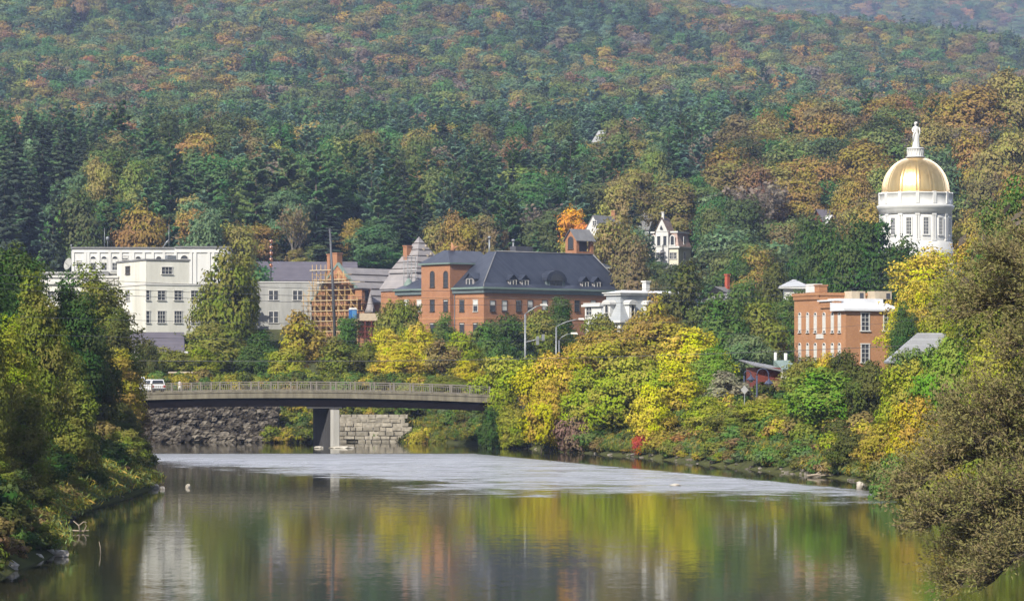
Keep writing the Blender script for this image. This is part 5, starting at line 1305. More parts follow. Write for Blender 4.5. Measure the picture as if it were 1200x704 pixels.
B.win_at((ub, yb+vb/2), Vector((0,-1,0)), Vector((-1,0,0)), zo+.5, zbt-.2, 1.3, arch=True, frame=DTRIM, cols=1, rows=1, parent=bf)
# rear wing with pale metal roof
wu0 = B.U(683, 10); wu1 = B.U(717, 10); zwe = B.Z(315, wu1, 10)
mb = MB(); mb.box(wu0, wu1, 9, 20, ze-2, zwe); B.part('rear_wing', mb, BRICK)
mb = MB(); zz0 = B.Z(297, wu0, 14); mb.add([(wu0-3,8.6,zwe),(wu1+.4,8.6,zwe),(wu1+.4,20.4,zwe),(wu0-3,20.4,zwe),(wu0-3,14.5,zz0),(wu1-5.0,14.5,zz0)], [(0,1,5,4),(1,2,5),(2,3,4,5),(3,0,4),(3,2,1,0)]); B.part('rear_roof', mb, ROOFL)
ua = B.U(601, ym); ub_ = B.U(621, ym); mb = MB(); mb.box(ua, ub_, ym-.8, ym+.8, zr, B.Z(288.5, ua, ym)); B.part('roof_plant', mb, DSTEEL)
for px, py in ((573.5, 279), (601.5, 282.5)):
    uu = B.U(px, ym+2); mb = MB(); z1_ = B.Z(py, uu, ym+2); mb.tube([(uu, ym+2, zr-1.5), (uu, ym+2, z1_)], .16, 7); mb.lathe([(.3,0),(.3,.35),(.05,.45)], 8, (uu, ym+2, z1_-.1)); B.part('vent_pipe', mb, STEEL)

# ================================================================== 6. white mansard house
def mansard(mb, x0, x1, y0, y1, z0, z1, ins, k=6, pw=2.2):
    rows = []
    for i in range(k+1):
        t = i/k; q = ins*(1-(1-t)**pw)*1.0; z = z0+(z1-z0)*t; rows.append([(x0+q,y0+q,z),(x1-q,y0+q,z),(x1-q,y1-q,z),(x0+q,y1-q,z)])
    vs = [p for r_ in rows for p in r_]; fs = [(3,2,1,0)]
    for i in range(k):
        for j in range(4): fs.append((i*4+j, i*4+(j+1)%4, (i+1)*4+(j+1)%4, (i+1)*4+j))
    fs.append(tuple(k*4+j for j in range(4))); mb.add(vs, fs)
MANS = mat_seam('pale_mansard_slate', (.27,.29,.31), (.36,.38,.40), gap=.25, rough=.7, axis=2)
B = Bld('white_mansard_house', 727, 430, 42, 9.5, 'white house with curved pale grey mansard roof and hooded dormers', 'house')
vL = B.V(697.5); uR = B.U(830); z0 = B.Z(375.5); z1 = B.Z(345.5)
mb = MB(); mb.box(0, uR, 0, vL, -3, z0-.3); B.part('wall', mb, WHITE)
mb = MB(); mb.box(-.45, uR+.45, -.45, vL+.45, z0-.3, z0); B.part('cornice', mb, WHITE)
mb = MB(); mansard(mb, -.3, uR+.3, -.3, vL+.3, z0, z1, 1.5, 6, 1.9); rf = B.part('mansard_roof', mb, MANS)
mb = MB(); mb.box(.9, uR-.9, .9, vL-.9, z1, z1+.3); mb.box(.7, uR-.7, .7, vL-.7, z1+.3, z1+.45); B.part('roof_cornice', mb, WHITE)
mb = MB(); zt_ = B.Z(342.5, 4, vL/2); mb.add([(1.1,1.1,z1+.45),(uR-1.1,1.1,z1+.45),(uR-1.1,vL-1.1,z1+.45),(1.1,vL-1.1,z1+.45),(3,vL/2,zt_+.3),(uR-3,vL/2,zt_+.3)], [(0,1,5,4),(1,2,5),(2,3,4,5),(3,0,4),(3,2,1,0)]); B.part('deck_roof', mb, WROOF)
def mdormer(face, px):
    if face == 'L': v = B.V(px, 0); c = Vector((0, v, 0)); t = Vector((0,-1,0)); n = Vector((-1,0,0))
    else: u = B.U(px, 0); c = Vector((u, 0, 0)); t = Vector((1,0,0)); n = Vector((0,-1,0))
    zb_ = z0+.15; h = (z1-z0)*.62; mb = MB(); mb.obox(c+Vector((0,0,zb_+h/2))-n*1.4, t, n, 1.4, 1.45, h); dm = B.part('dormer', mb, WHITE)
    mb = MB(); k = 10; pr = [(math.cos(math.pi*i/k)*.9, math.sin(math.pi*i/k)*.6) for i in range(k+1)]
    mb.poly([c+Vector((0,0,zb_+h+b_))+t*a+n*.3 for a, b_ in pr], n, 1.9); mb.obox(c+Vector((0,0,zb_+h-.02))-n*.8, t, n, 1.95, 1.15, .16); B.part('hood', mb, WHITE, dm)
    B.win_at((c+n*.05)[:2], t, n, zb_+.25, zb_+h-.5, .62, arch=True, frame=TRIM, cols=1, rows=2, parent=dm)
mdormer('L', 711.5)
for px in (741, 762, 790, 812): mdormer('R', px)
# side bay at the left
v0 = B.V(700, 1.0); v1 = B.V(685.5, 1.0); zb_ = B.Z(356, 1, v0)
mb = MB(); mb.box(1.0, 6, vL-.2, v1, -3, zb_-.4); sb = B.part('side_bay', mb, WHITE)
mb = MB(); mb.box(.6, 6.4, vL-.3, v1+.4, zb_-.4, zb_-.1); mb.box(.8, 6.2, vL-.2, v1+.2, zb_-.1, zb_+.15); B.part('cornice', mb, WHITE, sb)
B.win('L', 690.5, 360, 369, 1.1, off=1.0, frame=TRIM)
for px in (702, 712, 721): B.win('L', px, 384, 396, 1.0, frame=TRIM)
p = B.U(757, vL/2); mb = MB(); z_ = zt_; mb.box(p-.4, p+.4, vL/2-.4, vL/2+.4, z_-.5, z_+1.6); mb.box(p-.55, p+.55, vL/2-.55, vL/2+.55, z_+1.6, z_+1.8); B.part('chimney', mb, WHITE)

# ================================================================== 7. white tower house on the slope, grey gabled house behind, pale gable
B = Bld('white_tower_house', 795, 640, 62, Zp(326, 640), 'cream and white tall house with gabled tower and mansard storey on the slope', 'house')
vL = B.V(760); uR = B.U(809.5); z0 = B.Z(290.5); z1 = B.Z(272.5)
mb = MB(); mb.box(0, uR, 0, vL, -6, z0); B.part('wall', mb, CREAM)
mb = MB(); mb.box(-.4, uR+.4, -.4, vL+.4, z0, z0+.35); mb.box(.3, uR-.3, .3, vL-.3, z1-.02, z1+.35); B.part('cornice', mb, WHITE)
mb = MB(); mansard(mb, -.1, uR+.1, -.1, vL+.1, z0+.35, z1, .7, 3, 1.3); B.part('mansard_roof', mb, mat_seam('patterned_slate', (.34,.20,.16), (.42,.36,.33), gap=.8, rough=.7, axis=2))
t0 = B.V(783, -.6); t1 = B.V(768.3, -.6); ztt = B.Z(271.5, -.6, t0)
mb = MB(); mb.box(-.6, 2.4, t0, t1, -6, ztt); tw = B.part('tower', mb, WHITE)
mb = MB(); zap = B.Z(253.8, -.6, (t0+t1)/2); pent(mb, 'x', t0-.1, t1+.1, -.7, ztt, zap-.6, .3); B.part('gable', mb, WHITE, tw)
mb = MB(); gable_x(mb, -.6, 2.6, t0, t1, ztt, zap-.3, .3, .14); B.part('roof', mb, mat('brown_slate', (.16,.11,.09), (.24,.19,.17), rough=.8, scale=2), tw)
mb = MB(); m_ = (t0+t1)/2; mb.box(-.2, .3, m_-.25, m_+.25, zap-.6, zap+.9); mb.box(-.3, .4, m_-.35, m_+.35, zap+.9, zap+1.05); B.part('finial', mb, TRIM, tw)
for dv in (-.75, .75): B.win_at((-.6, m_+dv), Vector((0,-1,0)), Vector((-1,0,0)), B.Z(287.5), B.Z(276.5), .75, frame=WHITE, cols=1, rows=1)
mb = MB(); mb.poly([(-1.02, m_-.4, ztt+.6), (-1.02, m_+.4, ztt+.6), (-1.02, m_, ztt+1.5)], (-1,0,0), .05); B.part('vent', mb, GLASS, tw)
for px in (765.5, 788): B.win('L', px, 278.5, 287, .8, off=-.1, arch=True, frame=WHITE, cols=1, rows=1, tf=.22)
for px in (765.5, 771, 776, 787, 791): B.win('L', px, 296, 303, .8, frame=TRIM, off=-.6 if 768 < px < 783 else 0); B.win('L', px, 310, 317, .8, frame=TRIM, off=-.6 if 768 < px < 783 else 0)
B.win('R', 802, 278, 286, .9, off=-.1, frame=WHITE); B.win('R', 802, 296, 304, .9, frame=TRIM)
chimney(B, B.U(809, 3), 3, z1, B.Z(262, 4, 3), .8, m=mat('red_chimney_brick', (.40,.09,.05), rough=.8))
mb = MB()
for v in (vL+.2, vL+3.2): mb.box(-1.2, -1.0, v, v+.22, -6, B.Z(308))
B.part('porch_post', mb, WHITE); mb = MB(); mb.box(-1.4, 1.2, vL-.2, vL+3.8, B.Z(308), B.Z(308)+.3); B.part('porch_roof', mb, WHITE)
B = Bld('grey_gabled_house', 760, 668, 60, Zp(318, 668), 'pale grey tall house with dark gable roof and two brick chimneys', 'house')
vL = B.V(737); z0 = B.Z(268); zr = B.Z(250.5, 4, 2)
mb = MB(); mb.box(0, 6, 0, vL, -5, z0); B.part('wall', mb, mat('pale_grey_clapboard', (.52,.53,.58), (.44,.45,.50), rough=.7, scale=.8))
mb = MB(); gable_y(mb, 0, 6, 0, vL, z0, zr, .3, .2); B.part('roof', mb, ROOFG)
mb = MB(); pent(mb, 'y', 0, 6, .1, z0, zr, .2); B.part('gable_wall', mb, MATS['pale_grey_clapboard'])
for px in (754, 745): B.win('L', px, 276, 286, 1.0, frame=TRIM); B.win('L', px, 292, 301, 1.0, frame=TRIM)
mb = MB(); z_ = B.Z(289); mb.box(-1.6, -.003, -.3, vL*.6, z_-.15, z_+.15); B.part('porch_roof', mb, WHITE)
mb = MB()
for v in (0, vL*.3, vL*.55): mb.box(-1.5, -1.3, v, v+.2, -5, z_-.15)
B.part('porch_post', mb, WHITE)
chimney(B, 3, vL*.8, zr-1, B.Z(246, 3, vL*.8), .9); 
B = Bld('pale_gable_house', 703, 600, 55, Zp(290, 600), 'house with white gable peak and brick chimney behind the belfry trees', 'house')
vL = B.V(687); z0 = B.Z(268); zr = B.Z(253, 0, vL/2)
mb = MB(); mb.box(0, 9, 0, vL, -5, z0); B.part('wall', mb, WHITE); mb = MB(); pent(mb, 'x', 0, vL, 0, z0, zr, .3); B.part('gable_wall', mb, WHITE)
mb = MB(); gable_x(mb, .2, 9, 0, vL, z0, zr, .35, .2); B.part('roof', mb, ROOFG); B.win('L', 697, 259, 264, .9); chimney(B, 8, vL/2, zr-1, B.Z(248, 8, vL/2), .9)

# ================================================================== 8. red gabled house, hip-roofed house, red chimney house, small ones
B = Bld('red_gabled_house', 978, 620, 20, Zp(285, 620), 'red house with purplish roof and white-trimmed gable left of the dome', 'house')
uR = B.U(992); vL = B.V(967, 0) if False else 7; z0 = B.Z(262); zr = B.Z(246.5, 0, 3.5)
u0 = B.U(967)
mb = MB(); mb.box(u0, uR, 0, 7, -5, z0); B.part('wall', mb, REDW)
mb = MB(); gable_x(mb, u0, uR, 0, 7, z0, zr, .4, .18); B.part('roof', mb, SHING)
mb = MB(); pent(mb, 'x', 0, 7, u0, z0, zr, .2); B.part('gable_wall', mb, REDW)
g0 = B.U(969, -1); g1 = B.U(980, -1); zg1 = B.Z(253, g0, -1)
mb = MB(); mb.box(g0, g1, -1, .2, -5, z0); pent(mb, 'y', g0, g1, -1, z0, zg1, .4); B.part('front_gable', mb, REDW)
mb = MB(); gable_y(mb, g0, g1, -1.1, 3, z0, zg1+.05, .25, .14); B.part('gable_roof', mb, WHITE)
B.win('R', 973, 264, 270.5, .9, off=-1, frame=WHITE, cols=1); B.win('R', 976.6, 264, 270.5, .9, off=-1, frame=WHITE, cols=1); B.win('R', 986, 264, 270, .9, frame=WHITE)
chimney(B, B.U(988.5, 3.5), 3.5, zr-1, B.Z(237, 3, 3.5), .95)
B = Bld('hip_roofed_house', 938, 440, -4, 10, 'house with low pale grey hip roof left of the brick block', 'house')
u0 = B.U(916); uR = B.U(946); z0 = B.Z(335.5); zr = B.Z(327.5, 0, 4)
mb = MB(); mb.box(u0+.4, uR-.4, 0, 8, -3, z0); B.part('wall', mb, WHITE)
mb = MB(); hip(mb, u0, uR, -.2, 8.2, z0, zr, (uR-u0)*.45, over=.4); B.part('roof', mb, ROOFL)
mb = MB(); mb.box(u0-.4, uR+.4, -.62, -.1, z0-.35, z0-.19); B.part('fascia', mb, WHITE)
B = Bld('red_chimney_house', 852, 470, 40, 11, 'house with grey hip roof and tall red chimney amid town trees', 'house')
u0 = B.U(823); uR = B.U(868); z0 = B.Z(352); zr = B.Z(336, 0, 4)
mb = MB(); mb.box(0, B.U(866), 0, B.V(826), -3, z0); B.part('wall', mb, mat('tan_clapboard', (.36,.27,.20), (.28,.21,.16), rough=.8, scale=.8))
mb = MB(); hip(mb, 0, B.U(866), 0, B.V(826), z0, zr, 3.0, over=.45); B.part('roof', mb, ROOFG)
chimney(B, 2.4, 2.4, z0, B.Z(322.5, 2, 2), .6, m=MATS['red_chimney_brick']); B.win('L', 838, 356, 365, 1.1)
B = Bld('red_clapboard_house', 905, 425, 18, 9, 'dark red house with white fascia left of the orange brick block', 'house')
uR = B.U(931); z0 = B.Z(375.5)
mb = MB(); mb.box(0, uR, 0, 7, -3, z0); B.part('wall', mb, REDW); mb = MB(); mb.box(-.3, uR+.2, -.4, 7.3, z0, z0+.35); B.part('roof', mb, WHITE); B.win('R', 927, 381, 391, 1.0); B.win('R', 913, 381, 391, 1.0)
# houses high on the slope
def cottage(px, pt, d, w, h, al, wallm, roofm, label, dep=7):
    zt_ = Zp(pt, d); B = Bld('hillside_house', px, d, al, zt_-h, label, 'house', 'houses high on the slope')
    mb = MB(); mb.box(0, w, 0, dep, -8, h*.6); B.part('wall', mb, wallm)
    mb = MB(); gable_y(mb, 0, w, 0, dep, h*.6, h, .35, .2); B.part('roof', mb, roofm); mb = MB(); pent(mb, 'y', 0, w, 0, h*.6, h-.1, .3); B.part('gable_wall', mb, wallm)
    B.win_at((w/2, 0), Vector((1,0,0)), Vector((0,-1,0)), h*.25, h*.5, 1.1); B.win_at((w/2, 0), Vector((1,0,0)), Vector((0,-1,0)), h*.62, h*.78, .8)
    chimney(B, w*.7, dep*.6, h*.6, h+.8, .8)
cottage(576, 168, 925, 5.5, 9, -15, mat('grey_blue_wall', (.40,.42,.46), rough=.8), ROOFL, 'grey house with pale roof among trees high on the central slope')
cottage(621, 166, 985, 4.5, 7, 20, WHITE, ROOFG, 'tiny white gable showing through trees right of the grey hillside house')
cottage(687, 172, 985, 4.5, 8, 10, WHITE, ROOFG, 'small white house peeking out above the belfry, high on the slope')
cottage(707, 152, 1000, 5, 9, 30, MATS['grey_blue_wall'], ROOFL, 'pale roof of the highest small house on the slope')

# ================================================================== 9. golden-domed drum and the hall below it
d = 520; k = d/F; cx = X(1072.8, d); zb0 = 17.0
root = empty('domed_capitol', (cx, d, zb0), 0, 'white columned drum with ribbed golden dome on a granite hall', 'domed building')
Zl = lambda py: Zp(py, d)-zb0
def ring(name, prof, m, par=root, n=64, smooth=True): mb = MB(); mb.lathe(prof, n, smooth=smooth); return mb.build(name, m, par)
NB = 13; a_w0 = R(-90+9.2)          # bay angle: a window 9 degrees right of the line to the camera
r_d = 41.0*k
ring('drum_wall', [(r_d,Zl(312)),(r_d,Zl(248))], WHITE)
ring('base_moulding', [(r_d+.02,Zl(312)),(r_d+.5,Zl(312)),(r_d+.5,Zl(291)),(r_d+.3,Zl(289.5)),(r_d+.3,Zl(284.5)),(r_d+.02,Zl(283.5))], WHITE)
ring('entablature', [(r_d+.02,Zl(252)),(r_d+.22,Zl(252)),(r_d+.22,Zl(247)),(r_d+.42,Zl(246)),(r_d+.62,Zl(243.5)),(r_d+.62,Zl(241.5)),(r_d+.25,Zl(240.5)),(r_d+.2,Zl(229)),(r_d+.34,Zl(228.5)),(r_d+.34,Zl(227)),(r_d-.3,Zl(227)),(r_d-.3,Zl(252))], WHITE)
mb = MB()
for i in range(NB):
    a = a_w0+2*math.pi*(i+.5)/NB
    for da in (-.033, .033):
        for (ri, ro, z0, z1, hw) in ((r_d-.05, r_d+.20, Zl(283.5), Zl(252), .16), (r_d-.05, r_d+.26, Zl(283.5), Zl(281.5), .21), (r_d-.05, r_d+.26, Zl(254), Zl(252), .21)):
            c = Vector((math.cos(a+da), math.sin(a+da), 0)); t = Vector((-c.y, c.x, 0)); mb.obox(c*ri+Vector((0,0,(z0+z1)/2)), t, c, hw*2, ro-ri, z1-z0)
mb.build('pilaster', WHITE, root)
mb = MB()
for i in range(NB*1):
    a = a_w0+2*math.pi*(i+.5)/NB; c = Vector((math.cos(a), math.sin(a), 0)); t = Vector((-c.y, c.x, 0)); mb.obox(c*(r_d-.1)+Vector((0,0,Zl(233.2))), t, c, .62, .5, Zl(226.2)-Zl(240.2))
mb.build('parapet_pier', WHITE, root)
for i in range(NB):
    a = a_w0+2*math.pi*i/NB; c = Vector((math.cos(a), math.sin(a), 0)); t = Vector((-c.y, c.x, 0))
    if c.y > .5: continue
    zt_, zb_ = Zl(257), Zl(276); w_ = .84; o = c*(r_d-.12); fr = MB(); gl = MB(); cz = (zt_+zb_)/2; h = zt_-zb_
    fr.obox(o+Vector((0,0,cz))-t*(w_/2+.12), t, c, .24, .26, h+.5); fr.obox(o+Vector((0,0,cz))+t*(w_/2+.12), t, c, .24, .26, h+.5)
    fr.obox(o+Vector((0,0,zt_+.13)), t, c, w_, .27, .26); fr.obox(o+Vector((0,0,zb_-.13)), t, c, w_+.5, .34, .24)
    for q in (-1, 1): fr.obox(o+Vector((0,0,cz))+t*(q*w_/6), t, c, .05, .20, h)
    for q in range(1, 5): fr.obox(o+Vector((0,0,zb_+h*q/5)), t, c, w_, .198, .05)
    gl.obox(o+Vector((0,0,cz)), t, c, w_, .17, h); f = fr.build('window', WHITE, root); gl.build('pane', GLASS, f)
# gold: base ring, ribbed shell
rg = 39.2*k
ring('gold_ring', [(rg+.1,Zl(229)),(rg+.35,Zl(228.5)),(rg+.35,Zl(226.6)),(rg+.12,Zl(225.6)),(rg-.4,Zl(225.2))], GOLD)
prof = []; zq0 = Zl(225.6); Hd = Zl(184.2)-zq0
for i in range(25):
    t = i/24*R(86); prof.append((rg*math.cos(t)**.93, zq0+Hd*math.sin(t)))
nseg = 13*16; vs = []; fs = []
for (r_, z) in prof:
    for j in range(nseg):
        a = a_w0+2*math.pi*j/nseg; ph = (j/16.0) % 1.0      # a pair of raised ribs on each bay line
        rib = max(math.exp(-((abs(ph-.5)-.10)/.035)**2), 0); rr = r_*(1+.022*rib)
        vs.append((rr*math.cos(a), rr*math.sin(a), z))
for i in range(24):
    for j in range(nseg): fs.append((i*nseg+j, i*nseg+(j+1)%nseg, (i+1)*nseg+(j+1)%nseg, (i+1)*nseg+j))
mb = MB(); mb.add(vs, fs, True); mb.build('dome_shell', GOLD, root)
ring('lantern_base', [(1.7,Zl(184.8)),(1.75,Zl(183.6)),(1.45,Zl(183.2)),(1.38,Zl(175.5)),(1.55,Zl(175)),(1.55,Zl(173.4)),(1.0,Zl(173)),(.02,Zl(172.9))], WHITE, n=32)
mb = MB()
for i in range(20):
    a = 2*math.pi*i/20; mb.tube([(1.48*math.cos(a),1.48*math.sin(a),Zl(183)),(1.48*math.cos(a),1.48*math.sin(a),Zl(175.5))], .06, 5)
mb.build('balustrade', WHITE, root)
# hall below (mostly behind trees)
mb = MB(); mb.box(-8.5, 8.5, -8.5, 8.5, Zl(330), Zl(312)); mb.box(-15, 18, -6, 10, -5, Zl(322)); mb.build('hall_wall', GRANITE, root)
mb = MB(); hip(mb, -15, 18, -6, 10, Zl(322), Zl(312), 8); mb.build('hall_roof', ROOFG, root)
mb = MB(); mb.box(-9, 9, -9, 9, Zl(312)-.02, Zl(310.5)); mb.build('hall_cornice', WHITE, root)
# statue of a robed woman: one continuous body, head, and arm holding a sheaf
st_ = empty('robed_statue', (cx+.05, d, Zp(173, d)), 0, 'white statue of a robed woman standing on top of the golden dome', 'statue')
S_ = 4.55/1.75; mb = MB(); n = 18
prof = [(.20,.0,.20),(.24,.02,.22),(.25,.05,.22),(.22,.25,.19),(.20,.55,.17),(.21,.80,.17),(.185,.92,.14),(.15,1.03,.115),(.165,1.15,.12),(.195,1.28,.125),(.205,1.38,.12),(.15,1.44,.10),(.065,1.47,.065),(.055,1.51,.055),(.075,1.55,.085),(.088,1.62,.10),(.086,1.68,.10),(.06,1.735,.075),(.01,1.755,.01)]
vs = []; fs = []
for i, (rx, z, ry) in enumerate(prof):
    fold = .075 if z < 1.0 else .03 if z < 1.4 else 0; sh = .03*math.sin(z*2.4)
    for j in range(n*2):
        a = 2*math.pi*j/(n*2); q = 1+fold*math.cos(a*9+z*1.5); vs.append(((rx*math.cos(a)*q+sh)*S_, ry*math.sin(a)*q*S_, z*S_))
for i in range(len(prof)-1):
    for j in range(n*2): fs.append((i*n*2+j, i*n*2+(j+1)%(n*2), (i+1)*n*2+(j+1)%(n*2), (i+1)*n*2+j))
mb.add(vs, fs, True)
for pts, rd in (([(-.17,0,1.38),(-.25,-.02,1.2),(-.23,-.08,1.05),(-.10,-.17,1.05)], [.06,.052,.045,.03]), ([(.19,0,1.38),(.26,0,1.18),(.25,-.05,.98),(.24,-.09,.86)], [.06,.052,.042,.03])):
    mb.tube([Vector(p)*S_+Vector((.05,0,0)) for p in pts], [q*S_ for q in rd], 8)
mb.tube([Vector((-.10,-.17,1.08))*S_, Vector((-.17,-.14,.8))*S_, Vector((-.2,-.1,.4))*S_], [.05*S_,.07*S_,.02*S_], 8)
mb.build('body', WHITE, st_)
mb = MB(); mb.lathe([(.6,-.02),(.6,.14),(.5,.2),(.45,.25)], 20); mb.build('plinth', WHITE, st_)
mb = MB(); mb.lathe([(.105*S_,1.62*S_),(.11*S_,1.69*S_),(.08*S_,1.765*S_),(.02,1.78*S_)], 16, (.03*S_, .015*S_, 0)); mb.build('hair', WHITE, st_)

# ================================================================== 10. orange brick block at the right
B = Bld('orange_brick_block', 991, 400, 24, 8, 'orange brick block with tall white-framed windows and white roof', 'building')
vL = B.V(930.8); uR = B.U(1050); vM = B.V(961); z0 = B.Z(361.5); zS = B.Z(352.5, 0, vM*.5); zL = B.Z(344, 0, vL)
mb = MB(); mb.box(0, uR, 0, vM, -4, z0); mb.box(-.003, uR-.5, vM, vL, -4, zL-.4); mb.box(0, 1.2, 3.2, vM, z0, zS); B.part('wall', mb, BRICK2)
mb = MB(); mb.box(-.32, uR, vM-.15, vL+.2, zL-.4, zL); mb.box(-.22, 0-.004, 3.2, vM-.2, zS-.5, zS-.05); B.part('cornice', mb, BRICK2)
mb = MB()
for i in range(22): v = vM+.2+(vL-vM-.4)*i/21; mb.box(-.24, -.01, v-.1, v+.1, zL-.95, zL-.42)
for i in range(20): v = 3.4+(vM-3.8)*i/19; mb.box(-.2, -.01, v-.1, v+.1, zS-.95, zS-.52)
B.part('corbel', mb, BRICK2)
mb = MB(); mb.add([(-.5,-.5,z0),(uR+.5,-.5,z0),(uR+.5,3.4,z0+.9),(-.5,3.4,z0+.9),(-.5,-.5,z0-.3),(uR+.5,-.5,z0-.3),(uR+.5,3.4,z0-.3),(-.5,3.4,z0-.3)], [(0,1,2,3),(4,7,6,5),(0,4,5,1),(1,5,6,2),(2,6,7,3),(3,7,4,0)])
mb.box(1.2, uR, 3.4, vM, z0, B.Z(350, 0, 6)); mb.box(-.45, 1.4, 3.2, vM, zS-.05, zS+.16); rf = B.part('roof', mb, WROOF)
zt_ = B.Z(350, 0, 6)
for (p0, p1) in ((998, 1014), (1025, 1045)):
    a, b_ = B.U(p0, 5), B.U(p1, 5); mb = MB(); mb.box(a, b_, 5, 7, zt_, B.Z(341, a, 5)); hv = B.part('roof_unit', mb, WOODP); mb = MB(); mb.box(b_-.9, b_-.3, 4.95, 4.997, zt_+.1, zt_+.85); B.part('grille', mb, DSTEEL, hv)
chimney(B, .9, B.V(962, .9), z0, B.Z(335, .9, vM), 1.3, m=BRICK2)
v_ = B.V(956, 2); mb = MB(); mb.box(1.6, 2.8, v_-.5, v_+2.2, zL, B.Z(332.5, 2, v_)); B.part('stair_head', mb, WHITE)
for px in (937.5, 946.8, 955.8, 966, 975.8, 984): 
    B.win('L', px, 369, 389.5, .62, arch=True, frame=WHITE, cols=1, rows=2, blind=.9, tf=.07); B.win('L', px, 404.5, 425, .62, arch=True, frame=WHITE, cols=1, rows=2, blind=.9, tf=.07)
B.win('R', 1013.7, 367, 387, 1.15, frame=WHITE, cols=2, rows=4, tf=.14); B.win('R', 1013.7, 403.5, 424, 1.15, frame=WHITE, cols=2, rows=4, tf=.14, blind=.0)
B.win('R', 1040, 367, 387, 1.15, frame=WHITE, cols=2, rows=4, tf=.14)
p = xpx(B, 961, 394, 'L', 0); mb = MB(); mb.obox((-.01, p[1], p[2]), Vector((0,-1,0)), Vector((-1,0,0)), 2.0, .1, .65); B.part('name_stone', mb, TRIM)

# dark red shed, grey roof, teal shed
B = Bld('dark_red_shed', 884, 322, 12, 6, 'dark red shed with overhanging grey roof on the right bank', 'shed')
uR = B.U(917); 
zl = B.Z(427.5); zrt = B.Z(433, uR)
mb = MB(); mb.box(.4, uR-.2, 0, 4.5, -4, zl-.3); B.part('wall', mb, REDW)
mb = MB(); mb.add([(-.3,-.9,zl-.12),(uR+.3,-.9,zrt-.35),(uR+.3,5,zrt+.35),(-.3,5,zl+.5),(-.3,-.9,zl+.0),(uR+.3,-.9,zrt-.2),(uR+.3,5,zrt+.5),(-.3,5,zl+.64)], [(0,3,2,1),(4,5,6,7),(0,1,5,4),(1,2,6,5),(2,3,7,6),(3,0,4,7)]); B.part('roof', mb, ROOFG)
mb = MB(); mb.box(uR*.5, uR*.5+.9, -.04, -.003, .0, 1.7); B.part('door', mb, DTRIM)
B = Bld('teal_roofed_shed', 917, 332, 10, 6.5, 'small shed with green metal roof beside the dark red shed', 'shed')
uR = B.U(932); z = B.Z(432)
mb = MB(); mb.box(0, uR, 0, 3, -4, z); B.part('wall', mb, WHITE2); mb = MB(); mb.add([(-.2,-.3,z),(uR+.2,-.3,z),(uR+.2,3.2,z+1.0),(-.2,3.2,z+1.0),(-.2,-.3,z-.1),(uR+.2,-.3,z-.1),(uR+.2,3.2,z-.1),(-.2,3.2,z-.1)], [(0,1,2,3),(4,7,6,5),(0,4,5,1),(1,5,6,2),(2,6,7,3),(3,7,4,0)]); B.part('roof', mb, TEAL)
mb = MB(); mb.tube([(.1,3.4,z),(.1,3.4,z+1.9)], .18, 8); mb.tube([(uR-.2,3.4,z),(uR-.2,3.4,z+1.8)], .2, 8); B.part('vent_pipe', mb, WHITE)
# pale hip roof among the right trees
B = Bld('pale_roofed_barn', 1045, 290, -4, 6.5, 'building with pale grey sloping roof sticking out of the right bank trees', 'building')
u = B.U(1165); h0 = B.Z(423); h1 = B.Z(390, 3, 4.5)
mb = MB(); mb.box(.4, u-.4, .3, 8.7, -4, h0-.2); B.part('wall', mb, REDW)
mb = MB(); hip(mb, 0, u, 0, 9, h0, h1, B.U(1080)-.1, over=.25); B.part('roof', mb, ROOFG2)
# ================================================================== bridge
def bz(x): return 6.52-.00096*(x-X(330, 335))**2
BX0, BX1 = X(128, 335), X(592, 335)
br = empty('road_bridge', (0, 335, 0), 0, 'long low road bridge with concrete edge, dark girders and grey railing over the river', 'bridge')
MRAIL = mat('weathered_rail_metal', (.21,.19,.16), (.14,.125,.105), rough=.7, metal=.1, scale=2)
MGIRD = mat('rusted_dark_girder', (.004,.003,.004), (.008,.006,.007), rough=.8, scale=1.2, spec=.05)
MASPH = mat('asphalt', (.055,.055,.055), (.04,.04,.04), rough=.9, scale=2)
def along(mb, y0, y1, dz0, dz1, x0=BX0, x1=BX1, n=48):
    vs = []; fs = []
    for i in range(n+1):
        x = x0+(x1-x0)*i/n; z = bz(x); vs += [(x,y0,z+dz0),(x,y1,z+dz0),(x,y1,z+dz1),(x,y0,z+dz1)]
    for i in range(n):
        a = i*4
        for k in range(4): fs.append((a+k, a+4+k, a+4+(k+1)%4, a+(k+1)%4))
    fs.append((0,1,2,3)); fs.append((n*4+3, n*4+2, n*4+1, n*4)); mb.add(vs, fs)
mb = MB(); along(mb, 0, .45, -.78, .02); along(mb, -.08, -.003, -.14, .06); along(mb, 9.75, 10.2, -.78, .02); br_f = mb.build('concrete_fascia', CONC, br)
mb = MB(); along(mb, .452, 9.748, -.45, -.06); mb.build('roadway', MASPH, br)
mb = MB(); along(mb, .452, 1.9, -.056, .09); along(mb, 8.3, 9.748, -.056, .09); mb.build('sidewalk', CONC, br)
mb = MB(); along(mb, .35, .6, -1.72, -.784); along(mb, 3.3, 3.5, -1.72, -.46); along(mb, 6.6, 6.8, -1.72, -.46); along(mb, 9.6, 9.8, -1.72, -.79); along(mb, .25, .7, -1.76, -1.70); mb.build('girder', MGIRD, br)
sp_ = 23.3*335/F; nb_ = int((BX1-BX0)/sp_)
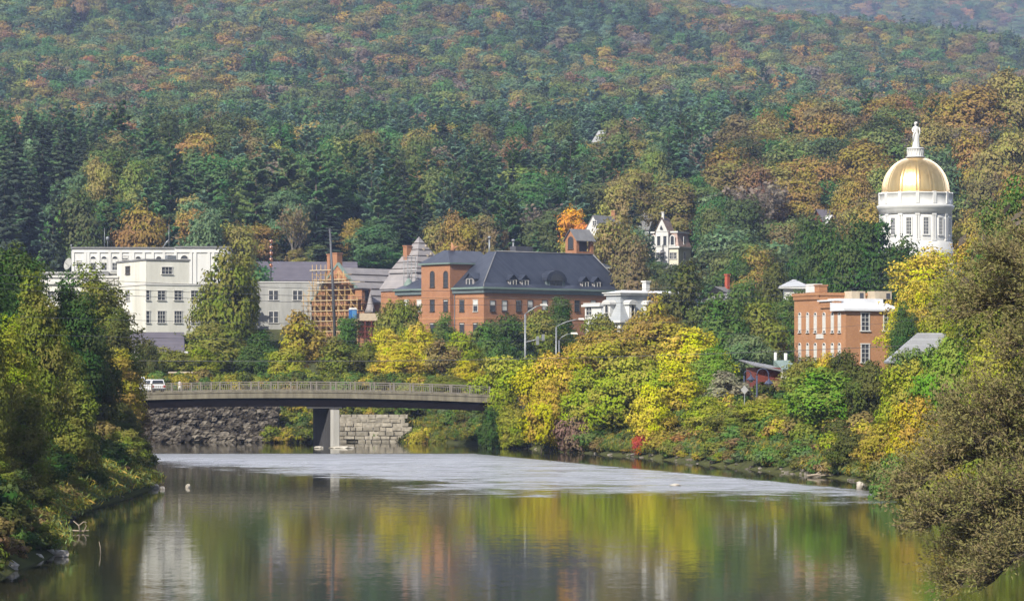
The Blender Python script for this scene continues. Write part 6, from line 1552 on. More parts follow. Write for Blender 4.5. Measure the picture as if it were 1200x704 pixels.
for side, y in ((0, .12), (1, 10.05)):
    mb = MB()
    for dz in (1.02, .80, .12): along(mb, y-.05, y+.05, dz, dz+(.07 if dz > 1 else .045), BX0+.3, BX0+.3+nb_*sp_)
    mb.build('handrail', MRAIL, br)
    for i in range(nb_+1):
        x = BX0+.3+i*sp_; z = bz(x); mb = MB(); mb.box(x-.09, x+.09, y-.1, y+.1, z+.021, z+1.12); mb.box(x-.13, x+.13, y-.13, y+.13, z+.02, z+.08); mb.build('post', MRAIL, br)
        if i < nb_:
            mb = MB()
            for k in range(1, 9): xx_ = x+sp_*k/9; mb.box(xx_-.02, xx_+.02, y-.02, y+.02, bz(xx_)+.16, bz(xx_)+.81)
            mb.build('baluster_panel', MRAIL, br)
# pier
PD = mat('pier_concrete_painted_shade', (.07,.068,.07), (.035,.035,.037), rough=.9, scale=.7, streak=True, bump=.2)  # shade below the deck is painted in as a darker concrete tone
ax, ay = X(391.5, 332), 332-335; q0 = Vector((ax, -.5, 0)); q1 = Vector((ax-2.7, 8.5, 0)); t = (q1-q0).normalized(); s_ = Vector((t.y, -t.x, 0))
mb = MB(); hw = .5; pts = [q0-s_*hw+t*.3, q0-s_*.25, q0+s_*.25, q0+s_*hw+t*.3, q1+s_*hw, q1-s_*hw]
zt_ = bz(ax)-1.95; k_ = len(pts); vs = [(p.x, p.y, -2) for p in pts]+[(p.x, p.y, zt_) for p in pts]
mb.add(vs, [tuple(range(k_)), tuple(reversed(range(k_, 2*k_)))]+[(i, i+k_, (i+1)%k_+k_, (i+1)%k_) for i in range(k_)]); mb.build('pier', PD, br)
mb = MB(); e0 = q0-t*.5; pts = [e0-s_*.34, e0+s_*.34, q0+s_*(hw+.04)+t*.2, q0-s_*(hw+.04)+t*.2]; vs = [(p.x, p.y, -2) for p in pts]+[(p.x, p.y, zt_-.15) for p in pts]; mb.add(vs, [(3,2,1,0),(4,5,6,7),(0,1,5,4),(1,2,6,5),(2,3,7,6),(3,0,4,7)]); mb.build('cutwater', mat('pier_concrete_painted_sun', (.42,.41,.38), (.30,.29,.27), rough=.85, scale=1, streak=True), br)  # sunlight on the pier's nose is painted in as a paler tone
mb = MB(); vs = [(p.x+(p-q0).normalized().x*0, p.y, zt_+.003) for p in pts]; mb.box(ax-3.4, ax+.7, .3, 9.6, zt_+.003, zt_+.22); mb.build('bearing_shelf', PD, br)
mb = MB(); mb.rock((ax+.9, -1.4, 0), (1.5, .7, .3), random.Random(3)); mb.rock((ax-1.8, -1.4, 0), (.6, .4, .28), random.Random(4)); mb.build('footing_stone', STONE, br)
for xa_, xb_ in ((BX1-.6, BX1+3), (BX0-4, BX0+.8)):
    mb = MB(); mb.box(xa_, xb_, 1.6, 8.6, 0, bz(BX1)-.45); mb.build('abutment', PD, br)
# approach roads
def road_strip(name, xs, y0, y1, zf):
    mb = MB(); vs = []; fs = []
    for x in xs: z = zf(x); vs += [(x, y0, z-2.5), (x, y0, z), (x, y1, z), (x, y1, z-2.5)]
    for i in range(len(xs)-1):
        a = i*4
        for k in range(3): fs.append((a+k, a+k+1, a+k+5, a+k+4))
    mb.add(vs, fs); return tag(mb.build(name, MASPH), kind='structure')
road_strip('road', [-190, -120, -80, BX0-.3], 335.5, 344.8, lambda x: bz(BX0)-.07+0.0*x)
road_strip('road', [BX1+.3, 20, 60, 140], 335.5, 344.8, lambda x: bz(BX1)-.07+(x-BX1)*.002)
# ---------------------------------------------------------------- bank walls under the bridge
def mat_island(name, c1, c2, c3, rough=.9):
    m, nt, out = nodes_of(name); b = nt.nodes.new('ShaderNodeBsdfPrincipled'); nt.links.new(b.outputs[0], out.inputs[0]); b.inputs['Roughness'].default_value = rough; b.inputs['Specular IOR Level'].default_value = .2
    g = nt.nodes.new('ShaderNodeNewGeometry'); r = nt.nodes.new('ShaderNodeValToRGB'); e = r.color_ramp.elements; e[0].color = (*c1, 1); e[1].color = (*c3, 1); n = e.new(.5); n.color = (*c2, 1)
    nt.links.new(g.outputs['Random Per Island'], r.inputs[0]); tc = nt.nodes.new('ShaderNodeTexCoord'); n1 = nt.nodes.new('ShaderNodeTexNoise'); n1.inputs['Scale'].default_value = 2.2; n1.inputs['Detail'].default_value = 6; nt.links.new(tc.outputs['Object'], n1.inputs['Vector'])
    nt.links.new(mix_rgb(nt, math_n(nt, 'MULTIPLY_ADD', n1.outputs['Fac'], 1.8, -.5, clamp=True), r.outputs[0], tuple(v*.45 for v in c1)), b.inputs['Base Color']); MATS[name] = m; return m
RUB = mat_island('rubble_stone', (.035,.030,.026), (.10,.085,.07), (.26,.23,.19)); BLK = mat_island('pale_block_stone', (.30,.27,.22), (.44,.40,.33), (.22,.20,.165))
rs = random.Random(5); mb = MB()
x0, x1 = X(158, 360), X(325, 360); mb.box(x0, x1, 361.2, 363, -1, 4.6)
for k in range(760):
    x = rs.uniform(x0, x1); z = rs.uniform(-.1, 4.9)*(1-.12*abs((x-x0)/(x1-x0)-.4)); r = rs.uniform(.16, .62)*(1.2-.09*z); mb.rock((x, 360.3+z*.22+rs.uniform(-.2, .3), z), (r*1.15, r, r*.85), rs, 6)
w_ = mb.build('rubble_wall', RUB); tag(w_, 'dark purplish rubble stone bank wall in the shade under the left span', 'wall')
mb = MB(); x0, x1 = X(393, 366), X(479, 366); z = -.2; row = 0; mb.box(x0+.2, x1-.4, 363.05, 364.2, -1, 3.1)
while z < 3.2:
    h = rs.uniform(.38, .62); x = x0+rs.uniform(-.4, .1)
    xe = x1-(z*.35)+rs.uniform(-.5, .2)
    while x < xe:
        w = rs.uniform(.6, 1.6)
        if not (rs.random() < .05) and not (abs(x-X(433, 366)) < .6 and .3 < z < 1.2):
            y = 362.7+z*.12+rs.uniform(-.09, .09); dz = rs.uniform(-.03, .03); a = rs.uniform(.02, .07)
            mb.add([(x+a,y,z+a+dz),(x+w-a,y+rs.uniform(-.05,.05),z+a+dz),(x+w,y+.5,z+.01),(x,y+.5,z+.01),(x+a,y+rs.uniform(-.05,.05),z+h-a+dz),(x+w-a,y,z+h-a+dz),(x+w,y+.5,z+h-.01),(x,y+.5,z+h-.01)], [(0,3,2,1),(4,5,6,7),(0,1,5,4),(1,2,6,5),(2,3,7,6),(3,0,4,7)])
        x += w+.02
    z += h+.015; row += 1
w_ = mb.build('block_wall', BLK); tag(w_, 'pale coursed stone block wall on the bank behind the pier', 'wall')
# dark sloping culvert slab at the right abutment
o_ = empty('concrete_apron', (X(566, 352), 352, 0), 0, 'dark sloping concrete apron running into the water at the right bridge end', 'apron')
mb = MB(); mb.add([(-2.6,-1.4,-.6),(1.0,-1.2,-.6),(3.2,1.6,2.6),(1.0,3,2.8),(-2.6,1.5,-.6),(2,5,-.6)], [(0,1,2,3),(0,3,4),(4,3,5),(1,5,2),(2,5,3),(0,4,5,1)]); mb.build('slab', mat('dark_wet_concrete', (.02,.019,.022), (.012,.012,.014), rough=.6, scale=1.5), o_)
mb = MB(); mb.add([(1.0,-1.4,-.3),(1.8,-1.4,-.3),(4.0,1.4,1.6),(3.2,1.6,2.5),(1.0,-1.0,-.3),(4.0,2.0,1.6)], [(0,1,2,3),(0,3,4),(1,5,2),(2,5,3)]); mb.build('edge_stone', STONE, o_)
# ---------------------------------------------------------------- rocks, each its own
def rock(px, py, w_, h_, label, seed, m=STONE, d=None, grp='rocks at the water edge'):
    d = d or 9*F/(py-HZ); x = X(px, d); mb = MB(); r = random.Random(seed); W = w_*d/F/2; H = h_*d/F
    mb.rock((0, 0, H*.25), (W, W*.8, H*.75), r, 9); o = mb.build('rock', m, None, (x, d, 0)); tag(o, label, 'rock', grp)
WROCK = mat('pale_rock', (.50,.46,.40), (.30,.27,.24), rough=.9, scale=1.6, bump=.4)
rock(14, 668, 17, 14, 'pale pointed boulder standing in the water at the lower left', 1, WROCK)
rock(42, 655, 20, 8, 'dark low rock where the left shrub meets the water', 2, STONE)
rock(58, 650, 14, 9, 'grey rock in the middle of the low left group', 8, STONE)
rock(72, 652, 18, 9, 'pale flat rock at the outer end of the low left group', 3, WROCK)
rock(56, 612, 12, 11, 'pale rock under the left bank beside the driftwood', 4, WROCK)
rock(64, 614, 9, 6, 'small pale rock touching the one beside the driftwood', 14, WROCK)
rock(90, 592, 18, 6, 'grey flat rock beneath the left bank trees', 5, STONE)
rock(178, 572, 17, 7, 'pale slab at the tip of the left bank', 6, WROCK)
rock(190, 573, 7, 4, 'little rock off the tip of the left bank', 7, WROCK)
rock(220, 571, 6, 5, 'small lone white rock in the water beside the left bank', 9, WROCK)
rock(1008, 572, 10, 9, 'white pointed rock at the right shore beside the willow', 10, WROCK)
rock(1025, 562, 6, 9, 'pale upright stone half hidden at the right shore bend', 11, WROCK)
rock(792, 569, 14, 3, 'pale rock barely breaking the surface in midstream', 12, WROCK)
rock(575, 521, 20, 6, 'pale sloping stone by the dark apron', 13, WROCK)
# shoreline stones of the right bank
mb = MB(); SH = [(-13,363),(-4,350),(3.8,326),(13.2,300),(19.9,271),(27.9,237),(28,215)]
for k in range(260):
    i = rs.randrange(len(SH)-1); t_ = rs.random(); x = SH[i][0]+(SH[i+1][0]-SH[i][0])*t_; y = SH[i][1]+(SH[i+1][1]-SH[i][1])*t_
    if rs.random() > .35+.65*vnoise(x*.5, y*.12, 5): continue
    r = rs.uniform(.06, .24)*(1 if rs.random() < .93 else 1.8); o_ = rs.uniform(-.5, .35); mb.rock((x+o_, y, ground(x+o_, y)+r*.25+.03), (r*1.3, r, r*.8), rs, 6)
tag(mb.build('shore_stones', mat_island('shore_stone', (.13,.115,.095), (.22,.195,.16), (.40,.37,.32))), 'scattered pale stones along the right shoreline', 'stones', kind='stuff')
mb = MB(); SL = [(-22.3,141),(-25.8,160),(-27.8,189),(-27.6,222),(-32,250)]
for k in range(200):
    i = rs.randrange(len(SL)-1); t_ = rs.random(); x = SL[i][0]+(SL[i+1][0]-SL[i][0])*t_; y = SL[i][1]+(SL[i+1][1]-SL[i][1])*t_
    r = rs.uniform(.06, .3); o_ = rs.uniform(-1.2, .3); mb.rock((x+o_, y, ground(x+o_, y)+r*.2+.03), (r*1.3, r, r*.7), rs, 6)
tag(mb.build('left_shore_stones', MATS['rubble_stone']), 'dark wet stones along the left shoreline', 'stones', kind='stuff')
# driftwood
DW = mat('bleached_wood', (.34,.29,.22), (.22,.18,.14), rough=.9, scale=4)
def branchy(name, px, py, label, spec, m=DW, cat='driftwood', d=None):
    d = d or 9*F/(py-HZ); root = empty(name, (X(px, d), d, 0), 0, label, cat); k = d/F; mb = MB()
    for pts, r in spec: mb.tube([((a)*k, b*k, c*k) for a, b, c in pts], [r*k*(1-.6*i/(len(pts)-1)) for i in range(len(pts))], 6)
    mb.build('branch', m, root)
branchy('driftwood', 90, 624, 'tangle of bleached driftwood twigs in the water by the left bank', [([(-24,0,2),(-10,0,3),(6,3,2),(14,0,3)],1.6), ([(-14,0,1),(-17,2,9),(-19,0,18)],1.3), ([(-17,2,8),(-12,0,14)],.8), ([(4,0,1),(2,0,9),(-4,0,14)],1.2), ([(2,0,8),(8,0,13),(12,0,12)],1.0), ([(-6,0,2),(-14,3,6)],1.4), ([(8,0,1),(11,2,8),(10,0,11)],.9)])
branchy('driftwood', 118, 648, 'single thin stick standing out of the calm water at the left', [([(0,0,-2),(-.5,0,8),(-2,0,14)],.7)])
branchy('fallen_branch', 968, 561, 'fallen pale branches lying on the right shore', [([(-22,-1,2),(-6,-2,4),(12,0,4),(24,4,2)],1.5), ([(-12,-1,3),(-4,-2,10),(-8,0,15)],1.2), ([(0,-2,4),(10,-2,9)],1.0), ([(-18,0,1),(0,-3,3),(16,-3,1)],1.2)], d=243)
# ---------------------------------------------------------------- street lamps
def lamp(name, label, d, base_py, px, pts, head, extra=None, m=STEEL, r=.11, cat='street lamp', hooked=False):
    b_ = P(px, base_py, d); root = empty(name, b_, 0, label, cat, 'street lamps by the right bridge approach'); k = d/F
    L = [Vector(((a-px)*k, 0, (base_py-b)*k)) for a, b in pts]
    mb = MB(); mb.tube([Vector((0,0,-6)), L[0]], [r*1.25, r*.85], 8); mb.build('pole', m, root)
    mb = MB(); mb.tube(L, [r*.65]*(len(L)-1)+[r*.5], 6); mb.build('arm', m, root)
    h = L[-1]; mb = MB()
    if hooked: mb.lathe([(.05,.35),(.1,.15),(.42,-.15),(.5,-.3),(.46,-.32),(.05,-.2)], 14, tuple(h)); o = mb.build('lamp_head', m, root); mb = MB(); mb.lathe([(.02,-.55),(.2,-.5),(.26,-.33),(.05,-.31)], 12, tuple(h)); mb.build('bulb_glass', BLIND, o)
    else:
        mb.add([(h.x-.15,-.14,h.z-.05),(h.x+head,-.2,h.z-.1),(h.x+head,.2,h.z-.1),(h.x-.15,.14,h.z-.05),(h.x-.1,-.08,h.z+.16),(h.x+head-.15,-.12,h.z+.18),(h.x+head-.15,.12,h.z+.18),(h.x-.1,.08,h.z+.16)], [(0,3,2,1),(4,5,6,7),(0,1,5,4),(1,2,6,5),(2,3,7,6),(3,0,4,7)])
        o = mb.build('lamp_head', BLIND, root); mb = MB(); mb.box(h.x+.15, h.x+head-.1, -.12, .12, h.z-.16, h.z-.105); mb.build('lens', GLASS, o)
    if extra: extra(root, k)
    return root
def sig(root, k):
    a = Vector((0,0,24*k)); b_ = Vector((21*k,0,29*k)); mb = MB(); mb.tube([a, b_], [.14,.09], 6); mb.build('signal_arm', STEEL, root)
    for x, z, h in ((14.5, 26.5, 9), (21, 30, 7)):
        mb = MB(); mb.box(x*k-.2, x*k+.2, -.18, .12, (z-h*.6)*k, (z+h*.5)*k); mb.build('signal_box', STEEL, root)
lamp('street_lamp', 'tallest street lamp, with a signal arm halfway up its pole', 398, 425, 615.5, [(615.5,368),(620,364.5),(628,359.5),(634,357.5)], .95, sig, r=.14)
lamp('street_lamp', 'middle street lamp with a long curved arm reaching right', 392, 420, 651.8, [(651.8,383),(656,380.5),(664,377),(674,374.5),(679,374)], .7)
lamp('street_lamp', 'shortest street lamp, its thin arm just below the middle one', 396, 420, 655.2, [(655.2,399),(658,395),(664,391.8),(670,390.8)], .85, r=.09)
BLUEM = mat('dark_blue_paint', (.05,.06,.11), (.035,.045,.08), rough=.5, scale=3)
lamp('hooked_lamp', 'dark blue hook-shaped lamp before the dark red shed', 306, 475, 887, [(887,440),(887.6,436),(890,432.8),(894,431.6),(898,433),(900.5,437),(901,443),(901,446.5)], 0, m=BLUEM, r=.10, hooked=True)
lamp('hooked_lamp', 'second dark blue hook-shaped lamp left of the dark red shed', 316, 475, 872, [(872,440),(872.6,436),(875,434),(878,434.5),(880,438),(880,442)], 0, m=BLUEM, r=.09, hooked=True)
o_ = empty('diamond_sign', P(872.5, 475, 300), 0, 'grey back of a diamond-shaped road sign left of the hooked lamp', 'sign'); k = 300/F
mb = MB(); mb.poly([(0,0,13*k),(4.6*k,0,18.5*k),(0,0,24*k),(-4.6*k,0,18.5*k)], (0,-1,0), .03); mb.build('plate', mat('sign_back', (.42,.42,.42), rough=.5, metal=.4), o_)
mb = MB(); mb.tube([(0,.06,-4),(0,.06,23*k)], .035, 5); mb.build('post', STEEL, o_)
# ---------------------------------------------------------------- power lines between wooden poles
def pole(x, y, h, label):
    z = ground(x, y); root = empty('utility_pole', (x, y, z), 0, label, 'utility pole', 'utility poles'); mb = MB(); mb.tube([(0,0,-1),(0,0,h-z)], [.18,.12], 8); mb.build('pole', BARK, root)
    for k in (.4, 1.6):
        mb = MB(); mb.box(-.06, .06, -1.5, 1.5, h-z-k-.12, h-z-k); mb.build('crossarm', BARK, root)
    return root
CAB = mat('cable', (.10,.10,.11), rough=.6)
def wire(a, b_, sag, label, r=.015):
    a = Vector(a); b_ = Vector(b_); pts = []
    for i in range(41): t_ = i/40; p = a.lerp(b_, t_); p.z -= sag*4*t_*(1-t_); pts.append(p)
    mb = MB(); mb.tube(pts, r, 5); o = mb.build('power_line', CAB); tag(o, label, 'power line', 'power lines over the river')
Lx = lambda px, d: X(px, d)
for i, (ya, yb_, sg) in enumerate(((326, 292, 3.4), (336, 298, 3.4), (342, 303, 3.6))):
    wire((X(-70, 165), 165, Zp(ya-8, 165)), (X(1290, 372), 372, Zp(yb_-14, 372)), sg, ('uppermost', 'middle', 'third')[i]+' of the thin power lines crossing in front of the town')
for i, (ya, yb_, sg) in enumerate(((372, 345, 2.2), (392, 352, 2.6))):
    wire((X(-70, 165), 165, Zp(ya-4, 165)), (X(1290, 372), 372, Zp(yb_-8, 372)), sg, ('upper', 'lower')[i]+' power line running just above the bank trees', .013)
wire((X(-80, 300), 300, Zp(418, 300)), (X(1300, 300), 300, Zp(391, 300)), 1.4, 'dark lowest cable sagging across the river above the bridge', .028)
pole(X(-72, 165), 165, Zp(312, 165), 'wooden utility pole out on the left bank'); pole(X(1292, 372), 372, Zp(270, 372), 'wooden utility pole out beyond the right bank')
pole(X(-80, 300), 300, Zp(414, 300), 'short wooden pole beyond the left bank'); pole(X(1300, 300), 300, Zp(388, 300), 'short wooden pole beyond the right bank')
# ---------------------------------------------------------------- vehicles
CARW = mat('white_car_paint', (.78,.79,.80), (.72,.73,.74), rough=.22, spec=.6, scale=.8); TYRE = mat('tyre', (.02,.02,.02), rough=.85); REDL = mat('tail_light', (.45,.03,.02), rough=.25); BUMP = mat('dark_bumper', (.06,.06,.065), rough=.5)
def vehicle(name, label, cat, px, py, d, rz, prof, roof, L, Wd, z, wheels, truck=False):
    root = empty(name, (X(px, d), d, z), R(rz), label, cat, 'white vehicles at the left bridge end')
    def extr(mb, pr, w, ins=0):
        k = len(pr); vs = [(x, -w/2, zz_) for x, zz_ in pr]+[(x, w/2, zz_) for x, zz_ in pr]
        mb.add(vs, [tuple(range(k)), tuple(reversed(range(k, 2*k)))]+[(i, i+k, (i+1)%k+k, (i+1)%k) for i in range(k)])
    mb = MB(); extr(mb, prof, Wd); b_ = mb.build('body', CARW, root); bv = b_.modifiers.new('bevel', 'BEVEL'); bv.width = .07; bv.segments = 2; bv.limit_method = 'ANGLE'
    mb = MB(); (xa, za), (xb, zb_), (xc, zc), (xd, zd) = roof; ins = .18
    mb.add([(xa,-Wd/2+.04,za),(xb,-Wd/2+ins,zb_),(xc,-Wd/2+ins,zc),(xd,-Wd/2+.04,zd),(xa,Wd/2-.04,za),(xb,Wd/2-ins,zb_),(xc,Wd/2-ins,zc),(xd,Wd/2-.04,zd)], [(0,1,2,3),(7,6,5,4),(0,4,5,1),(1,5,6,2),(2,6,7,3),(3,7,4,0)])
    cab_ = mb.build('cabin', CARW, root); bv = cab_.modifiers.new('bevel', 'BEVEL'); bv.width = .05; bv.segments = 2
    gl = MB(); f = lambda p, q, t_: (p[0]+(q[0]-p[0])*t_, p[1]+(q[1]-p[1])*t_)
    for s2 in (-1, 1):
        n = .012; lo = [(xa+.25, za+.06), (xd-.25, zd+.06)]; hi = [f((xa,za),(xb,zb_),.82), f((xd,zd),(xc,zc),.82)]; hi[0] = (hi[0][0]+.14, hi[0][1]); hi[1] = (hi[1][0]-.14, hi[1][1])
        yl = s2*(Wd/2-.04-.008+n*1.5); yh = s2*(Wd/2-.04-(ins-.04)*.82+n*1.5)
        segs = 2
        for g_ in range(segs):
            a0 = g_/segs+.02; a1 = (g_+1)/segs-.02; pl0 = f(lo[0], lo[1], a0); pl1 = f(lo[0], lo[1], a1); ph0 = f(hi[0], hi[1], a0); ph1 = f(hi[0], hi[1], a1)
            gl.add([(pl0[0],yl,pl0[1]),(pl1[0],yl,pl1[1]),(ph1[0],yh,ph1[1]),(ph0[0],yh,ph0[1])], [(0,1,2,3)])
    for (p, q, sg) in (((xa,za),(xb,zb_),-1), ((xd,zd),(xc,zc),1)):
        a_ = f(p, q, .14); b2 = f(p, q, .86); gl.add([(a_[0]+sg*.02,-Wd/2+.2,a_[1]),(a_[0]+sg*.02,Wd/2-.2,a_[1]),(b2[0]+sg*.02,Wd/2-.3,b2[1]),(b2[0]+sg*.02,-Wd/2+.3,b2[1])], [(0,1,2,3)])
    gl.build('window', GLASS, root)
    xs = [p[0] for p in prof]; x_r, x_f = min(xs), max(xs)
    for s2 in (-1, 1):
        mb = MB(); mb.box(x_r-.03, x_r+.05, s2*(Wd/2-.06), s2*(Wd/2-.32), za-.28, za-.02); mb.build('tail_light', REDL, root)
        mb = MB(); mb.box(x_f-.1, x_f+.02, s2*(Wd/2-.08), s2*(Wd/2-.42), .62, .80); mb.build('headlight', BLIND, root)
        for wx in wheels:
            mb = MB(); t2 = MB(); t2.lathe([(.18,-.11),(.34,-.11),(.36,-.07),(.36,.07),(.34,.11),(.18,.11)], 20); mb.add([(a_+wx, c_+s2*(Wd/2-.12), b2_+.36) for a_, b2_, c_ in t2.v], t2.f, True); wo = mb.build('wheel', TYRE, root)
            mb = MB(); t2 = MB(); t2.lathe([(.02,-.115),(.19,-.115),(.19,.115),(.02,.115)], 12); mb.add([(a_+wx, c_+s2*(Wd/2-.115), b2_+.36) for a_, b2_, c_ in t2.v], t2.f); mb.build('rim', STEEL, wo)
    mb = MB(); mb.box(x_r-.10, x_r+.02, -Wd/2+.05, Wd/2-.05, .38, .58); mb.box(x_f-.02, x_f+.10, -Wd/2+.05, Wd/2-.05, .38, .58); mb.build('bumper', BUMP, root)
    return root
zr_ = bz(BX0)-.05
vehicle('parked_suv', 'white boxy station wagon next to the first bridge posts', 'car', 177.5, 450, 338.6, 118, [(-2.2,.35),(-2.25,.95),(-2.1,1.02),(1.1,1.02),(2.1,.88),(2.25,.6),(2.2,.35)], ((-2.1,1.0),(-1.95,1.62),(.35,1.62),(1.15,1.0)), 4.5, 1.85, bz(X(177,338))-.05, (-1.35, 1.4))
vehicle('pickup_truck', 'white pickup truck with tall cab behind the station wagon, partly hidden by leaves', 'truck', 160.5, 450, 343.2, 125, [(-2.7,.5),(-2.75,1.15),(-.5,1.15),(-.4,1.2),(1.4,1.2),(2.6,1.1),(2.75,.8),(2.7,.5)], ((-.45,1.18),(-.35,1.95),(1.0,1.95),(1.7,1.18)), 5.5, 2.0, bz(X(160,342))-.04, (-1.75, 1.75), True)
# small figure behind the railing
def person(px, d, z, h, label):
    root = empty('person', (X(px, d), d, z), 0, label, 'person'); s = h/1.75
    J = [(0,0,.95),(0,0,1.15),(0,.0,1.40),(0,0,1.50),(0,-.02,1.60),(0,-.02,1.70), (.10,0,.90),(.13,-.06,.50),(.13,.02,.08),(.13,-.12,.04), (-.10,0,.90),(-.12,.08,.50),(-.12,.16,.08),(-.12,.02,.04), (.19,0,1.40),(.25,-.02,1.14),(.22,-.18,.98),(.21,-.26,.95), (-.19,0,1.40),(-.25,.0,1.14),(-.22,-.16,.98),(-.21,-.24,.95)]
    E = [(0,1),(1,2),(2,3),(3,4),(4,5),(0,6),(6,7),(7,8),(8,9),(0,10),(10,11),(11,12),(12,13),(2,14),(14,15),(15,16),(16,17),(2,18),(18,19),(19,20),(20,21)]
    Rr = [.14,.13,.15,.055,.085,.085,.10,.065,.045,.045,.10,.065,.045,.045,.07,.045,.035,.04,.07,.045,.035,.04]
    me = bpy.data.meshes.new('body'); me.from_pydata([tuple(v*s for v in j) for j in J], E, []); o = bpy.data.objects.new('body', me); col.objects.link(o); o.parent = root
    md = o.modifiers.new('skin', 'SKIN'); sk = me.skin_vertices[0].data
    for i, r in enumerate(Rr): sk[i].radius = (r*s, r*s); sk[i].use_root = (i == 0)
    o.modifiers.new('sub', 'SUBSURF').levels = 2
    me.materials.append(mat('skin_tone', (.50,.33,.25), rough=.6))
    mb = MB(); mb.lathe([(.15,.93),(.16,1.1),(.19,1.3),(.20,1.42),(.10,1.48),(.06,1.49)], 16, sy=.75); mb.v = [tuple(c*s for c in v) for v in mb.v]
    for sg in (-1, 1): mb.tube([Vector((sg*.17,0,1.41))*s, Vector((sg*.24,-.01,1.18))*s], [.075*s,.06*s], 8)
    mb.build('shirt', WHITE, root)
    mb = MB()
    for sg, yk, yf in ((1, -.06, .02), (-1, .08, .16)): mb.tube([Vector((sg*.08,0,.95))*s, Vector((sg*.125,yk,.5))*s, Vector((sg*.125,yf,.12))*s], [.12*s,.085*s,.065*s], 8)
    mb.build('trousers', WHITE2, root)
    mb = MB(); mb.lathe([(.10,1.60),(.105,1.68),(.08,1.77),(.01,1.80)], 12); mb.v = [(v[0]*s, v[1]*s-.01, v[2]*s) for v in mb.v]; mb.build('hair', BARK, root)
person(210.5, 336.2, bz(X(210, 336))+.09, 1.3, 'small person in white walking behind the bridge railing near the parked vehicles')
# ---------------------------------------------------------------- foreground willow
def willow():
    r = np.random.default_rng(77); rr = random.Random(77); D0 = 113
    base = Vector((X(1365, D0), D0, ground(X(1365, D0), D0))); root = empty('willow_tree', base, 0, 'large brownish willow leaning over the water in the right foreground', 'tree')
    tb = MB(); trunk_top = base+Vector((-1.5, 0, 3.2)); tb.tube([base+Vector((.2,0,-1))-base, Vector((-.6,.1,1.6)), trunk_top-base], [.55,.42,.34], 10)
    paths = [(.75, [(1290,440),(1235,370),(1195,352),(1165,358),(1140,368)]), (.9, [(1280,420),(1245,350),(1215,320),(1180,305)]), (.8, [(1290,480),(1240,470),(1200,470),(1160,482),(1125,500)]),
             (1.25, [(1290,520),(1240,535),(1165,530),(1105,550),(1068,578)]), (1.15, [(1290,590),(1215,603),(1175,617),(1150,645),(1128,684)]), (1.2, [(1290,555),(1215,572),(1150,590),(1092,612)]), (.35, [(1290,450),(1250,410),(1215,405),(1185,420)]),
             (.8, [(1290,420),(1250,355),(1230,320),(1210,285)]), (.8, [(1290,500),(1225,500),(1180,507),(1135,520)]), (.9, [(1290,620),(1230,640),(1190,655),(1165,680)])]
    C = []; AX = []; K = []; T = []
    for wgt, pp in paths:
        dd = D0+rr.uniform(-2.2, 2.2); pts = [trunk_top]+[P(a, b, dd+rr.uniform(-.6, .6)) for a, b in pp]
        fine = []
        for i in range(len(pts)-1):
            p0 = pts[max(i-1, 0)]; p1 = pts[i]; p2 = pts[i+1]; p3 = pts[min(i+2, len(pts)-1)]
            for q in range(6):
                t_ = q/6; fine.append(.5*((2*p1)+(p2-p0)*t_+(2*p0-5*p1+4*p2-p3)*t_*t_+(3*p1-p0-3*p2+p3)*t_**3))
        fine.append(pts[-1]); n = len(fine); tb.tube([p-base for p in fine], [.17*(1-i/n)**1.1+.018 for i in range(n)], 7, cap=False)
        ntw = int(270*wgt)
        for k in range(ntw):
            u = rr.uniform(.22, 1.0); p = fine[min(int(u*n), n-1)]; a = rr.uniform(0, 2*math.pi)
            L1 = rr.uniform(.4, 2.5)*(1.15-.45*u); dr = Vector((-.75+rr.uniform(-.55, .6), rr.uniform(-.8, .8), rr.uniform(-.35, .95))).normalized()
            e = p+dr*L1; m_ = p.lerp(e, .5)+Vector((0,0,-.08)); tb.tube([p-base, m_-base, e-base], [.022,.014,.006], 3, cap=False)
            cv = r.uniform(0, 1)
            for q in range(3):
                s0 = p.lerp(e, rr.uniform(.25, 1)); d2 = (dr+Vector((rr.uniform(-.7,.4), rr.uniform(-.6,.6), rr.uniform(-.2,.9)))).normalized(); L2 = rr.uniform(.5, 1.2); nl = 11
                ts = r.uniform(.0, 1, nl); b0 = np.array(s0-base); dn = np.array(d2)
                C.append(b0+dn*(L2*ts)[:, None]+r.normal(0, .07, (nl, 3))); AX.append(np.tile(dn, (nl, 1))); K.append(np.full(nl, cv)); T.append(np.clip(r.normal(.45, .28, nl), 0, 1.3))
    C = np.concatenate(C); AX = np.concatenate(AX); K = np.concatenate(K); T = np.concatenate(T)
    cm = leaf_mesh('crown', C, np.tile(np.array([-.15,-.35,.35]), (len(C), 1)), .05, T, K, FOL, r, aspect=3.2, axis=AX)
    o = bpy.data.objects.new('crown', cm); col.objects.link(o); o.parent = root; o.color = (.18, .148, .066, 1)
    o = bpy.data.objects.new('trunk', tb.mesh('trunk', BARK)); col.objects.link(o); o.parent = root
willow()
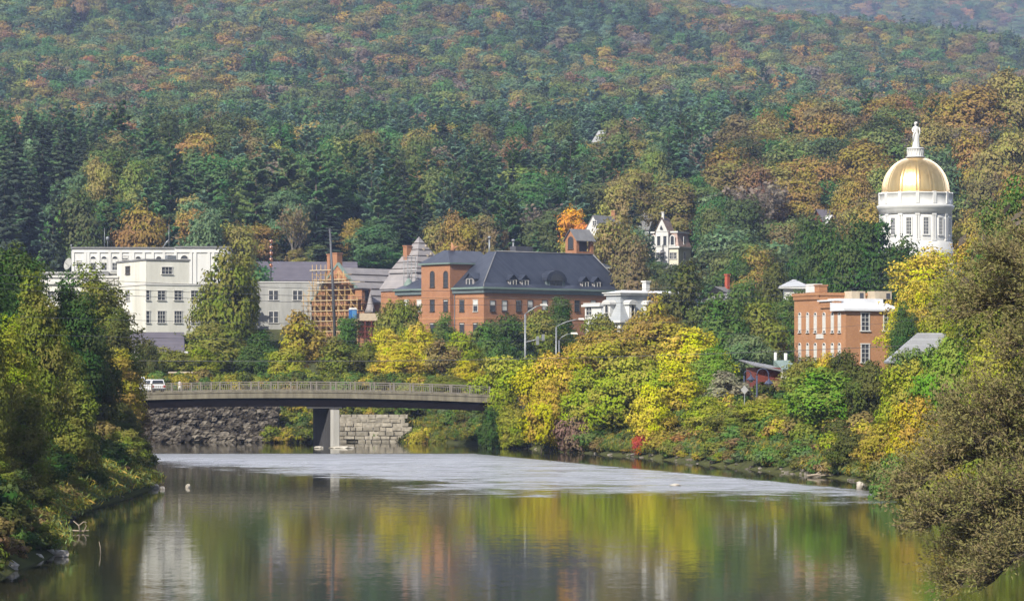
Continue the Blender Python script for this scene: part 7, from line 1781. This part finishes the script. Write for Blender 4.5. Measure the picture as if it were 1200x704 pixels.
# ---------------------------------------------------------------- undergrowth and grass
cm, tm = broadleaf(301, 2.2, 2.0, 0.0, 26, 1500, .62, .21, m=FOLI, limbs=0); pc2 = bpy.data.collections.new('brush_sources'); o = bpy.data.objects.new('a', cm); pc2.objects.link(o)
cm, tm = broadleaf(302, 2.6, 1.7, 0.0, 26, 1500, .55, .21, m=FOLI, limbs=0); o = bpy.data.objects.new('b', cm); pc2.objects.link(o)
rgc = np.random.default_rng(9)
def blades(n, seed):
    r = np.random.default_rng(seed); C = r.normal(0, .28, (n, 3)); C[:, 2] = r.uniform(.12, .42, n); AX = np.tile(np.array([0, 0, 1.0]), (n, 1))+r.normal(0, .3, (n, 3))
    N_ = r.normal(size=(n, 3))*.6; N_[:, 2] *= .2
    return leaf_mesh('tuft', C, N_, .05, r.uniform(.2, .9, n), r.uniform(0, 1, n), FOLI, r, aspect=8, axis=AX)
pc3 = bpy.data.collections.new('grass_sources'); pc3.objects.link(bpy.data.objects.new('a', blades(130, 1))); pc3.objects.link(bpy.data.objects.new('b', blades(130, 2)))
def scatter(name, pts, srcc, nsrc, label, cat):
    global pcol
    me = bpy.data.meshes.new(name); n = len(pts); me.vertices.add(n); me.vertices.foreach_set('co', np.array([p[0] for p in pts], dtype=np.float32).reshape(-1))
    def at(nm, ty, key, arr): a = me.attributes.new(nm, ty, 'POINT'); a.data.foreach_set(key, np.array(arr).reshape(-1))
    at('rot', 'FLOAT_VECTOR', 'vector', np.array([(0, 0, rs.uniform(0, 6.28)) for _ in pts], dtype=np.float32)); at('scl', 'FLOAT_VECTOR', 'vector', np.array([(p[1], p[1], p[1]*p[3]) for p in pts], dtype=np.float32))
    at('idx', 'INT', 'value', np.array([rs.randrange(nsrc) for _ in pts], dtype=np.int32)); at('col', 'FLOAT_COLOR', 'color', np.array([(*p[2], 1) for p in pts], dtype=np.float32))
    o = bpy.data.objects.new(name, me); col.objects.link(o); tag(o, label, cat, kind='stuff')
    ng = bpy.data.node_groups['hillside_wood'].copy(); ng.name = name
    for nd in ng.nodes:
        if nd.bl_idname == 'GeometryNodeCollectionInfo': nd.inputs['Collection'].default_value = srcc
    md = o.modifiers.new('scatter', 'NODES'); md.node_group = ng
pts = []; gp = []
def jc(c, a=.2): q = rs.uniform(1-a, 1+a); return tuple(v*q for v in PAL[c])
tries = 0
while tries < 26000:
    tries += 1; x = rs.uniform(-75, 75); y = rs.uniform(122, 372) if x > 0 or rs.random() < .6 else rs.uniform(122, 330)
    s = river_dist(x, y)
    if s < .15 or abs(600+F*x/y-600) > 700: continue
    if 333 < y < 347 and (x < BX0+1 or x > BX1-1): continue
    if x0-1 < x < x1+1 and 350 < y < 364.2: continue
    if X(158,360)-1 < x < X(325,360)+1 and y < 365 and y > 350: continue
    right = x > -10
    if s > (26 if right else 16): continue
    ps = .75 if s < 2.5 else .95 if s < 9 else .35
    nv_ = vnoise(x*.25, y*.08, 44)
    if rs.random() < ps*(.36 if y > 150 else .9):
        c = rs.choice(['olive','dolive','green','olive','brown','ochre','ygreen','dgreen'] if right else ['dolive','dgreen','olive','dolive','brown'])
        sc = rs.uniform(.55, 1.15)*(0.62 if s < 2.5 else 1.0)
        pts.append(((x, y, ground(x, y)-.1), sc, jc(c), rs.uniform(.7, 1.1)))
for k in range(14000):
    if rs.random() < .7:
        i = rs.randrange(len(SH)-1); t_ = rs.random(); x = SH[i][0]+(SH[i+1][0]-SH[i][0])*t_+rs.uniform(.7, 5); y = SH[i][1]+(SH[i+1][1]-SH[i][1])*t_+rs.uniform(-1, 1)
        if vnoise(x*.3, y*.07, 8) < .34: continue
    else:
        i = rs.randrange(len(SL)-1); t_ = rs.random(); x = SL[i][0]+(SL[i+1][0]-SL[i][0])*t_-rs.uniform(.2, 3.2); y = SL[i][1]+(SL[i+1][1]-SL[i][1])*t_
    if river_dist(x, y) < .25: continue
    gp.append(((x, y, ground(x, y)-.06), rs.uniform(.8, 1.9), jc(rs.choice(['sage', 'olive', 'ochre', 'olive', 'green']), .25), .8 if x > 0 else .55))
for k in range(1500):
    i = rs.randrange(len(SH)-1); t_ = rs.random(); x = SH[i][0]+(SH[i+1][0]-SH[i][0])*t_+rs.uniform(.3, 4.5); y = SH[i][1]+(SH[i+1][1]-SH[i][1])*t_+rs.uniform(-1, 1)
    if river_dist(x, y) > .3 and vnoise(x*.5, y*.2, 61) > .25: pts.append(((x, y, ground(x, y)-.08), rs.uniform(.22, .55), jc(rs.choice(['olive', 'sage', 'brown', 'dolive', 'green', 'ochre'])), rs.uniform(.6, 1)))
for k in range(350):   # lush reeds at the tip of the left bank
    d_ = rs.uniform(214, 240); x = X(rs.uniform(140, 178), d_); 
    if river_dist(x, d_) > .1: gp.append(((x, d_, ground(x, d_)-.05), rs.uniform(.8, 1.4), jc('ygreen', .25), .9))
for k in range(1600):   # ledge above the bank walls
    x = rs.uniform(X(160, 366), X(560, 366)); y = rs.uniform(364, 372) if x < X(330, 366) else rs.uniform(364.3, 374)
    if x > X(480, 366): y = rs.uniform(356, 372)
    if rs.random() < .25: pts.append(((x, y, ground(x, y)-.1), rs.uniform(.5, 1.0), jc(rs.choice(['dolive', 'olive', 'ochre', 'green'])), 1))
    gp.append(((x, y, ground(x, y)-.05), rs.uniform(.9, 1.8), jc(rs.choice(['olive', 'ochre', 'sage'])), 1))
for k in range(130): x = rs.uniform(X(318, 362), X(368, 362)); y = rs.uniform(358, 368); pts.append(((x, y, max(0, ground(x, y))-.1), rs.uniform(.4, .9), jc(rs.choice(['dolive', 'olive', 'brown', 'ochre'])), 1))
scatter('riverbank_brush', pts, pc2, 2, 'tangled low brush covering the river banks between the trees', 'undergrowth')
scatter('bank_grass', gp, pc3, 2, 'long grass and reeds fringing the shores', 'grass')
print('brush', len(pts), 'grass', len(gp))
